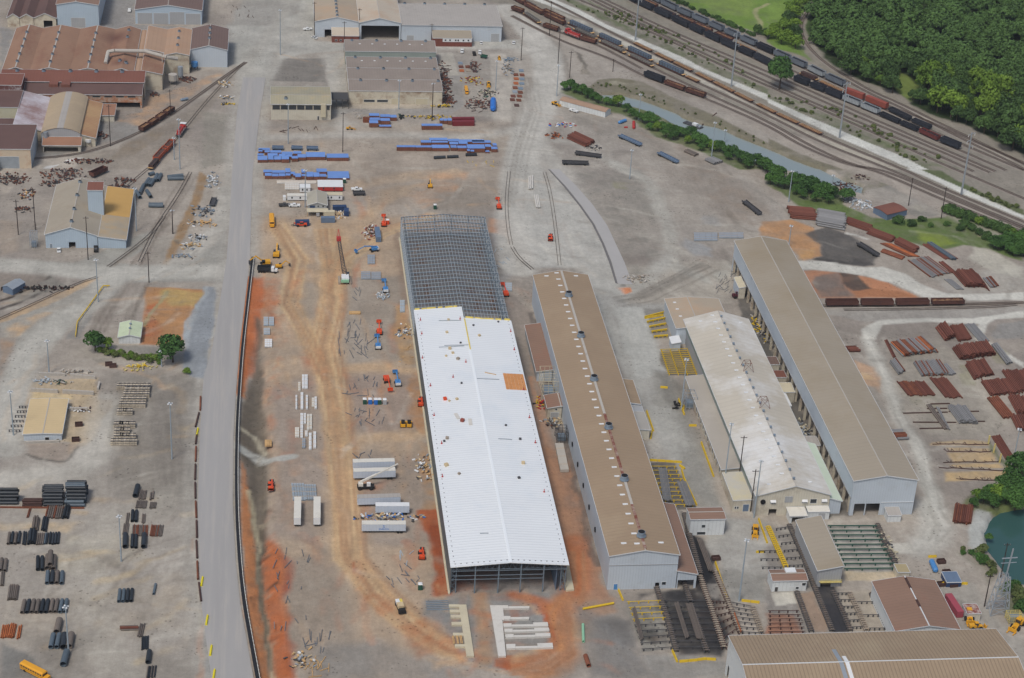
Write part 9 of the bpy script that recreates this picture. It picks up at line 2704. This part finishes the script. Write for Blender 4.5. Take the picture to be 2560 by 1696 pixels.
def scatter(label,c,r,x0,x1,y0,y1,n,m,La=(3,8),lean=90,sd=1,w=.14,cat='steel member',nm='steel_member'):
 rr=random.Random(sd)
 for i in range(int(n*.66)):
  q_=T(c,r,rr.uniform(x0,x1),rr.uniform(y0,y1))
  o=bpy.data.objects.new(nm,pipe_mesh(1,w,m,'beam'))
  COL.objects.link(o)
  o.location=(*q_,.05)
  a=rad(rr.gauss(lean,14)if rr.random()<.82 else rr.uniform(0,180))
  o.rotation_euler=(0,0,a)
  o.scale=(rr.uniform(*La)*.8,.8,.8)
  tag(o,label,cat,label.split(' in the ')[-1]if ' in the ' in label else label)
M_MEMB=mat('steel_primed','#6b6e72',.6,.1,.6,rnd=.15)
for a in(('grey steel member in the scatter beside the north boom lift',1,1,840,980,1420,1568,22,M_MEMB,(3,9),90,1),('grey steel member in the scatter north of the roadway',1,2,760,1050,0,190,34,M_MEMB,(3,10),95,2),('grey steel member in the scatter by the facing boom lifts',1,2,830,1120,360,540,30,M_MEMB,(2,7),85,3),('grey steel member in the scatter south of the portable toilets',1,2,880,1190,660,820,30,M_MEMB,(2,7),80,4),('grey steel member in the scatter above the twin trailers',1,2,930,1150,1070,1135,10,M_MEMB,(3,5),85,5),('grey steel member in the scatter near the lone green toilet',1,3,1160,1560,560,740,22,M_MEMB,(2,6),110,6),('galvanised bar in the pair of piles north of the scatter',1,3,1330,1420,420,540,10,M_PURL,(3,6),85,7),('dark steel member in the clay edge scatter',1,3,150,480,330,1160,34,M_MEMB,(2,7),80,8),('dark steel member in the lowest scatter',1,3,440,700,1200,1380,22,M_MEMB,(3,8),85,9),('pale timber in the heap at the bottom edge',1,3,420,680,1430,1568,26,M_WOOD,(2,6),80,10),('dark steel member in the group west of the coils',1,1,930,990,1120,1215,10,M_MEMB,(3,6),100,11),('dark pipe length in the line behind the sawtooth sheds',1,0,1700,1800,560,960,60,M_RUSTD,(2,4),0,12),('yellow post in the yellow pipe stand field',1,0,1960,2260,1490,1560,12,M_YEL,(2,4),90,13),('white bar in the yard east of the skeleton',1,1,2190,2367,720,960,16,M_PURL,(2,5),120,14),('brown timber in the litter west of the white roof',1,2,1300,1480,0,250,14,M_WOOD,(1,3),60,15),('dark steel offcut in the yard by the black tracks',
1,0,1950,2120,920,1050,26,M_RUSTD,(2,5),10,16),('rusty strip in the pile left of the long grey shed',2,1,1880,2040,940,1160,34,M_PIPEG,(3,7),60,17),('saw horse rail in the row south of the olive roofed plant',1,0,150,760,1190,1250,16,M_RUSTD,(4,7),92,18),('rusty bar in the upper left pipe yard',0,0,2110,2367,60,190,16,M_RUSTD,(3,7),92,19)):
 scatter(*a)
def heap(label,c,r,x,y,rx,ry,n,ms,sd=0,h=1.2,s=(.35,1.5)):
 q_=T(c,r,x,y)
 rr=random.Random(sd+n)
 mb=MB((*q_,0))
 for i in range(n):
  a,d=rr.uniform(0,6.28),rr.random()**.85
  X,Y=q_[0]+math.cos(a)*d*rx,q_[1]+math.sin(a)*d*ry
  mb.mat(rr.randrange(len(ms)))
  z=h*(1-d)*rr.random()
  mb.bar((X,Y,z+.2),(X+rr.uniform(-1,1)*s[1],Y+rr.uniform(-1,1)*s[1],z+.2+rr.uniform(-.1,.6)),rr.uniform(*s)*.5,rr.uniform(.1,.6))
 tag(mb.ob('scrap_heap',ms),label,'scrap heap',kind='stuff')
SC=[M_RUSTD,M_RUST,M_STEELD]
MX=[M_WHITE,M_WOOD,M_STEELD,M_CRTN,M_GALV]
for i,a in enumerate((('dark scrap heap at the far west edge',0,1,100,90,9,8,120,SC),('dark box scrap piled north of the workshop roof',0,1,600,50,13,8,130,SC),('long brown scrap piece beside the box scrap',0,1,500,130,8,4,50,SC),('scrap and stone pile left of the dark pole',0,1,250,240,4,8,60,SC+MX[:2]),('cylinder scrap west of the dark pole',0,1,215,380,5,4,30,SC),('rusty parts north of the ochre roof',0,1,1140,110,7,4,50,SC),('row of rust brown castings by the ochre roof',0,1,1090,170,9,3,50,SC),('mixed valves heap at the ochre roof corner',0,1,1210,240,5,5,50,MX),('long scrap tangle beside the sunken track',0,0,810,1500,13,4,90,SC),('dark scrap by the barrel vaulted shed',0,0,910,1260,5,5,50,SC),('scrap strewn by the furnace hopper',0,0,1430,880,3,4,30,SC),('dark machinery below the overhead duct end',0,0,1730,740,5,5,60,SC),('litter along the west side of the north road',0,0,2080,780,5,6,40,MX),('white sheet litter west of the north road',0,0,2090,910,5,3,26,MX),('yellow and dark scraps west of the road',0,0,2095,970,4,2,16,[M_YEL,M_STEELD]),('grey sheets piled beside the brown bank, northern',0,1,1970,110,4,13,50,[M_GALV,M_WHITE]),('sheet metal stacks beside the brown bank, middle',0,1,1870,390,7,8,60,[M_GALV,M_GALVB,M_STEELD]),('tan lumber fan beside the road',0,1,1915,505,5,5,22,[M_WOOD]),('brown boards and scraps beside the bank',0,1,1810,500,4,4,26,MX),('green glass like panels and black bags',0,1,1820,640,6,4,36,[M_GALV,M_TYRE,M_WHITE]),('white folded panels and cartons at the bank foot',
0,1,1760,715,6,4,36,MX),('grey box litter at the tip of the brown bank',0,1,1690,810,6,3,26,[M_GALV,M_GALVB,M_WOODG]),('debris litter around the beige site trailer',1,3,1260,85,15,3,90,MX+[M_BLUE]),('maroon valve parts around the slate container',1,1,1060,590,5,8,50,[M_WRED,M_WHITE,M_RUSTD]),('lumber heap beside the cream container',1,1,775,420,5,6,50,[M_WOOD,M_CRTN,M_WHITE]),('white cable coils beside the blue boom lift',1,1,1160,1170,4,5,30,[M_WHITE,M_PURL]),('timber litter along the west foot of the hall, north',1,1,1380,1500,5,7,40,MX),('timber litter along the west foot of the hall, middle',1,2,1560,1200,4,12,50,MX),('dark pipe fittings behind the sawtooth sheds',1,0,1745,750,3,36,200,SC),('dark fittings at the south end of the sawtooth strip',1,0,1775,930,5,8,70,SC),('tracked machine scraps in the equipment yard',1,0,2140,870,7,7,60,[M_RUSTD,M_GREEN,M_TYRE,M_CONCY]),('rusty skid parts north in the equipment yard',1,0,2020,620,4,12,50,SC),('mixed machine parts in the middle of the equipment yard',1,0,2010,750,8,8,60,[M_RUST,M_YEL,M_WRED,M_CONCY]),('dark fittings beside the blue tank',1,0,2060,960,9,10,90,SC),('scrap frames left of the substation',1,0,2330,650,4,12,60,[M_STEELD,M_GALV,M_WOODG]),('yellow machine parts in front of the sawtooth sheds',1,0,1600,1090,14,3,60,[M_YEL,M_STEELD]),('yellow and black parts along the stained wall',1,0,1730,992,8,1.5,30,[M_YEL,M_TYRE]),('dark fittings right of the tarped cluster',1,0,1350,1080,2,4,20,[M_TYRE,M_GREEN]),('concrete parts left of the tarped cluster',
1,0,960,1095,3,3,12,[M_CONC,M_CRTN]),('collapsed white truss at the canal bend',3,1,850,320,9,8,70,[M_PURL,M_WHITE]),('rusty wreck tangled in the canal bend',3,1,720,160,7,7,60,SC),('broken timbers on the canal bank',3,1,850,80,6,4,30,[M_WOODG,M_RUSTD]),('sand concrete rubble by the red trailer',2,0,750,1375,5,4,30,[M_CONC,M_STEELD]),('orange frame and scrap by the maroon stack',2,0,400,1260,5,5,40,[M_RUSTO,M_RUSTD]),('white and blue valve litter in the north yard',2,0,470,1160,8,4,26,[M_WHITE,M_BLUE,M_RED]),('grey switchgear of the small substation',1,0,2350,560,5,5,40,[M_GALV,M_GALVB]),('concrete offcuts and orange boards at the strip end',2,1,1160,1010,8,5,40,[M_CONC,M_WOODG]),('black debris along the sunken ramp',0,1,300,1110,18,3,90,[M_RUSTD,M_TYRE]),('tan sand bags litter at the clay bottom',1,3,420,1400,6,6,40,MX),('black tyres beside the transformer cage',2,2,1530,620,2,4,16,[M_TYRE]),('yellow frames heap by the round tree',0,2,1290,270,8,3,40,[M_YELP,M_YEL]),('pale ladders on the pen floor',0,2,680,310,9,2,40,[M_WOODG,M_CONC]),('dark barrels in the concrete pen',0,2,570,408,5,2,26,[M_STEELD,M_GREEN,M_CONC]),('pale frames left of the dark barrels',0,2,410,395,4,3,30,[M_PURL,M_CONC]),('white bags and dark bins beside the store',0,2,740,660,6,2,30,[M_WHITE,M_RUSTD]),('rusty machine parts east of the mill foot',2,2,380,780,5,5,40,MX+SC),('boards and valves in the gap north of the lodge',2,2,260,600,2,5,26,[M_RED,M_YEL,M_STEELD]),('machinery crammed in the alley between the sheds',
2,1,2300,1480,3,14,90,[M_STEELD,M_YEL,M_CONC]),('machinery deeper in the alley',3,2,360,900,3,14,90,[M_STEELD,M_GALV,M_CONCY]),('cream dust heap of blocks at the roller line end',3,3,1110,350,1.5,14,60,[M_CONCY,M_STEELD]))):
 heap(*a,sd=i)
for lb_,c,r,x,y in(('small maroon skip, left of the pair by the tree',0,2,1007,242),('small maroon skip, right of the pair by the tree',0,2,1045,258),('maroon skip right of the sand roofed store',0,2,700,940),('dark skip by the pale box',0,2,730,800),('dark rusty skip behind the brown store, left',3,3,1600,710),('dark rusty skip behind the brown store, right',3,3,1710,715),('long rusty skip with yellow yoke',3,3,1650,600),('rusty skip with yellow yoke, upper',3,3,1600,500),('rust brown skip beside the black bed',2,3,1885,470)):
 put('skip',lb_,T(c,r,x,y),.1)
for lb_,c,r,x0,y0,x1,y1,s,m in(('long blue tank in the equipment yard',1,0,2190,1040,2192,945,1.5,M_BLUE),('blue tank by the canal side store',2,0,985,1150,1055,1125,.8,M_BLUEM),('upright looking red tank by the canal trees',2,0,1125,1200,1125,1140,.8,M_RED),('small red tank beside the blue one',2,0,1035,1185,1070,1185,.4,M_RED),('pale blue tank on the siding',0,0,1670,940,1740,925,.7,M_GALVB),('blue pipe spool lying behind the brown store',3,3,1505,500,1550,600,.9,M_BLUEM)):
 p_,a,L=P2(c,r,x0,y0,x1,y1)
 put('tank',lb_,p_,a,(L/8,s*.8,s*.8),{'paint_blue':m})
for i,(x,y,m)in enumerate(((1435,530,M_GALVB),(1330,610,M_RUST),(1450,615,M_RUST),(1335,690,M_RUSTO),(1448,695,M_GALVB),(1330,778,M_RUSTO),(1445,785,M_GALVB),(1315,865,M_RUST),(1422,880,M_GALVB),(1310,945,M_GALV),(1415,955,M_RUST),(1275,1030,M_RUSTR),(1400,1030,M_RUST),(1262,1100,M_RUSTR),(1385,1110,M_RUST),(1345,1210,M_RUSTD),(240,385,M_GALVB),(255,455,M_RUSTR),(268,530,M_RUSTO),(385,455,M_RUST),(400,530,M_WOODG),(525,540,M_RUSTD))):
 q_=ground_at(1120+x*.1276,110+y*.1276)
 o=MB((*q_,0)).box(q_[0]-1.35,q_[0]+1.35,q_[1]-1.9,q_[1]+1.6,0,.5).ob('steel_plate_pack',m)
 tag(o,'%s steel plate pack in the %s, row %s from the north'%({'galvanised_blue':'pale blue','galvanised_steel':'grey','rust':'brown','rust_orange':'orange','rust_red':'red brown','lumber_grey':'tan','rust_dark':'dark'}[m.name],('west column' if x<600 and x<350 and i>15 else 'middle column' if i>15 else 'kerbside double column'),('one','two','three','four','five','six','seven','eight')[(i//2 if i<16 else i-16)]),'steel plates','steel plate packs in the equipment yard')
for lb_,c,r,x0,y0,x1,y1,m in(('dark grey drop side trailer in the open north yard',2,0,990,1270,1190,1360,None),('dark grey drop side trailer nearer the canal trees',2,0,1352,1430,1530,1520,None),('empty flatbed trailer near the yard road',2,0,580,1430,825,1465,None),('second empty flatbed trailer below the first',2,0,460,1520,710,1528,None),('flatbed trailer loaded with brown rods',3,0,0,0,0,0,None),('slate flatbed loaded with pipes by the dark spill',3,1,830,700,1015,815,None),('flat trailer with red pipes behind the crew pickup',1,1,895,240,1010,238,None),('grey rack trailer by the flat tarps',1,0,148,1385,255,1388,None),('grey rack trailer, second from the west',1,0,325,1385,430,1390,None),('grey rack trailer, third from the west',1,0,465,1390,575,1392,None),('green and yellow flatbed in the equipment yard',1,0,2080,535,2135,545,None),('dark trailer north of the main road barrier',0,1,1960,350,1985,280,None)):
 if x0==0:
  x0,y0,x1,y1,c,r=2140,310,2290,430,2,1
 p_,a,L=P2(c,r,x0,y0,x1,y1)
 put('gflat',lb_,p_,a,(L/13.2,1,1),{'steel_dark':M_GREEN}if 'green' in lb_ else{'steel_dark':M_SLATEB}if 'grey' in lb_ else None)
for s in((1290,240,1330,160),(1370,160,1400,110),(1385,165,1425,110),(1340,160,1380,100),(1430,120,1455,60),(1460,118,1490,60),(1378,62,1420,50),(1395,270,1360,215),(1295,275,1260,220),(1550,100,1690,98),(1550,85,1690,70),(1375,350,1500,352),(1375,340,1500,340)):
 a,b_=TL(0,1,s)
 o=bpy.data.objects.new('pipe',pipe_mesh(dist(a,b_),.95,M_PIPEBG))
 COL.objects.link(o)
 o.location=(*a,.02)
 o.rotation_euler=(0,0,ang(a,b_))
 tag(o,'large blue grey pipe lying between the ochre roof and the sunken track','steel pipe','large pipes north east of the workshop')
for lb_,s,m,rr in(('yellow pipe lying south of the mill gable',[655,935,940,882],M_YEL,.42),('mint green pipe on the paved apron',[660,1240,655,1080],M_GREENL,.5),('brown pipe at the bottom by the apron',[708,1470,678,1375],M_RUST,.8)):
 a,b_=TL(2,3,s)
 o=MB((*a,0)).tube((*a,rr),(*b_,rr),rr,.1,12).ob('pipe',m)
 tag(o,lb_,'steel pipe')
for lb_,s in(('black pipe west of the far yellow stands, left',[1645,1472,1750,1465]),('black pipe west of the far yellow stands, middle',[1768,1465,1870,1460]),('black pipe below the long tarped row',[1938,1445,2040,1442])):
 a,b_=TL(1,0,s)
 tag(MB((*a,0)).cyl((*a,.8),(*b_,.8),.8,12).ob('pipe',M_BLACK),lb_,'steel pipe')
du=root('overhead_duct','white overhead duct bending across the dusted furnace bays','duct',(-95,1055,0))
dp_=[T(0,0,975,570,13),T(0,0,1000,480,15),T(0,0,1060,470,16),T(0,0,1340,475,15),T(0,0,1540,530,13),T(0,0,1640,545,11)]
for i,(a,b_)in enumerate(zip(dp_,dp_[1:])):
 z=(12,15,16,15,13,11)
 MB((-95,1055,0)).cyl((*a,z[i]),(*b_,z[i+1]),1.1,8).ob('duct_section',M_CONC,du)
for x,y in((1010,560),(1280,530),(1500,560)):
 q_=T(0,0,x,y,11)
 MB((-95,1055,0)).bar((*q_,5),(*q_,15.5),.5).ob('duct_leg',M_CONC,du)
for i,(x,y,w_,h,m)in enumerate(((1595,620,3,9,M_WHITE),(1655,620,3,9,M_WHITE),(1600,780,5,6,M_CONC),(1670,740,3,8,M_GALV),(1735,660,4,4,M_CONCY),(1800,650,4,5,M_BLUEM),(430,1370,2.2,9,M_GALV),(280,1520,3,8,M_GALV),(820,1350,3.6,4,M_WHITE))):
 q_=T(0,0,x,y)
 rt=root('dust_silo',('twin white silo, left, at the duct end','twin white silo, right, at the duct end','grey hopper on stilts by the track','galvanised silo beside the hopper','cream bin right of the silos','blue cooler on steel stilts','white vertical silo at the faded white roof','galvanised silo in front of the cream front house','white cracked tank by the rust side roof')[i],'silo',(*q_,0))
 parts(rt,[('shell',m,[('c',(0,0,2.5),(0,0,h),w_/2)]),('cone',m,[('c',(0,0,1.2),(0,0,2.5),.3,w_/2)]),('stilts',M_STEELD,[('b',(-w_/2.4,-w_/2.4,0),(-w_/2.4,-w_/2.4,3),.2),('b',(w_/2.4,-w_/2.4,0),(w_/2.4,-w_/2.4,3),.2),('b',(w_/2.4,w_/2.4,0),(w_/2.4,w_/2.4,3),.2),('b',(-w_/2.4,w_/2.4,0),(-w_/2.4,w_/2.4,3),.2)])])
def frame_box(label,q_,sx,sy,h,m,n=3,name='steel_cage'):
 rt=root(name,label,'steel frame',(*q_,0))
 mb=MB()
 for i in range(n+1):
  for y in(-sy/2,sy/2):
   x=-sx/2+sx*i/n
   mb.bar((x,y,0),(x,y,h),.16)
 mb.ob('posts',m,rt)
 for k in range(1,5):
  mb=MB()
  z=h*k/4
  for y in(-sy/2,0,sy/2):
   mb.bar((-sx/2,y,z),(sx/2,y,z),.13)
  for x in(-sx/2,sx/2):
   mb.bar((x,-sy/2,z),(x,sy/2,z),.13)
  mb.ob('ring',m,rt)
 MB().box(-sx/3,sx/3,-sy/4,sy/4,.1,2.4).ob('transformer',M_GALVB,rt)
frame_box('tall pale lattice cage over transformers at the mill west wall',(112.2,685.5),6.2,13,9.5,M_CONCY)
frame_box('pale blue bus bar cage beside the west annex',T(2,2,1640,620),4.4,7,6,M_GALV)
frame_box('grey frame tower south of the lattice cage',T(2,2,455,930),4.5,6,5,M_STEELD)
frame_box('yellow canopy frame at the east edge with striped top',T(3,3,2270,1040),5,4,3.2,M_YELP)
frame_box('slim grey frame beside the pale blue workshop',T(0,1,315,710),3,5,7,M_GALV)
for lb_,x,y,h in(('wire frame tripod on the cream roof, northern',2170,300,3.5),('wire frame tripod on the cream roof, southern',2320,640,3.5)):
 q_=T(2,2,x,y,11.6)
 z=wf(*q_)
 rt=root('roof_frame',lb_,'steel frame',(*q_,z))
 mb=MB()
 for sx in(-2.2,2.2):
  for sy in(-2.5,2.5):
   mb.bar((sx,sy,0),(sx*.6,sy*.6,h),.12).bar((sx,sy,0),(-sx*.6,sy*.6,h),.08)
 mb.bar((-1.3,-1.5,h),(1.3,-1.5,h),.12).bar((-1.3,1.5,h),(1.3,1.5,h),.12).bar((-1.3,-1.5,h),(-1.3,1.5,h),.12).bar((1.3,-1.5,h),(1.3,1.5,h),.12)
 mb.ob('frame',M_RUST,rt)
pack('pale flat trailer row of grey boards in the gap beside the mill',2,2,395,475,990,1235,M_CONC,1,skew=50,h=1.4)
q_=TL(2,0,[1600,1110,1760,1170])
rt=root('work_barge','small grey work barge moored in the canal','barge',(*q_[0],-1.5),ang(*q_))
parts(rt,[('hull',M_STEELD,[(0,12,-1.8,1.8,-.3,.6)]),('deck_house',M_WHITE,[(6,9,-1,1,.6,1.8)]),('winch',M_GALV,[(10,11.4,-1,1,.6,1.2)])])
mb=MB((*q_[1],0))
for i in range(12):
 a,b_=lerp(T(2,0,1760,1140),T(2,0,1890,1050),i/12),lerp(T(2,0,1760,1140),T(2,0,1890,1050),(i+1)/12)
 mb.bar((*a,-1.2+i*.12),(*b_,-1.1+i*.12),.5)
tag(mb.ob('discharge_pipe',M_RUSTD),'dark pipe leading from the barge up the bank','pipe')
hz=MB()
hz.box(-700,1200,-200,2200,-6,396)
ho_=hz.ob('haze',[])
ho_['kind']='stuff'
hm=bpy.data.materials.new('haze')
hm.use_nodes=True
hn=hm.node_tree
hn.nodes.remove(hn.nodes['Principled BSDF'])
pv_=hn.nodes.new('ShaderNodeVolumePrincipled')
pv_.inputs['Color'].default_value=(.86,.91,1,1)
pv_.inputs['Density'].default_value=HAZE
pv_.inputs['Anisotropy'].default_value=.2
hn.links.new(pv_.outputs[0],hn.nodes['Material Output'].inputs['Volume'])
ho_.data.materials.append(hm)
